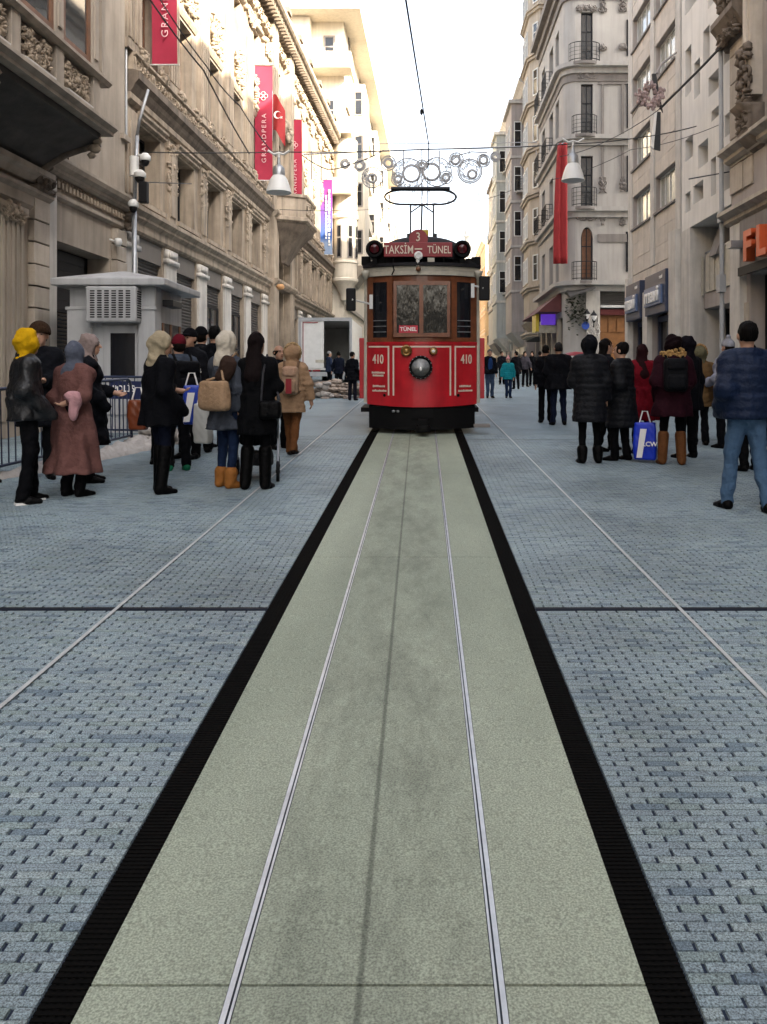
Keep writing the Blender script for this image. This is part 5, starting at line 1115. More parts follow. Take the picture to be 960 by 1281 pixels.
# snow bank along the barriers
def lumps(name, lab, cat, mat, c, sz, n, seed, s=(.1, .3), flat=.6):
    rr_ = random.Random(seed); m = MB()
    for _ in range(n):
        u = rr_.gauss(0, .42); v = rr_.gauss(0, .42); y = c[1] + v * sz[1]; h = max(0, 1 - u * u - v * v) * sz[2]
        r_ = rr_.uniform(*s); m.blob((c[0] + u * sz[0], y, gz(y) + h * rr_.uniform(.2, 1)), (r_ * rr_.uniform(.8, 1.4), r_ * rr_.uniform(.8, 1.3), r_ * flat * rr_.uniform(.7, 1.3)))
    o = m.build(name, mat, smooth=mat is M['snow']); tag(o, lab, cat); return o
def bank(name, lab, path, w, h, seed):
    rr_ = random.Random(seed); m = MB(); n = 60; k_ = 9; vs = []
    for i in range(n + 1):
        t = i / n * (len(path) - 1); j = min(int(t), len(path) - 2); p = Vector(path[j]).lerp(Vector(path[j + 1]), t - j); e = math.sin(math.pi * i / n) ** .4
        for q_ in range(k_ + 1):
            u = q_ / k_ * 2 - 1; x = p.x + u * w * e * rr_.uniform(.85, 1.15); y = p.y + rr_.uniform(-.05, .05)
            z = h * e * max(0, 1 - u * u) * rr_.uniform(.45, 1.25); vs.append((x, y, gz(y) + z - .02))
    fs = [(i * (k_ + 1) + q_, i * (k_ + 1) + q_ + 1, (i + 1) * (k_ + 1) + q_ + 1, (i + 1) * (k_ + 1) + q_) for i in range(n) for q_ in range(k_)]
    m.add(vs, fs); o = m.build(name, M['snow'], smooth=True); tag(o, lab, 'snow'); return o
bank('snow_bank', 'low bank of dirty melting snow along the barriers by the kiosk', [(-5.0, 8.9), (-4.55, 10.8), (-4.25, 12.4), (-4.0, 13.0), (-3.9, 13.5)], .3, .2, 3)
lumps('snow_heap', 'lumpy heap of dirty snow at the foot of the signed barrier', 'snow', M['snow'], (-4.2, 12.75), (.5, .4, .3), 60, 6, (.06, .17))
lumps('rubble_heap', 'heap of dusty brown rubble behind the white truck', 'rubble', M['rubble'], (-2.75, 25.5), (1.15, .7, .55), 170, 8, (.07, .18))
lumps('white_sacks', 'torn white sacks lying on the rubble heap behind the truck', 'sacks', M['snow'], (-3.1, 25.0), (.35, .2, .5), 14, 9, (.1, .2))
# box truck
tk = thing('box_truck', 'white box truck with its rear shutter half open beside the carved facade', 'truck', (-4.05, 33, gz(33)))
g0 = gz(33)
def tkb(name, mat, *bx, bevel=.0):
    m = MB()
    for q_ in bx: m.box(*q_)
    o = m.build(name, mat, tk, bevel=bevel); return o
tkb('cargo_box', M['whitemetal'], (-1.05, -1.0, 0, 6, .75, 2.75), (1.0, 1.05, 0, 6, .75, 2.75), (-1.05, 1.05, 0, 6, 2.75, 2.82), (-1.05, 1.05, 0, 6, .68, .75), (-1.05, 1.05, 5.95, 6, .75, 2.75))
tkb('rear_frame', M['greymetal'], (-1.1, -1.0, -.06, 0, .7, 2.84), (1.0, 1.1, -.06, 0, .7, 2.84), (-1.0, 1.0, -.06, 0, 2.7, 2.84))
tkb('closed_door', M['whitemetal'], (-.995, -.06, -.03, .02, .76, 2.69)); tkb('door_bar', M['redsign'], (-.93, -.9, -.06, -.031, .8, 2.66), (-.93, -.3, -.06, -.031, 2.62, 2.65))
tkb('number_plate', M['creampaint'], (-.4, -.05, -.05, -.031, .98, 1.1))
tkb('bumper', M['greymetal'], (-1.0, 1.0, -.15, -.061, .42, .6)); tkb('reflector_stripe', M['redsign'], (-.9, -.6, -.08, -.061, .62, .69), (-.5, -.2, -.08, -.061, .62, .69))
for x in (-.85, .85):
    for y in (.9, 6.8): m = MB(); m.lathe([(0, -.12), (.3, -.12), (.38, -.08), (.38, .08), (.3, .12), (0, .12)], (x, y, .38), 18, 'x'); m.build('wheel', M['black'], tk, ang=40)
tkb('cab', M['whitemetal'], (-.95, .95, 6.15, 7.9, .5, 2.3), bevel=.08); tkb('chassis', M['blackpaint'], (-.5, .5, 0, 7.8, .45, .67))
# banners
def banner(px0, px1, py0, py1, y, lab, mat, txt=True, seed=1):
    a, b2 = P(px0, py0, y), P(px1, py1, y); w, h = b2.x - a.x, a.z - b2.z; rr_ = random.Random(seed)
    t = thing('hanging_banner', lab, 'banner', (a.x, y, b2.z))
    m = MB(); n, k_ = 6, 16; ph = rr_.uniform(0, 6); vs = []
    for s_ in (0, .006):
        for j in range(k_ + 1):
            for i in range(n + 1): u, v = i / n, j / k_; vs.append((u * w, s_ + .035 * math.sin(v * 7 + ph + u * 2) * (1 - v * .3), v * h))
    N_ = (n + 1) * (k_ + 1); fs = []
    for j in range(k_):
        for i in range(n):
            q_ = j * (n + 1) + i; fs += [(q_, q_ + 1, q_ + n + 2, q_ + n + 1), (N_ + q_ + n + 1, N_ + q_ + n + 2, N_ + q_ + 1, N_ + q_)]
    m.add(vs, fs); m.build('cloth', mat, t, True)
    m = MB(); m.tube([(-.25, 0, h + .02), (w + .06, 0, h + .02)], .02, 6); m.build('top_pole', M['steel'], t)
    m = MB(); m.tube([(-.25, 0, -.02), (w + .06, 0, -.02)], .018, 6); m.build('bottom_pole', M['whitemetal'], t)
    if txt:
        text('banner_lettering', 'GRANDPERA', .25, M['pinktext'], t, (w * .55, -.06, h * .36), (R(90), R(-90), 0), ex=.004, bold=-.001, sx=1.1, sp=1.3)
        m = MB(); c = (w * .5, -.055, h * .73)
        for q_ in range(4): a_ = q_ * math.pi / 2; m.ring((c[0] + .09 * math.cos(a_), c[1], c[2] + .09 * math.sin(a_)), .08, .012, 'y', 14, 4)
        m.build('banner_logo', M['pinktext'], t)
    return t
banner(190, 222, -140, 80, 20.4, 'crimson GRANDPERA banner hanging above the camera pole', M['redban'], True, 1)
banner(319, 341, 82, 225, 31.3, 'crimson GRANDPERA banner on the carved facade with a flag behind it', M['redban'], True, 2)
banner(359, 378, 150, 268, 37.4, 'crimson GRANDPERA banner on the carved facade beside the canted balcony', M['redban'], True, 3)
def grad():
    m = pm('purple_blue_banner', (.2, .02, .2), .8, .1, 3, .05); nt = m.node_tree; N = nt.nodes; L = nt.links
    tc = N.new('ShaderNodeTexCoord'); sx = N.new('ShaderNodeSeparateXYZ'); L.new(tc.outputs['Object'], sx.inputs[0])
    mr = N.new('ShaderNodeMapRange'); mr.inputs['From Max'].default_value = 4.4; L.new(sx.outputs['Z'], mr.inputs['Value'])
    cr = N.new('ShaderNodeValToRGB'); e = cr.color_ramp.elements; e[0].color = (.2, .27, .4, 1); e[0].position = .15; e[1].color = (.2, .012, .11, 1); e[1].position = .95
    x = e.new(.22); x.color = (.03, .09, .3, 1); x = e.new(.55); x.color = (.07, .03, .19, 1)
    L.new(mr.outputs[0], cr.inputs[0]); L.new(cr.outputs[0], N['Principled BSDF'].inputs['Base Color']); return m
t = banner(401, 416, 225, 318, 47.2, 'purple to blue banner at the end of the carved building', grad(), False, 4)
m = MB(); rr = random.Random(3)
for col_, z0, z1 in ((.3, .9, 3.3), (.48, .5, 3.8)):
    z = z0
    while z < z1: h = rr.uniform(.08, .22); m.box(col_, col_ + rr.uniform(.08, .12), -.06, -.055, z, z + h); z += h + rr.uniform(.03, .08)
m.build('banner_print', M['whitetext'], t, kind='stuff')
# flags
def flag(lab, a, w, h, crescent=True, droop=.3, seed=2, mat=None, rz=0):
    t = thing('hanging_flag', lab, 'flag', a, (0, 0, rz)); m = MB(); n, k_ = 10, 10; vs = []
    for s_ in (0, .008):
        for j in range(k_ + 1):
            for i in range(n + 1):
                u, v = i / n, j / k_; vs.append((u * w, s_ + .08 * math.sin(u * 6 + seed + v * 1.5), -v * h - droop * u * u + .06 * math.sin(u * 7)))
    N_ = (n + 1) * (k_ + 1); fs = []
    for j in range(k_):
        for i in range(n): q_ = j * (n + 1) + i; fs += [(q_, q_ + 1, q_ + n + 2, q_ + n + 1), (N_ + q_ + n + 1, N_ + q_ + n + 2, N_ + q_ + 1, N_ + q_)]
    m.add(vs, fs); m.build('cloth', mat or M['redcloth'], t, True)
    if crescent:
        pts = []; r1, r2, d = w * .3, w * .24, w * .085
        for i in range(15): a_ = R(40) + R(280) * i / 14; pts.append((r1 * math.cos(a_), r1 * math.sin(a_)))
        for i in range(15): a_ = R(320) - R(280) * i / 14; pts.append((d + r2 * math.cos(a_), r2 * math.sin(a_)))
        m = MB(); m.ey([(w * .45 + p[0], -h * .5 - droop * .2 + p[1]) for p in pts], -.14, -.13)
        st = []
        for i in range(10): a_ = R(180) + i * math.pi / 5; r_ = w * (.14 if i % 2 == 0 else .055); st.append((w * .75 + r_ * math.cos(a_), -h * .5 - droop * .35 + r_ * math.sin(a_)))
        m.ey(st, -.14, -.13); m.build('crescent_and_star', M['whitetext'], t)
    m = MB(); m.tube([(-.0, .04, .15), (-.0, .04, -h - .4)], .02, 5); m.build('pole', M['steel'], t); return t
flag('red flag with white crescent and star behind a crimson banner', P(341, 118, 33), .52, 1.5, True, .7, 1)
flag('small red crescent flag hanging from the rosy house in the distance', P(657, 258, 52), .55, 1.4, True, 1.0, 5)
t = thing('long_red_drape', 'long plain red cloth hanging down the grey corner house', 'banner', P(702, 330, 35.4))
m = MB(); n, k_ = 8, 14; vs = []
for j in range(k_ + 1):
    v = j / k_; yy = 35.4
    pa, pb = P(692.5 + 5.5 * v ** 2, 330 - 150 * v, 33.5), P(710 + .5 * v, 330 - 152 * v, 33.45)
    for i in range(n + 1): p = pa.lerp(pb, i / n); vs.append((p.x, p.y + .07 * math.sin(i * 1.5 + v * 2), p.z))
fs = [(j * (n + 1) + i, j * (n + 1) + i + 1, (j + 1) * (n + 1) + i + 1, (j + 1) * (n + 1) + i) for j in range(k_) for i in range(n)]
m.add(vs, fs); o = m.build('cloth', M['redcloth'], t, True, world=True); so = o.modifiers.new('thick', 'SOLIDIFY'); so.thickness = .01
m = MB(); m.tube([vs[-n - 1], vs[-1]], .03, 6); m.build('top_pole', M['steel'], t, world=True)
# overhead lines
def cable(lab, pts, r=.012, name='overhead_cable', sag=0, mat=None):
    out = []
    for a, b2 in zip(pts[:-1], pts[1:]):
        a, b2 = Vector(a), Vector(b2)
        for i in range(8): u = i / 8; p = a.lerp(b2, u); p.z -= sag * 4 * u * (1 - u); out.append(p)
    out.append(Vector(pts[-1])); m = MB(); m.tube(out, r, 5); o = m.build(name, mat or M['cable']); return tag(o, lab, 'cable')
cw = cable('tram contact wire running overhead along the middle of the street', [(-.75, -2, 5.5), (-.2, 9, 5.78), (.1, 15.3, 6.0), (.1, 60, 7.6)], .012, 'contact_wire')
m = MB(); p = P(527.5, 140, 13.3); m.blob(p, (.03, .12, .05)); tag(m.build('line_insulator', M['cable']), 'small dark insulator clamped on the tram contact wire', 'insulator')
YL = 20.5
def cp(px, py, y=YL): return P(px, py, y)
cable('span wire crossing the street and carrying the two bell lamps', [cp(172, 190), cp(349, 190), cp(530, 187), cp(717, 180), cp(800, 172), (7.0, YL, 8.0)], .014, 'span_wire', .03)
cable('thick slack cable drooping across the crimson banner from above', [P(178, -15, 18.5), P(255, 88, 21), P(312, 192, 25)], .022, sag=.06)
cable('second slack cable drooping along the carved facade to the lamp', [P(186, -25, 18.5), P(258, 82, 21), P(300, 132, 23), P(346, 196, 24)], .018, sag=.08)
cable('thick cable sloping from the white building to the dead wreath', [P(918, 42, 17.8), P(880, 82, 18.6), P(826, 136, 20.4)], .03)
cable('thin cable running from the dead wreath down to the right bell lamp', [P(826, 136, 20.4), P(760, 176, 20.5), P(700, 196, 20.5)], .01, sag=.05)
cable('thin wire in front of the grey corner house and punched white building', [P(690, 225, 24), P(790, 187, 22.5), P(905, 154, 18.6)], .009, sag=.1)
cable('wire stub with insulators fixed to the white building corner', [P(862, 224, 19.5), P(918, 214, 18.1)], .016)
cable('wire from the camera pole across the carved mezzanine', [P(185, 228, 18.9), P(240, 230, 22.3)], .012)
cable('faint wire crossing the sky below the hanging light ornament', [P(350, 262, 26), P(560, 252, 27), P(640, 238, 27)], .01, sag=.15)
cable('loop of cable swinging under the ornament beam beside the cream block', [P(378, 194, 21), P(410, 212, 21), P(440, 205, 21), P(480, 188, 21)], .014, sag=.04)
# bell lamps
M['lampshade'] = pm('pale_lamp_shade', (.62, .62, .6), .4, .06, 3, 0, trans=.0)
for (px, py, wp, lab) in ((349, 241, 16, 'pale bell-shaped street lamp hanging before the crimson banners'), (717, 226, 14.5, 'pale bell-shaped street lamp hanging before the grey corner house')):
    c = P(px, py, YL); s = wp * YL / F
    t = thing('bell_lamp', lab, 'street lamp', c, group=None)
    m = MB(); m.lathe([(s, 0), (s * .97, .03), (s * .82, .2), (s * .66, .34), (s * .5, .42), (s * .48, .43)], (0, 0, 0), 22); m.lathe([(s * .95, .005), (s * .8, .2), (s * .5, .4)], (0, 0, 0), 22); m.build('shade', M['lampshade'], t, ang=40)
    m = MB(); m.lathe([(s * .48, .43), (s * .46, .62), (s * .3, .68), (.05, .72), (.03, .9)], (0, 0, 0), 16); m.build('housing', M['steel'], t, ang=40)
    m = MB(); m.tube([(0, 0, .9), (0, 0, 1.0)], .03, 6); m.tube([(-.28, 0, 1.08), (-.12, 0, .98), (0, 0, 1.02), (.12, 0, .98), (.28, 0, 1.08)], .03, 6); m.build('hanger', M['whitemetal'], t)
# festive light ornament across the street
YO = 22.0
t = thing('light_ornament', 'grey festive wire ornament of rings hung across the street above the tram', 'ornament', P(530, 190, YO))
M['orn'] = pm('dull_silver_wire', (.4, .4, .41), .5, .1, 5, 0)
sO = YO / F
m = MB(); m.tube([P(380, 193, YO), P(530, 187, YO), P(672, 183, YO)], .022, 5); m.tube([P(470, 180, YO), P(672, 178, YO)], .012, 4)
for px, y1 in ((505, 222), (528, 262), (550, 217), (587, 205), (390, 225), (402, 225), (671, 193)): m.tube([P(px, 188, YO), P(px, y1, YO)], .016, 4)
m.build('beam', M['orn'], t, world=True)
rr = random.Random(12)
for (px, py, r1, ipx, ipy, r2) in ((511, 218, 20, 515, 217, 9.8), (547, 215, 18, 540, 215, 9.8), (571, 200, 9, 570, 200, 4.6), (588, 214, 13, 591, 218, 4.6), (605, 201, 8, 605, 200, 4.2), (486, 204, 9, 486, 204, 4.6), (450, 207, 7, 450, 207, 4), (466, 222, 13, 466, 223, 4.6), (528, 207, 7, 528, 207, 3), (558, 222, 8, 558, 222, 3.5), (498, 224, 8, 498, 224, 3.5), (620, 196, 6, 620, 196, 3), (432, 205, 6, 432, 205, 3)):
    m = MB(); c = P(px, py, YO); ci = P(ipx, ipy, YO); R1, R2 = r1 * sO, r2 * sO
    m.ring(c, R1, .016, 'y', 26, 4); m.ring(ci, R2, .026, 'y', 22, 5); m.ring(ci, R2 + .035, .012, 'y', 22, 4)
    for _ in range(int(240 * r1 / 12)):
        a1, a2 = rr.uniform(0, 6.28), rr.uniform(0, 6.28); u1, u2 = R1 * rr.uniform(.4, 1) ** .5, R1 * rr.uniform(.4, 1) ** .5
        p1 = Vector((c.x + u1 * math.cos(a1), YO + rr.uniform(-.02, .02), c.z + u1 * math.sin(a1))); p2 = p1 + Vector((rr.uniform(-.16, .16), 0, rr.uniform(-.16, .16)))
        if min((p1 - ci).length, (p2 - ci).length, ((p1 + p2) / 2 - ci).length) > R2 + .02 and (p2 - c).length < R1: m.tube([p1, p2], .0055, 3)
    m.build('light_ring', M['orn'], t, world=True)
m = MB()
for i in range(70):
    px = rr.uniform(488, 566) if i < 46 else rr.uniform(566, 612); py = rr.uniform(226, 240); a = P(px, py, YO)
    m.tube([a, a + Vector((rr.uniform(-.06, .06), 0, -.18)), a + Vector((rr.uniform(-.1, .1), 0, -.34))], .006, 3)
m.build('hanging_strands', M['orn'], t, world=True, kind='stuff')
m = MB(); m.tube([P(562, 203, YO), P(575, 194, YO), P(590, 190, YO), P(610, 191, YO)], .02, 5); m.ring(P(588, 214, YO), 15 * sO, .02, 'y', 24, 4); m.build('curved_bar', M['orn'], t, world=True)
# camera pole
cpx = Vector((-6.62, 18.3, gz(18.3)))
t = thing('camera_pole', 'grey steel pole with dome cameras and a dark loudspeaker at the house corner', 'pole', cpx)
def zc(py): return CH + (HY - py) * 18.3 / F
m = MB(); m.tube([cpx, (cpx.x, cpx.y, zc(262))], .06, 8); m.tube([(cpx.x, cpx.y, zc(262)), (cpx.x + .06, cpx.y, zc(170))], .045, 8); m.tube([(cpx.x + .06, cpx.y, zc(170)), (cpx.x + .12, cpx.y, zc(150)), (cpx.x + .32, cpx.y, zc(112))], .035, 8); m.build('post', M['steel'], t, True, world=True)
for px, py, s in ((182, 200, .12), (175, 221, .14), (167, 258, .12)):
    c = P(px, py, 18.2); m = MB(); m.lathe([(0, .16), (s * .5, .15), (s, .08), (s, 0), (s * .9, -.02)], c, 14); m.tube([c + Vector((0, 0, .12)), Vector((cpx.x + .03, 18.3, c.z + .14))], .02, 5); o = m.build('dome_camera', M['whitemetal'], t, ang=40, world=True)
    m = MB(); m.lathe([(s * .8, -.0), (s * .7, -.08), (s * .35, -.14), (0, -.15)], c, 12); m.build('dome', M['black'], o, True); o.children[0].matrix_parent_inverse = (Matrix.Translation(t.location) @ o.matrix_parent_inverse).inverted()
c = P(168, 208, 18.2); m = MB(); m.tube([c + Vector((0, 0, -.22)), c + Vector((0, 0, .22))], .1, 10); m.build('antenna', M['whitemetal'], t, ang=40, world=True)
c = P(180, 241, 18.2); m = MB(); m.box(c.x - .1, c.x + .1, c.y - .08, c.y + .08, c.z - .24, c.z + .24); m.build('loudspeaker', M['black'], t, bevel=.02, world=True)
c = P(148, 303, 17.9); m = MB(); m.lathe([(0, .1), (.07, .08), (.09, 0), (.06, -.08), (0, -.1)], c, 12); m.tube([c, (c.x - .3, c.y, c.z + .1)], .02, 5); o = m.build('bullet_camera', M['whitemetal'], None, True); tag(o, 'small white camera fixed above the dark doorway', 'camera')
m = MB(); m.tube([(-7.0 + .1, 18.55, zc(175)), (-6.9, 18.55, 9.2)], .03, 6); tag(m.build('downpipe', M['steel']), 'slim downpipe in the corner beside the camera pole', 'pipe')
# right-hand pipe
m = MB(); x = 6.84; m.tube([(x, 18.32, gz(18.3)), (x, 18.32, 4.9), (x, 18.34, 5.2), (x - .02, 18.34, 9.5)], .055, 8)
m.box(x - .1, x + .05, 18.2, 18.4, 3.5, 3.9); m.box(x - .08, x + .05, 18.2, 18.4, 5.1, 5.35); tag(m.build('drain_pipe', M['greymetal'], ang=40), 'grey drain pipe with junction boxes between the shoe shop and white building', 'pipe')
# dead wreath with dark cloth
t = thing('dead_wreath', 'withered festive wreath with trailing dark cloth on the clad building', 'wreath', P(815, 120, 20.6))
m = MB(); c = P(815, 120, 20.6); rr = random.Random(4)
for i in range(120):
    a = rr.uniform(0, 6.28); r_ = .24 + rr.gauss(0, .06); m.blob((c.x + r_ * math.cos(a) - .03, c.y + rr.uniform(-.08, .08), c.z + r_ * math.sin(a)), (.05, .05, .06))
m.build('wreath_ring', pm('faded_pink_flowers', (.36, .27, .26), .9, .5, 12), t, world=True)
m = MB(); a, b2 = P(820, 92, 20.6), P(828, 140, 20.6)
m.hull([(a.x - .05, a.y, a.z - .5), (a.x + .2, a.y, a.z - 1.0), (a.x + .2, a.y + .06, a.z - 1.0), (a.x - .05, a.y + .06, a.z - .5), (a.x - .08, a.y, a.z), (a.x + .02, a.y, a.z), (a.x + .02, a.y + .06, a.z), (a.x - .08, a.y + .06, a.z)])
p0 = P(824, 140, 20.6); m.hull([(p0.x - .12, p0.y, p0.z - .95), (p0.x + .05, p0.y, p0.z - 1.0), (p0.x + .05, p0.y + .05, p0.z - 1.0), (p0.x - .12, p0.y + .05, p0.z - .95), (p0.x - .06, p0.y, p0.z), (p0.x + .06, p0.y, p0.z), (p0.x + .06, p0.y + .05, p0.z), (p0.x - .06, p0.y + .05, p0.z)])
m.build('dark_cloth', M['cable'], t, world=True)
m = MB(); m.hull([(p0.x - .2, p0.y - .02, p0.z - .9), (p0.x - .13, p0.y - .02, p0.z - .95), (p0.x - .13, p0.y + .02, p0.z - .95), (p0.x - .2, p0.y + .02, p0.z - .9), (p0.x - .1, p0.y - .02, p0.z), (p0.x - .04, p0.y - .02, p0.z), (p0.x - .04, p0.y + .02, p0.z), (p0.x - .1, p0.y + .02, p0.z)]); m.build('white_ribbon', M['whitetext'], t, world=True)
m = MB(); q0 = P(822, 92, 20.6); m.tube([q0, P(828, 80, 20.9), P(838, 72, 21.2), P(846, 66, 21.8)], .03, 5); m.tube([P(806, 128, 20.6), P(798, 135, 21.5), P(791, 148, 23)], .014, 4); m.build('fixing_cable', M['rose'], t, world=True)
# snack cart
cg = G(720, 500); cy = 29.0; cx_ = (721 - CX) * cy / F
t = thing('snack_cart', 'small street food cart with a red and white canopy behind the dark-coated pair', 'cart', (cx_, cy, gz(cy)), scale=.72)
m = MB(); m.lathe([(.72, 1.78), (.7, 1.84), (.45, 1.95), (.1, 2.0), (0, 2.01)], (0, 0, 0), 16); m.build('canopy', M['redsign'], t, ang=40)
m = MB(); m.lathe([(.73, 1.66), (.73, 1.78), (.7, 1.78), (.7, 1.66)], (0, 0, 0), 16); m.build('valance', M['whitemetal'], t)
m = MB(); m.box(-.6, .6, -.4, .4, .5, 1.0); m.build('body', M['redsign'], t, bevel=.03)
m = MB(); m.box(-.58, .58, -.38, .38, 1.02, 1.5); m.build('glass_case', M['curtain'], t)
for x in (-.6, .6):
    for y in (-.38, .38): m = MB(); m.tube([(x, y, .4), (x, y, 1.8)], .025, 6); m.build('post', M['whitemetal'], t)
for x in (-.62, .62): m = MB(); m.ring((x, 0, .34), .32, .03, 'x', 18, 6); m.tube([(x, -.3, .34), (x, .3, .34)], .014, 4); m.tube([(x, 0, .04), (x, 0, .64)], .014, 4); m.build('wheel', M['black'], t)
# ------------------------------------------------------------------ people (signed-distance bodies meshed with surface nets)
def surf(f, lo, hi, h):
    ax = [np.arange(lo[i], hi[i] + h, h) for i in range(3)]
    X = np.stack(np.meshgrid(*ax, indexing='ij'), -1); D = f(X); nx, ny, nz = D.shape
    S = D < 0; cnt = np.zeros((nx - 1, ny - 1, nz - 1)); acc = np.zeros((nx - 1, ny - 1, nz - 1, 3))
    sl = lambda o, n: slice(o, o + n - 1)
    for a in range(3):
        for u in (0, 1):
            for v in (0, 1):
                o = [0, 0, 0]; o[(a + 1) % 3] = u; o[(a + 2) % 3] = v; o2 = list(o); o2[a] = 1
                A = tuple(sl(o[i], D.shape[i]) for i in range(3)); B = tuple(sl(o2[i], D.shape[i]) for i in range(3))
                cr = S[A] != S[B]; t = np.where(cr, D[A] / np.where(cr, D[A] - D[B], 1), 0)
                p = X[A] + (X[B] - X[A]) * t[..., None]; acc += np.where(cr[..., None], p, 0); cnt += cr
    act = cnt > 0; idx = -np.ones(act.shape, int); n = int(act.sum()); idx[act] = np.arange(n)
    V = acc[act] / cnt[act][:, None]; Fs = []
    for a in range(3):
        b, c = (a + 1) % 3, (a + 2) % 3
        A = [slice(None)] * 3; B = [slice(None)] * 3; A[a] = slice(0, D.shape[a] - 1); B[a] = slice(1, None)
        for q_ in (b, c): A[q_] = slice(1, D.shape[q_] - 1); B[q_] = slice(1, D.shape[q_] - 1)
        s0, s1 = S[tuple(A)], S[tuple(B)]; I = np.argwhere(s0 != s1)
        if len(I) == 0: continue
        flip = s0[tuple(I.T)]; I = I.copy(); I[:, b] += 1; I[:, c] += 1
        def g_(db, dc):
            J = I.copy(); J[:, b] -= db; J[:, c] -= dc; return idx[tuple(J.T)]
        q_ = np.stack([g_(1, 1), g_(0, 1), g_(0, 0), g_(1, 0)], 1); q_[~flip] = q_[~flip][:, ::-1]; Fs.append(q_)
    return V, np.concatenate(Fs) if Fs else np.zeros((0, 4), int)
def smin(a, b, k=.03): h_ = np.clip(.5 + .5 * (b - a) / k, 0, 1); return b * (1 - h_) + a * h_ - k * h_ * (1 - h_)
def cone(P_, a, b, r1, r2, sy=1.):
    a, b = np.array(a, float), np.array(b, float); Q = P_ - a
    ba = b - a; t = np.clip((Q @ ba) / max(ba @ ba, 1e-9), 0, 1); d = Q - t[..., None] * ba
    if sy != 1: d = d * np.array([1, 1 / sy, 1])
    return np.sqrt((d * d).sum(-1)) - (r1 + (r2 - r1) * t)
def ell(P_, c, r):
    q_ = (P_ - np.array(c)) / np.array(r); k0 = np.sqrt((q_ * q_).sum(-1)); k1 = np.sqrt(((q_ / np.array(r)) ** 2).sum(-1)) + 1e-9; return k0 * (k0 - 1) / k1
def rbox(P_, c, s, r): q_ = np.abs(P_ - np.array(c)) - (np.array(s) - r); return np.sqrt((np.maximum(q_, 0) ** 2).sum(-1)) + np.minimum(q_.max(-1), 0) - r
def union(ds, k=.03):
    d = ds[0]
    for e in ds[1:]: d = smin(d, e, k)
    return d
def folds(P_, s, amp=.006, f=1.):
    r_ = np.random.RandomState(s); o = 0
    for i in range(5):
        w = r_.normal(size=3) * (14 + 9 * i) * f; w[2] *= .7; o = o + np.sin(P_ @ w + r_.uniform(0, 6)) / (1 + .5 * i)
    return o * amp * .5
def mesh_np(name, parts, mat):
    vs, fs, b = [], [], 0
    for V, F_ in parts: vs.append(V); fs.append(F_ + b); b += len(V)
    V = np.concatenate(vs); F_ = np.concatenate(fs); me = bpy.data.meshes.new(name); me.from_pydata(V.tolist(), [], F_.tolist())
    me.materials.append(mat); me.polygons.foreach_set('use_smooth', [True] * len(me.polygons)); me.update(); return me
CM = {}
def cloth(col, rough=.85, kind='c'):
    key = (col, rough, kind)
    if key not in CM:
        CM[key] = pm('cloth_' + col, tuple(x * (.55 if sum(hexc(col)) < .06 else .85) for x in hexc(col)), rough, .22 if kind != 'fur' else .5, 9 if kind != 'fur' else 30, .7 if kind != 'fur' else 1., 26 if kind != 'fur' else 70, spec={'leather': .5, 'puffer': .18}.get(kind, .08))
    return CM[key]
SKIN = pm('skin', (.42, .24, .16), .55, .1, 8, .05, 60); SKIN2 = pm('skin_tan', (.33, .18, .115), .55, .1, 8, .05, 60)
EYE = pm('dark_eye', (.02, .015, .012), .2, 0, 3, 0); LIP = pm('lip', (.3, .1, .08), .5, .05, 3, 0)
def hairm(col):
    key = ('hair', col)
    if key not in CM:
        m = pm('hair_' + col, tuple(x * .6 for x in hexc(col)), .7, .4, 9, .6, 9, spec=.08); nt = m.node_tree
        mp = nt.nodes.new('ShaderNodeMapping'); mp.inputs['Scale'].default_value = (11, 11, .8); nt.links.new(nt.nodes['Texture Coordinate'].outputs['Object'], mp.inputs['Vector'])
        for n_ in nt.nodes:
            if n_.type == 'TEX_NOISE': nt.links.new(mp.outputs[0], n_.inputs['Vector'])
        CM[key] = m
    return CM[key]
GRP = {'c': 'people waiting and walking in the street'}
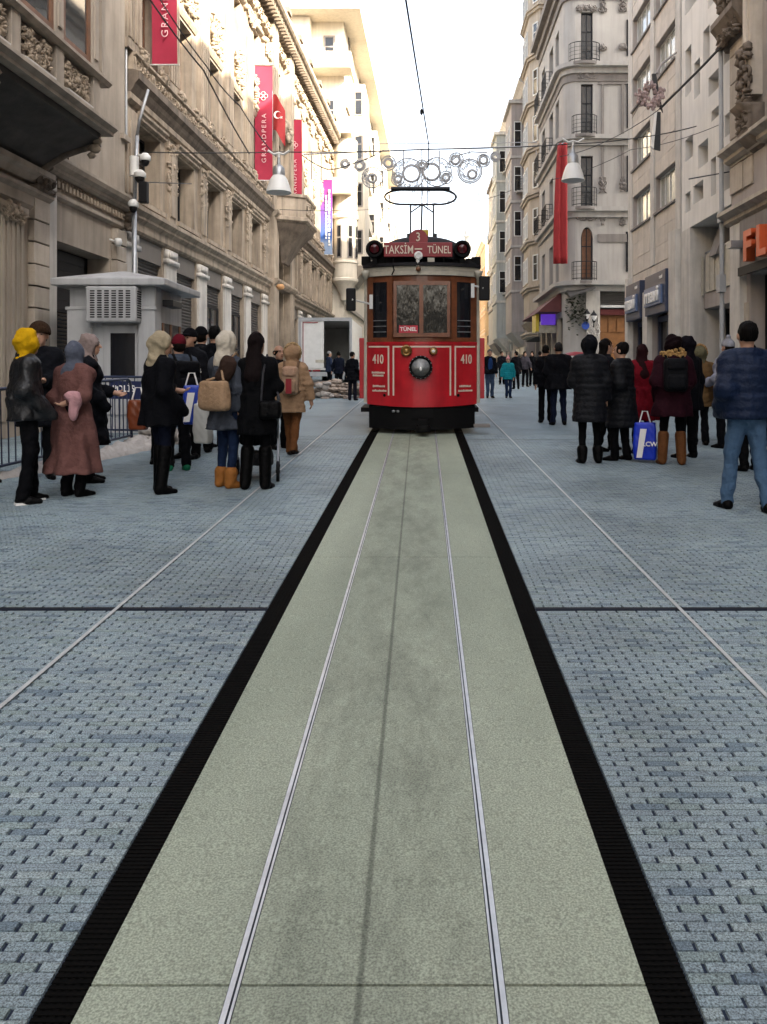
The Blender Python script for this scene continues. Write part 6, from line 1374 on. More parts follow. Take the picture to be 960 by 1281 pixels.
def person(lab, px, fy, top, rz, coat='15161a', hem=.78, pants='101114', shoe='0c0c0d', head='short', hcol='14100d', style='coat', arms=('down', 'down'), legs=((-.1, 0), (.1, 0)),
           bulk=.02, boots=None, w=1., vox=.017, seed=1, face=False, fur=None, skin=None, hmin=1.45, y=None, ccol=None, crough=.85, stripe=None, hmax=1.86, collar=True, child=False):
    Y = y or F * CH / (fy - HY + F * SL); X = (px - CX) * Y / F; base = HY - F * SL + F * CH / Y
    H_ = min(max((base - top) * Y / F, hmin), hmax); s = H_ / 1.75
    root = thing('person', lab, 'person', (X, Y, gz(Y)), (0, 0, R(rz)), scale=s)
    A = {'down': ((.212, .02, 1.13), (.222, -.03, .88)), 'pocket': ((.212, .07, 1.13), (.165, -.1, .98)), 'fold': ((.208, -.04, 1.14), (.05, -.22, 1.12)), 'hold': ((.215, -.02, 1.13), (.17, -.26, 1.06)),
         'fwd': ((.21, -.13, 1.16), (.24, -.2, .93)), 'back': ((.25, .14, 1.16), (.25, .12, .92)), 'behind': ((.225, .11, 1.14), (.08, .17, 1.08)), 'up': ((.24, -.1, 1.16), (.14, -.2, 1.38)), 'out': ((.25, .0, 1.15), (.29, -.05, .9))}
    sh = [np.array((-.15 * w, .005, 1.385)), np.array((.15 * w, .005, 1.385))]; el, wr = [], []
    for i, sgn in enumerate((-1, 1)):
        e, q_ = A[arms[i]]; el.append(np.array((sgn * e[0] * w, e[1], e[2]))); wr.append(np.array((sgn * q_[0] * w, q_[1], q_[2])))
    hip = [np.array((-.085, 0, .92)), np.array((.085, 0, .92))]; ank = [np.array((l[0], l[1], .085 + (l[2] if len(l) > 2 else 0))) for l in legs]
    kn = []
    for i in range(2): mdl = (hip[i] + ank[i]) / 2; kn.append(mdl + np.array((0, -.035 - .12 * max(0, ank[i][1]), .03)))
    hc = np.array((0, -.012, 1.628))
    def fhead(P_):
        d = union([ell(P_, hc + (0, .012, .012), (.077, .095, .108)), ell(P_, hc + (0, -.03, -.05), (.06, .066, .075)), ell(P_, hc + (0, -.05, -.09), (.032, .035, .03))], .03)
        d = smin(d, cone(P_, hc + (0, -.098, .005), hc + (0, -.118, -.032), .008, .015), .014)
        d = smin(d, cone(P_, hc + (-.035, -.085, .028), hc + (.035, -.085, .028), .012, .012), .015)
        for q_ in (-1, 1):
            d = np.minimum(d, ell(P_, hc + (q_ * .08, .012, -.008), (.014, .024, .034))); d = np.maximum(d, -ell(P_, hc + (q_ * .032, -.102, .008), (.019, .014, .011)))
        d = np.maximum(d, -ell(P_, hc + (0, -.106, -.068), (.024, .01, .004)))
        return smin(d, cone(P_, (0, .012, 1.4), hc + (0, .0, -.06), .062, .054), .02)
    hb = .011 if vox < .02 else .018
    yw = R(random.Random(seed * 13).uniform(-32, 32)) if not face else R(random.Random(seed * 13).uniform(-14, 14)); cyw, syw = math.cos(yw), math.sin(yw)
    def hsurf(*args):
        V, F_ = surf(*args)
        if len(V): k_ = np.clip((V[:, 2] - 1.4) / .12, 0, 1); a_ = yw * k_; V = np.stack([V[:, 0] * np.cos(a_) - V[:, 1] * np.sin(a_), V[:, 0] * np.sin(a_) + V[:, 1] * np.cos(a_), V[:, 2]], 1)
        return V, F_
    def hrot(mb): mb.v = [(v[0] * cyw - v[1] * syw, v[0] * syw + v[1] * cyw, v[2]) for v in mb.v]; return mb
    bparts = [hsurf(fhead, (-.12, -.16, 1.36), (.12, .13, 1.77), hb)]
    def fbody(P_):
        ds = [ell(P_, (0, 0, 1.25), (.155 * w, .105, .22)), ell(P_, (0, .01, .98), (.145, .105, .17)), cone(P_, sh[0], sh[1], .05, .05)]
        for i in range(2): ds += [cone(P_, sh[i], el[i], .045, .036), cone(P_, el[i], wr[i], .036, .026), cone(P_, hip[i], kn[i], .075, .05), cone(P_, kn[i], ank[i], .046, .033)]
        return union(ds, .03)
    bparts.append(surf(fbody, (-.42, -.36, .05), (.42, .36, 1.5), .034))
    for i, sgn in enumerate((-1, 1)):
        d = wr[i] - el[i]; d = d / np.linalg.norm(d); sx_ = np.cross(d, (0, 1, 0.01)); sx_ /= np.linalg.norm(sx_); nn = np.cross(sx_, d)
        c0 = wr[i]
        def fh(P_):
            ds = [cone(P_, c0 - d * .03, c0 + d * .02, .024, .026), cone(P_, c0 + d * .02, c0 + d * .075, .028, .03)]
            fin = []
            for q_, (o_, ln) in enumerate(((-.027, .06), (-.009, .075), (.009, .07), (.026, .052))):
                a = c0 + d * .085 + nn * o_ ; b = a + d * ln * .55 - sx_ * sgn * .012; c = b + d * ln * .4 - sx_ * sgn * .03; fin.append(np.minimum(cone(P_, a, b, .0095, .009), cone(P_, b, c, .009, .007)))
            th = cone(P_, c0 + d * .035 - nn * .022, c0 + d * .09 - nn * .055 - sx_ * sgn * .015, .012, .009)
            q2 = union(ds, .02); q2 = smin(q2, th, .012)
            for f_ in fin: q2 = smin(q2, f_, .006)
            return q2
        lo = np.minimum(c0, c0 + d * .19) - .075; hi = np.maximum(c0, c0 + d * .19) + .075
        if vox < .02: bparts.append(surf(fh, lo, hi, .0085))
        else: bparts.append(surf(lambda P_: cone(P_, c0 - d * .02, c0 + d * .13, .03, .02), lo, hi, .02))
    sk = skin or SKIN
    obj('body', mesh_np('body', bparts, sk), root)
    # coat
    pf = style == 'puffer'
    def fcoat(P_):
        ds = [ell(P_, (0, .012, 1.24), (.155 * w, .12, .22)), ell(P_, (0, .01, 1.0), (.155 * w, .125, .22))] + [cone(P_, (0, .015, 1.455), sh[i], .05, .052) for i in range(2)]
        for i in range(2): ds += [cone(P_, sh[i], el[i], .056, .047), cone(P_, el[i], wr[i], .047, .038)]
        for i in range(2):
            if arms[i] == 'pocket': dr = (wr[i] - el[i]) / np.linalg.norm(wr[i] - el[i]); ds.append(cone(P_, wr[i], wr[i] + dr * .13, .046, .036))
        d = union(ds, .05)
        if hem < .93:
            fl = .16 * w + (.93 - hem) * (.12 if not pf else .05); fy_ = .135 + (.93 - hem) * .1; t = np.clip((1.0 - P_[..., 2]) / (1.0 - hem), 0, 1)
            rx = .158 * w + (fl - .158 * w) * t; ry = .132 + (fy_ - .132) * t; cy_ = (ank[0][1] + ank[1][1]) * .25 * t + .008
            sk_ = (np.sqrt((P_[..., 0] / rx) ** 2 + ((P_[..., 1] - cy_) / ry) ** 2) - 1) * .13; sk_ = np.maximum(sk_, P_[..., 2] - 1.02); sk_ = sk_ + (.014 if not pf else .004) * t * np.sin(np.arctan2(P_[..., 1], P_[..., 0]) * 7 + seed + P_[..., 2] * 3); d = smin(d, sk_, .04)
        d = d - bulk + folds(P_, seed, .019 if not pf else .007)
        if pf: d = d - .011 * np.abs(np.sin(P_[..., 2] * math.pi / .085)) ** .6 + .006
        cut = hem + (.0 if pf else .006) * np.sin(P_[..., 0] * 25)
        d = np.maximum(d, cut - P_[..., 2])
        for i in range(2):        # sleeves end at the wrist
            if arms[i] == 'pocket': continue
            dr = wr[i] - el[i]; dr = dr / np.linalg.norm(dr); near = np.linalg.norm(P_ - wr[i], axis=-1) < .13
            d = np.where(near, np.maximum(d, (P_ - wr[i]) @ dr - .005), d)
        if collar: d = smin(d, cone(P_, (0, .012, 1.44), (0, .004, 1.495), .078, .07), .03)
        return np.maximum(d, P_[..., 2] - 1.515)
    obj('coat', mesh_np('coat', [surf(fcoat, (-.5, -.42, hem - .03), (.5, .42, 1.54), vox)], cloth(coat, crough, style)), root)
    if style == 'coat' and hem < .8 and seed % 3 == 0:
        def fbelt(P_): return np.maximum(np.abs(fcoat(P_)) - .008, np.abs(P_[..., 2] - 1.06) - .024)
        obj('belt', mesh_np('belt', [surf(fbelt, (-.26, -.25, 1.02), (.26, .25, 1.1), .014)], cloth(coat, .7)), root)
    # trousers and shoes
    tb = .012 if boots is None else .0
    def ftr(P_):
        ds = [ell(P_, (0, .01, .94), (.155 * w, .122, .17))]
        for i in range(2): ds += [cone(P_, hip[i], kn[i], .082 + tb, .058 + tb), cone(P_, kn[i], ank[i] + (0, 0, .0), .056 + tb, .044 + tb * 1.4)]
        d = union(ds, .02) + folds(P_, seed + 7, .012 if not boots else .003, 1.4) + .004 * np.sin(P_[..., 2] * 42 + P_[..., 0] * 20) * np.clip((.5 - P_[..., 2]) * 3, 0, 1); return np.maximum(d, .05 - P_[..., 2])
    lo = np.minimum(ank[0], ank[1]) - .16; hi = np.maximum(ank[0], ank[1]) + .16
    obj('trousers', mesh_np('trousers', [surf(ftr, (-.3, min(-.25, lo[1]), .04), (.3, max(.25, hi[1]), 1.1), vox)], cloth(pants, .8)), root)
    for i in range(2):
        a = ank[i]; tw = .04 * (-1 if i == 0 else 1)
        def fsh(P_):
            d = union([cone(P_, a + (0, .03, -.035), a + (tw * .5, -.06, -.045), .04, .042), cone(P_, a + (tw * .5, -.06, -.045), a + (tw, -.15, -.055), .042, .03), cone(P_, a + (0, .01, 0), a + (0, .02, -.03), .042, .04)], .03)
            if boots: d = smin(d, cone(P_, a + (kn[i] - a) * boots, a, .075, .064), .02)
            return np.maximum(d, (a[2] - .08) - P_[..., 2])
        zt_ = a[2] + ((kn[i][2] - a[2]) * (boots or 0)) + .07
        obj('boot' if boots else 'shoe', mesh_np('shoe', [surf(fsh, (a[0] - .1, a[1] - .22, a[2] - .1), (a[0] + .1, a[1] + .12, zt_), vox * .85)], cloth(shoe, .5)), root)
    # head wear
    front = lambda P_: ell(P_, hc + (0, -.115, -.03), (.062, .075, .1))
    if head in ('scarf', 'hood', 'furhood'):
        big = {'scarf': .014, 'hood': .022, 'furhood': .03}[head]
        def fh2(P_):
            d = union([ell(P_, hc + (0, .018, .012), (.088 + big, .106 + big, .108 + big)), cone(P_, (0, .02, 1.5), hc + (0, .005, -.04), .088, .085), ell(P_, (0, .012, 1.455), (.105, .105, .055))] + ([ell(P_, (0.015, .085, 1.41), (.085, .05, .1))] if head == 'scarf' else []), .035)
            d = np.maximum(d, -front(P_)) + folds(P_, seed + 3, .015, 1.5); return np.maximum(d, 1.31 - P_[..., 2])
        obj({'scarf': 'headscarf'}.get(head, 'hood'), mesh_np('head_cover', [hsurf(fh2, (-.18, -.2, 1.29), (.18, .2, 1.83), .013 if vox < .02 else .02)], cloth(hcol, .9)), root)
    elif head in ('beanie', 'pom', 'cap', 'furhat'):
        gr = .012 if head != 'furhat' else .035
        def fb(P_):
            d = ell(P_, hc + (0, .016, .03), (.082 + gr, .1 + gr, .105 + gr)) + folds(P_, seed, .004); d = np.maximum(d, (hc[2] + .012 + .25 * (P_[..., 1] + .0) * -.4) - P_[..., 2])
            if head == 'cap': d = np.minimum(d, np.maximum(ell(P_, hc + (0, -.11, .04), (.07, .08, .016)), -10))
            if head == 'pom': d = np.minimum(d, ell(P_, hc + (0, .02, .165), (.04, .04, .04)))
            return d
        obj('hat', mesh_np('hat', [hsurf(fb, (-.16, -.22, 1.55), (.16, .18, 1.86), .013 if vox < .02 else .02)], cloth(hcol, .95, 'fur' if head == 'furhat' else 'c')), root)
        def fhr(P_): return np.maximum(np.maximum(ell(P_, hc + (0, .025, .0), (.084, .1, .1)), -front(P_) ), (P_[..., 1] + .03) * -1)
        obj('hair', mesh_np('hair', [hsurf(fhr, (-.12, -.1, 1.5), (.12, .15, 1.75), .014 if vox < .02 else .022)], hairm('1a130e')), root)
    elif head in ('short', 'long', 'bald'):
        def fhr(P_):
            d = ell(P_, hc + (0, .02, .022), (.088, .106, .114)) + folds(P_, seed, .011, 2.2)
            d = np.maximum(d, -ell(P_, hc + (0, -.12, -.045), (.068, .085, .105)))
            if head == 'short': d = np.maximum(d, hc[2] - .06 - P_[..., 2])
            if head == 'bald': d = np.maximum(np.maximum(d, P_[..., 2] - hc[2] - .035), hc[2] - .05 - P_[..., 2])
            if head == 'long': d = smin(d, cone(P_, hc + (0, .045, -.02), (0, .125, 1.27), .085, .1, .6) + folds(P_, seed, .006, 2), .03)
            return d
        obj('hair', mesh_np('hair', [hsurf(fhr, (-.2, -.15, 1.1 if head == 'long' else 1.5), (.2, .26, 1.8), .014 if vox < .02 else .022)], hairm(hcol)), root)
    if fur:
        m = MB(); rr_ = random.Random(seed)
        for i in range(150):
            a_ = rr_.uniform(0, 6.283)
            if head == 'furhood': c = (hc[0] + .118 * math.cos(a_), hc[1] - .06 + .035 * math.sin(a_) + rr_.gauss(0, .012), hc[2] + .02 + .14 * math.sin(a_))
            else: c = (.15 * math.cos(a_), .02 + .1 * math.sin(a_), 1.49 + rr_.gauss(0, .022) + .02 * math.sin(a_))
            r_ = rr_.uniform(.018, .034); m.blob(c, (r_, r_, r_))
        (hrot(m) if head == 'furhood' else m).build('fur_trim', cloth(fur, .95, 'fur'), root, True)
    if face:
        m = MB()
        for q_ in (-1, 1): m.blob(tuple(hc + (q_ * .032, -.09, .008)), (.012, .008, .007)); m.box(hc[0] + q_ * .032 - .018, hc[0] + q_ * .032 + .018, hc[1] - .1, hc[1] - .088, hc[2] + .026, hc[2] + .034)
        hrot(m).build('eyes_and_brows', EYE, root); m = MB(); m.blob(tuple(hc + (0, -.096, -.068)), (.024, .008, .008)); hrot(m).build('lips', LIP, root, True)
    if ccol:                                                      # visible sweater or shirt front between open coat edges
        def fs(P_): return np.maximum(union([ell(P_, (0, -.035, 1.2), (.105, .125, .27)), ell(P_, (0, -.03, 1.0), (.1, .125, .2))], .04), np.maximum(np.abs(P_[..., 0]) - .1, .86 - P_[..., 2]))
        obj('sweater', mesh_np('sweater', [surf(fs, (-.14, -.24, .82), (.14, .12, 1.48), .02)], cloth(ccol)), root)
    if stripe:
        for side, dz in stripe:
            m = MB(); i = 0 if side < 0 else 1; d = el[i] - sh[i]
            for q_ in (.32, .44): c = sh[i] + d * q_; m.lathe([(.075 + bulk, 0), (.077 + bulk, .012), (.076 + bulk, .026)], tuple(c), 16)
            m.build('sleeve_stripe', M['whitetext'], root)
    root['s'] = s; return root
def attach(lab, name, cat, who, parts, group=None):
    """a bag worn or carried: a thing of its own placed with the person's own transform; parts = [(name, mesh-or-MB, material)]"""
    t = thing(name, lab, cat, who.location, who.rotation_euler, group); t.scale = who.scale
    for nm, mb, mat in parts:
        if isinstance(mb, MB): mb.build(nm, mat, t, ang=50)
        else: obj(nm, mesh_np(nm, [mb], mat), t)
    return t
def backpack(lab, who, col, pocket=None, strap='0c0c0e', z=1.2, w_=.15, flap=None, red=False):
    y = .215
    body = surf(lambda P_: rbox(P_, (0, y, z), (w_, .085, .22), .06) + folds(P_, 3, .006), (-.22, .08, .9), (.22, .36, 1.5), .016)
    pk = surf(lambda P_: rbox(P_, (0, y + .09, z - .09), (w_ * .78, .05, .1), .035) + folds(P_, 5, .004), (-.2, .2, .95), (.2, .42, 1.25), .014)
    fl = surf(lambda P_: rbox(P_, (0, y + .03, z + .14), (w_ * .85, .085, .08), .04), (-.2, .1, 1.2), (.2, .4, 1.46), .015)
    m = MB()
    for sg in (-1, 1): m.tube([(sg * .1, y - .06, z + .2), (sg * .115, .08, 1.5), (sg * .12, -.1, 1.46), (sg * .135, -.16, 1.3), (sg * .16, -.06, 1.08), (sg * .13, y - .05, z - .18)], .02, 6)
    ps = [('body', body, cloth(col, .7)), ('pocket', pk, cloth(pocket or col, .7)), ('flap', fl, cloth(flap or col, .7)), ('straps', m, cloth(strap, .8))]
    if red: mm = MB(); mm.box(-.045, .045, y + .138, y + .145, z - .2, z + .03); ps.append(('red_stripe', mm, M['redsign']))
    return attach(lab, 'backpack', 'backpack', who, ps)
def tote(lab, who, col, c=(0, .25, 1.0), s=(.22, .06, .17), strap=True, side=-1, tilt=0):
    b_ = surf(lambda P_: rbox(P_, c, s, .05) + folds(P_, 4, .012) + np.maximum(0, P_[..., 2] - c[2]) * .1, np.array(c) - np.array(s) - .06, np.array(c) + np.array(s) + .06, .016)
    m = MB(); m.tube([(c[0] - s[0] * .7, c[1], c[2] + s[2] * .9), (side * .1, .17, 1.35), (side * .15, 0, 1.51), (side * .15, -.14, 1.35), (c[0] + s[0] * .7, c[1] - .02, c[2] + s[2] * .9)] if strap else [(c[0] - .06, c[1], c[2] + s[2]), (c[0], c[1], c[2] + s[2] + .14), (c[0] + .06, c[1], c[2] + s[2])], .014, 6)
    return attach(lab, 'shoulder_bag' if strap else 'carrier_bag', 'bag', who, [('body', b_, cloth(col, .7)), ('strap', m, cloth(col, .7))])
def carrier(lab, x, y, zb, col, s=(.2, .08, .24), rz=0, logo=None, txt=None):
    t = thing('carrier_bag', lab, 'bag', (x, y, gz(y) + zb), (0, 0, R(rz)))
    V = surf(lambda P_: rbox(P_, (0, 0, s[2]), s, .03) + folds(P_, 9, .01) + P_[..., 2] * .02, (-s[0] - .05, -s[1] - .06, -.05), (s[0] + .05, s[1] + .06, 2 * s[2] + .05), .016)
    obj('body', mesh_np('body', [V], pm('bag_plastic_' + col, hexc(col), .35, .12, 5, .15, 20)), t)
    m = MB(); m.tube([(-.07, 0, 2 * s[2] - .02), (-.03, 0, 2 * s[2] + .13), (.03, 0, 2 * s[2] + .13), (.07, 0, 2 * s[2] - .02)], .01, 5); m.build('handle', M['whitetext'], t)
    if logo:
        m = MB(); m.hull([(-.1, -s[1] - .025, .04), (-.03, -s[1] - .025, .04), (-.03, -s[1] - .0, .04), (-.1, -s[1] - .0, .04), (-.05, -s[1] - .025, 2 * s[2] - .1), (.03, -s[1] - .025, 2 * s[2] - .1), (.03, -s[1], 2 * s[2] - .1), (-.05, -s[1], 2 * s[2] - .1)]); m.build('white_swoosh', M['whitetext'], t)
    if txt: text('bag_lettering', txt, .085, M['whitetext'], t, (.07, -s[1] - .03, s[2] * .85), ex=.003, bold=.002)
    return t
BK, DK = '111217', '16181e'
# left crowd
pA = person('person in yellow hood and black leather jacket standing by the barrier', 34, 630, 413, 128, '101115', .84, '0e0f13', '141414', 'hood', 'c79a12', 'leather', ('pocket', 'pocket'), ((-.1, .06), (.1, -.06)), .03, seed=2, crough=.5)
m = MB()
for sg in (-.1, .1): m.box(sg - .045, sg + .05, -.13 + (.06 if sg < 0 else -.06), .07 + (.06 if sg < 0 else -.06), .003, .03)
attach('white soles of the sneakers worn by the yellow-hooded person', 'sneaker_soles', 'soles', pA, [('sole', m, M['whitetext'])]) if False else m.build('shoe_soles', M['whitetext'], pA)
person('person in brown fur hat and black coat looking over beside the yellow hood', 50, 600, 406, 25, DK, .6, '101114', '0c0c0d', 'furhat', '3a2a1e', 'coat', ('pocket', 'fold'), bulk=.035, seed=3, face=True)
pC = person('woman in long brown coat and patterned blue headscarf seen from behind', 94, 622, 428, 158, '6b4a45', .28, '0d0d10', '0c0c0d', 'scarf', '565b68', 'coat', ('behind', 'pocket'), ((-.08, 0), (.1, .02)), .035, w=1.05, seed=4, hmin=1.56)
b_ = surf(lambda P_: union([ell(P_, (-.22, .2, 1.1), (.07, .06, .09)), ell(P_, (-.2, .22, .98), (.06, .05, .1)), ell(P_, (-.16, .22, 1.15), (.08, .04, .05))], .04) + folds(P_, 2, .012), (-.36, .08, .82), (.0, .34, 1.28), .014)
attach('pale pink woolly bundle held behind the back of the brown coat', 'pink_bundle', 'bundle', pC, [('wool', b_, cloth('b98d90', .95))])
person('woman in pale taupe headscarf and black coat beside the brown-coated woman', 112, 604, 418, 110, DK, .45, '0d0d10', '0c0c0d', 'scarf', '8d7d78', 'coat', ('pocket', 'hold'), bulk=.03, seed=5, face=True)
person('dark-clothed person half out of view behind the yellow-hooded one', -24, 606, 425, 150, BK, .7, '101114', '0c0c0d', 'short', '14100d', 'coat', seed=6)
pF = person('woman in beige headscarf, black coat and tall black boots by the backpackers', 200, 618, 416, 138, BK, .74, '141a2c', '0a0a0b', 'scarf', 'a2957c', 'coat', ('pocket', 'fold'), ((-.09, .04), (.09, -.05)), .03, boots=.9, seed=7)
carrier('woven rust-brown bag hanging beside the black-coated woman', (173 - CX) * 8.75 / F, 8.75, .62, '6a3218', (.1, .07, .17))
person('man facing us between the beige headscarf and burgundy beanie', 204, 580, 424, 15, '1c1d22', .8, '101114', '0c0c0d', 'short', '100c0a', 'coat', bulk=.02, seed=8, face=True, skin=SKIN2)
pH = person('person in burgundy beanie and slate jacket with white sleeve stripes', 224, 590, 420, 222, '3b424d', .84, '121317', '1c6a4a', 'beanie', '5a1420', 'coat', ('hold', 'fold'), ((-.09, .02), (.1, -.08)), .045, seed=9, stripe=((-1, 0),))
backpack('bulky black backpack worn by the person in the burgundy beanie', pH, '131418', w_=.17)
carrier('blue and white carrier bag hanging from the burgundy beanie wearer', (240 - CX) * 9.4 / F, 9.4, .62, '1d3a9c', (.1, .06, .24), 20, True)
carrier('white carrier bag hanging between the backpack and the tan tote', (254 - CX) * 9.2 / F, 9.2, .42, 'b9b7b0', (.1, .07, .24), -15)
person('bearded man in dark cap facing us behind the black backpack', 238, 574, 412, -20, '17181d', .8, '101114', '0c0c0d', 'cap', '121216', 'coat', bulk=.03, seed=10, face=True, skin=SKIN2)
person('dark-haired person in black seen from behind past the white scarf', 269, 567, 408, 170, BK, .8, '101114', '0c0c0d', 'short', '0d0b0a', 'coat', bulk=.03, seed=11)
person('person in dark woolly hat hidden deep in the queue by the kiosk', 252, 561, 410, 160, '15161b', .8, '101114', '0c0c0d', 'beanie', '101014', 'coat', bulk=.03, seed=37)
pK = person('woman in cream headscarf, grey coat and tan ankle boots', 284, 611, 415, 146, '3f434b', .66, '1a2740', '9a6432', 'scarf', 'c9bfae', 'coat', ('down', 'fold'), ((-.08, .02), (.1, .0)), .025, boots=.22, seed=12)
tote('large tan leather tote on the back of the woman in the cream scarf', pK, 'a18468', (-.06, .235, 1.05), (.21, .07, .17))
b_ = surf(lambda P_: union([ell(P_, (-.13, .1, 1.36), (.1, .1, .13)), ell(P_, (-.08, .13, 1.26), (.1, .07, .1))], .04) + folds(P_, 6, .01), (-.3, -.06, 1.08), (.08, .3, 1.56), .015)
o = obj('brown_shawl', mesh_np('shawl', [b_], cloth('3a2c26', .95)), pK)
pL = person('woman with long dark hair in a black coat, shoulder bag at her side', 321, 613, 416, 175, '0e0f12', .62, '0c0c0f', '0a0a0b', 'long', '1c1313', 'coat', ('fold', 'down'), ((-.1, .0), (.12, .02)), .02, boots=.8, seed=13)
b_ = surf(lambda P_: rbox(P_, (-.2, .16, .9), (.12, .06, .1), .04) + folds(P_, 2, .006), (-.38, .05, .75), (-.02, .28, 1.05), .015)
m = MB(); m.tube([(-.1, .16, .99), (-.12, .15, 1.3), (-.13, .03, 1.5), (-.13, -.12, 1.38), (-.28, .06, 1.0)], .012, 6)
attach('black leather shoulder bag of the long-haired woman', 'shoulder_bag', 'bag', pL, [('body', b_, cloth('0d0d0f', .45)), ('strap', m, cloth('3a3a3e', .5))])
person('balding man glimpsed behind the long-haired woman', 349, 562, 432, 40, '17181d', .8, '101114', '0c0c0d', 'bald', '14100d', 'coat', seed=14, face=True, skin=SKIN2)
pN = person('woman walking away in tan parka with fur-trimmed hood and brown trousers', 366, 571, 433, 180, '9a7c60', .70, '6a4428', '241a14', 'furhood', '9a7c60', 'puffer', ('out', 'out'), ((-.04, .16, .04), (.05, -.12)), .035, w=.98, seed=15, fur='b79a72', hmin=1.56)
backpack('small tan backpack with a red stripe on the tan parka', pN, 'a58a72', '9a7f68', '6a5442', 1.2, .125, 'b08f78', True)
# stroller in front of the long-haired woman
st = thing('baby_stroller', 'black folding stroller half hidden behind the legs of the long-haired woman', 'stroller', ((322 - CX) * 9.35 / F, 9.35, gz(9.35)), (0, 0, R(10)))
for x in (-.24, .24):
    for y in (-.3, .32):
        m = MB(); m.ring((x, y, .11), .1, .022, 'x', 16, 6); m.blob((x, y, .11), (.03, .03, .03)); m.build('wheel', M['black'], st, True)
    m = MB(); m.tube([(x, .32, .12), (x, -.1, .62), (x, -.42, 1.0)], .013, 6); m.tube([(x, -.3, .12), (x, .1, .55), (x, .2, .75)], .013, 6); m.build('frame_tube', M['steel'], st)
m = MB(); m.tube([(-.24, -.42, 1.0), (.24, -.42, 1.0)], .018, 6); m.build('handle', M['black'], st)
obj('seat', mesh_np('seat', [surf(lambda P_: union([rbox(P_, (0, .08, .45), (.19, .2, .05), .03), rbox(P_, (0, -.1, .66), (.19, .05, .24), .04), rbox(P_, (0, -.05, .9), (.2, .16, .06), .05)], .05) + folds(P_, 3, .008), (-.26, -.34, .3), (.26, .36, 1.05), .018)], cloth('15161a', .9)), st)
obj('basket', mesh_np('basket', [surf(lambda P_: rbox(P_, (0, .02, .24), (.18, .22, .07), .03) + folds(P_, 8, .01), (-.24, -.3, .12), (.24, .32, .36), .018)], cloth('3a3a3c', .9)), st)
# by the truck
person('worker in dark jacket bending at the open truck', 424, 492, 446, 200, '1a2030', .82, '14161d', '0c0c0d', 'short', '14100d', 'coat', ('fwd', 'fwd'), vox=.024, seed=16)
person('person in black standing beside the red tram and rubble heap', 441, 501, 444, 160, '14161c', .7, '20202c', '0c0c0d', 'short', '14100d', 'coat', ('pocket', 'down'), vox=.024, seed=17)
person('person in pale cap working inside the truck opening', 412, 488, 446, 120, '2a3348', .82, '14161d', '0c0c0d', 'beanie', '8a8a88', 'coat', ('hold', 'fwd'), vox=.026, seed=18)
# right side, far to near
person('grey-haired man in blue sweater, open dark jacket and jeans walking towards us', 613, 498, 437, 8, '16181e', .86, '3f4f66', '1a1410', 'short', '6a6664', 'coat', ('pocket', 'down'), ((-.09, -.04), (.1, .08)), .025, seed=19, face=True, vox=.02, ccol='1f3a68', collar=False)
person('child in teal coat and pink woolly hat holding the man\'s side', 636, 498, 447, 5, '12808a', .8, '1f2c46', '1a1614', 'pom', 'c98d90', 'puffer', ('out', 'down'), ((-.07, 0), (.08, -.03)), .05, seed=20, face=True, vox=.02, hmin=1.28)
for i, (px, fy, tp, rz, co, he, lab) in enumerate(((646, 487, 443, 190, '1a1a1f', .7, 'distant walker in black beyond the teal-coated child'), (657, 484, 441, 10, '4a464c', .86, 'distant walker in pale patterned top and black leggings'), (666, 483, 443, 10, '141519', .8, 'distant dark walker arm in arm with the patterned top'), (676, 485, 440, 170, '1b1c22', .66, 'distant walker in long dark coat near the snack cart'), (628, 481, 445, 0, '22242b', .8, 'distant walker in charcoal between the man and the child'))):
    person(lab, px, fy, tp, rz, co, he, '0f1014', '0c0c0d', 'long' if i in (1, 2) else 'short', '1a120e', 'coat', ('down', 'fwd'), ((-.08, .08), (.09, -.08)), .02, seed=40 + i, vox=.026)
person('slim person in black close beside the broad-backed man in navy jeans', 683, 529, 432, 175, BK, .8, '0f1013', '0c0c0d', 'short', '15110e', 'coat', ('pocket', 'down'), seed=21, vox=.02)
person('broad-backed man in black jacket and navy jeans seen from behind', 699, 532, 429, 182, '131419', .76, '171f36', '0c0c0d', 'short', '2c2a2a', 'coat', ('fold', 'hold'), ((-.12, 0), (.12, .02)), .05, w=1.15, seed=22, vox=.019)
person('person in black hooded puffer coat and heeled ankle boots', 738, 580, 421, 178, '15171d', .58, '0c0d10', '0b0b0c', 'hood', '15171d', 'puffer', ('down', 'fold'), ((-.11, .02), (.11, .05)), .045, boots=.25, seed=23, crough=.65)
person('dark-haired person mid-stride behind the hooded puffer coat', 758, 565, 424, 100, '1b1d24', .72, '0d0e11', '0b0b0c', 'long', '120e0c', 'coat', ('fold', 'pocket'), ((-.06, .16), (.08, -.14)), .03, seed=24)
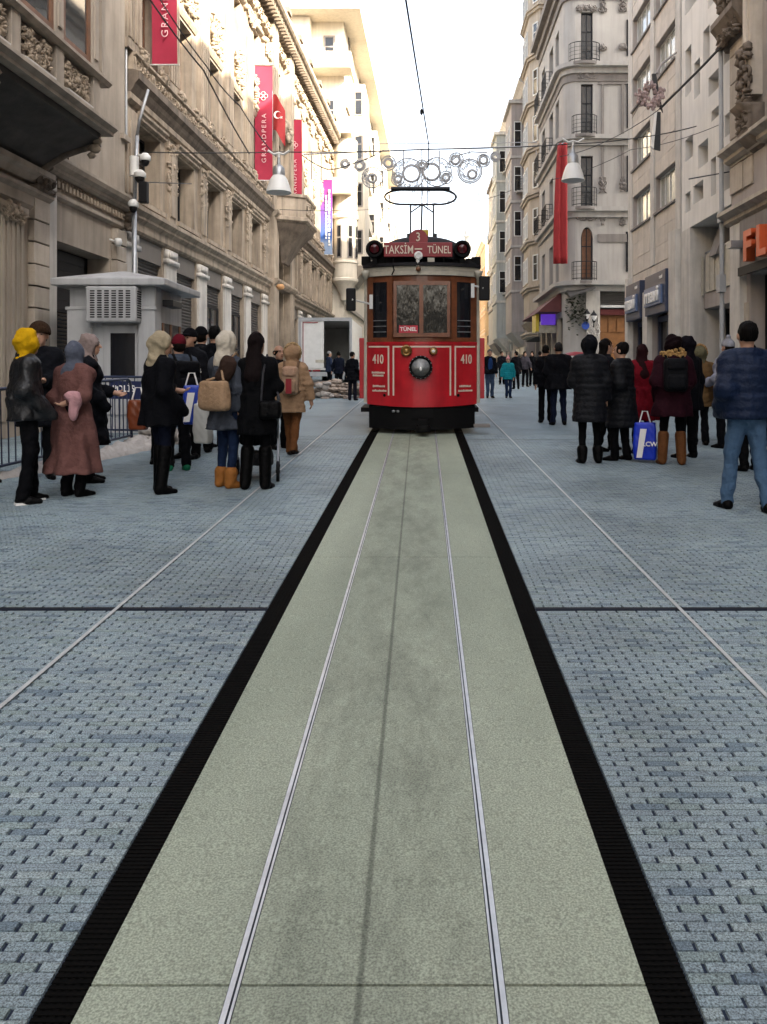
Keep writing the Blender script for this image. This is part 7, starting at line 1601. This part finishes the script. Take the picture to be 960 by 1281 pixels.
person('dark-haired person in long quilted black coat turning the face left', 778, 577, 428, 232, '12141a', .5, '0c0d10', '0b0b0c', 'short', '100c0b', 'puffer', ('fold', 'pocket'), ((-.09, .05), (.1, -.07)), .045, seed=25, face=True, crough=.65)
person('person in bright crimson coat with burgundy hair behind the black coats', 804, 569, 431, 175, '6a0f1c', .55, '0d0e11', '0b0b0c', 'long', '2c1014', 'coat', ('pocket', 'down'), bulk=.04, seed=26)
bx = (807 - CX) * 10.6 / F
carrier('large blue shopping bag with white swoosh and LCW lettering', bx, 10.6, .04, '0f2fae', (.15, .08, .26), -20, True, 'LCW')
pZ = person('woman in burgundy coat with fur collar and brown fur-topped boots', 842, 582, 420, 172, '33141f', .66, '0c0c0f', '6a4428', 'hood', '1c0e12', 'coat', ('fold', 'pocket'), ((-.11, .02), (.14, .0)), .045, w=1.05, boots=.72, seed=27, fur='b8925e')
backpack('small black leather backpack on the burgundy coat', pZ, '1a1b1f', None, '101013', 1.22, .15)
person('person in black knit hood leaning against the burgundy coat', 860, 574, 421, 200, '121318', .7, '0c0d10', '0b0b0c', 'hood', '15121a', 'coat', seed=28)
person('person in khaki coat with a big fur-edged hood', 876, 558, 434, 185, '6a5236', .7, '17181c', '1a1410', 'furhood', '5a5642', 'coat', ('fold', 'pocket'), bulk=.05, seed=29, fur='a5835a')
person('person in pale grey jacket and grey bobble hat by the shop entrance', 911, 562, 425, 200, '8b8d9b', .84, '0d0e12', '0c0c0d', 'pom', '8a8b92', 'coat', ('pocket', 'hold'), ((-.08, .05), (.09, -.06)), .035, seed=30)
person('man in navy quilted jacket and faded jeans walking away', 935, 641, 403, 183, '12203a', .86, '4d6784', '0d0d0e', 'short', '0e0b0a', 'puffer', ('pocket', 'pocket'), ((-.14, .1), (.13, -.14)), .045, w=1.12, seed=31, crough=.55)
person('dark-clothed person hidden behind the faded jeans', 938, 590, 430, 200, '17181d', .7, '0d0e11', '0c0c0d', 'short', '14100d', 'coat', seed=32)
person('person in black coat cut off by the shop front side', 982, 636, 412, 190, '101116', .62, '0f1013', '0c0c0d', 'short', '14100d', 'coat', bulk=.05, seed=33)
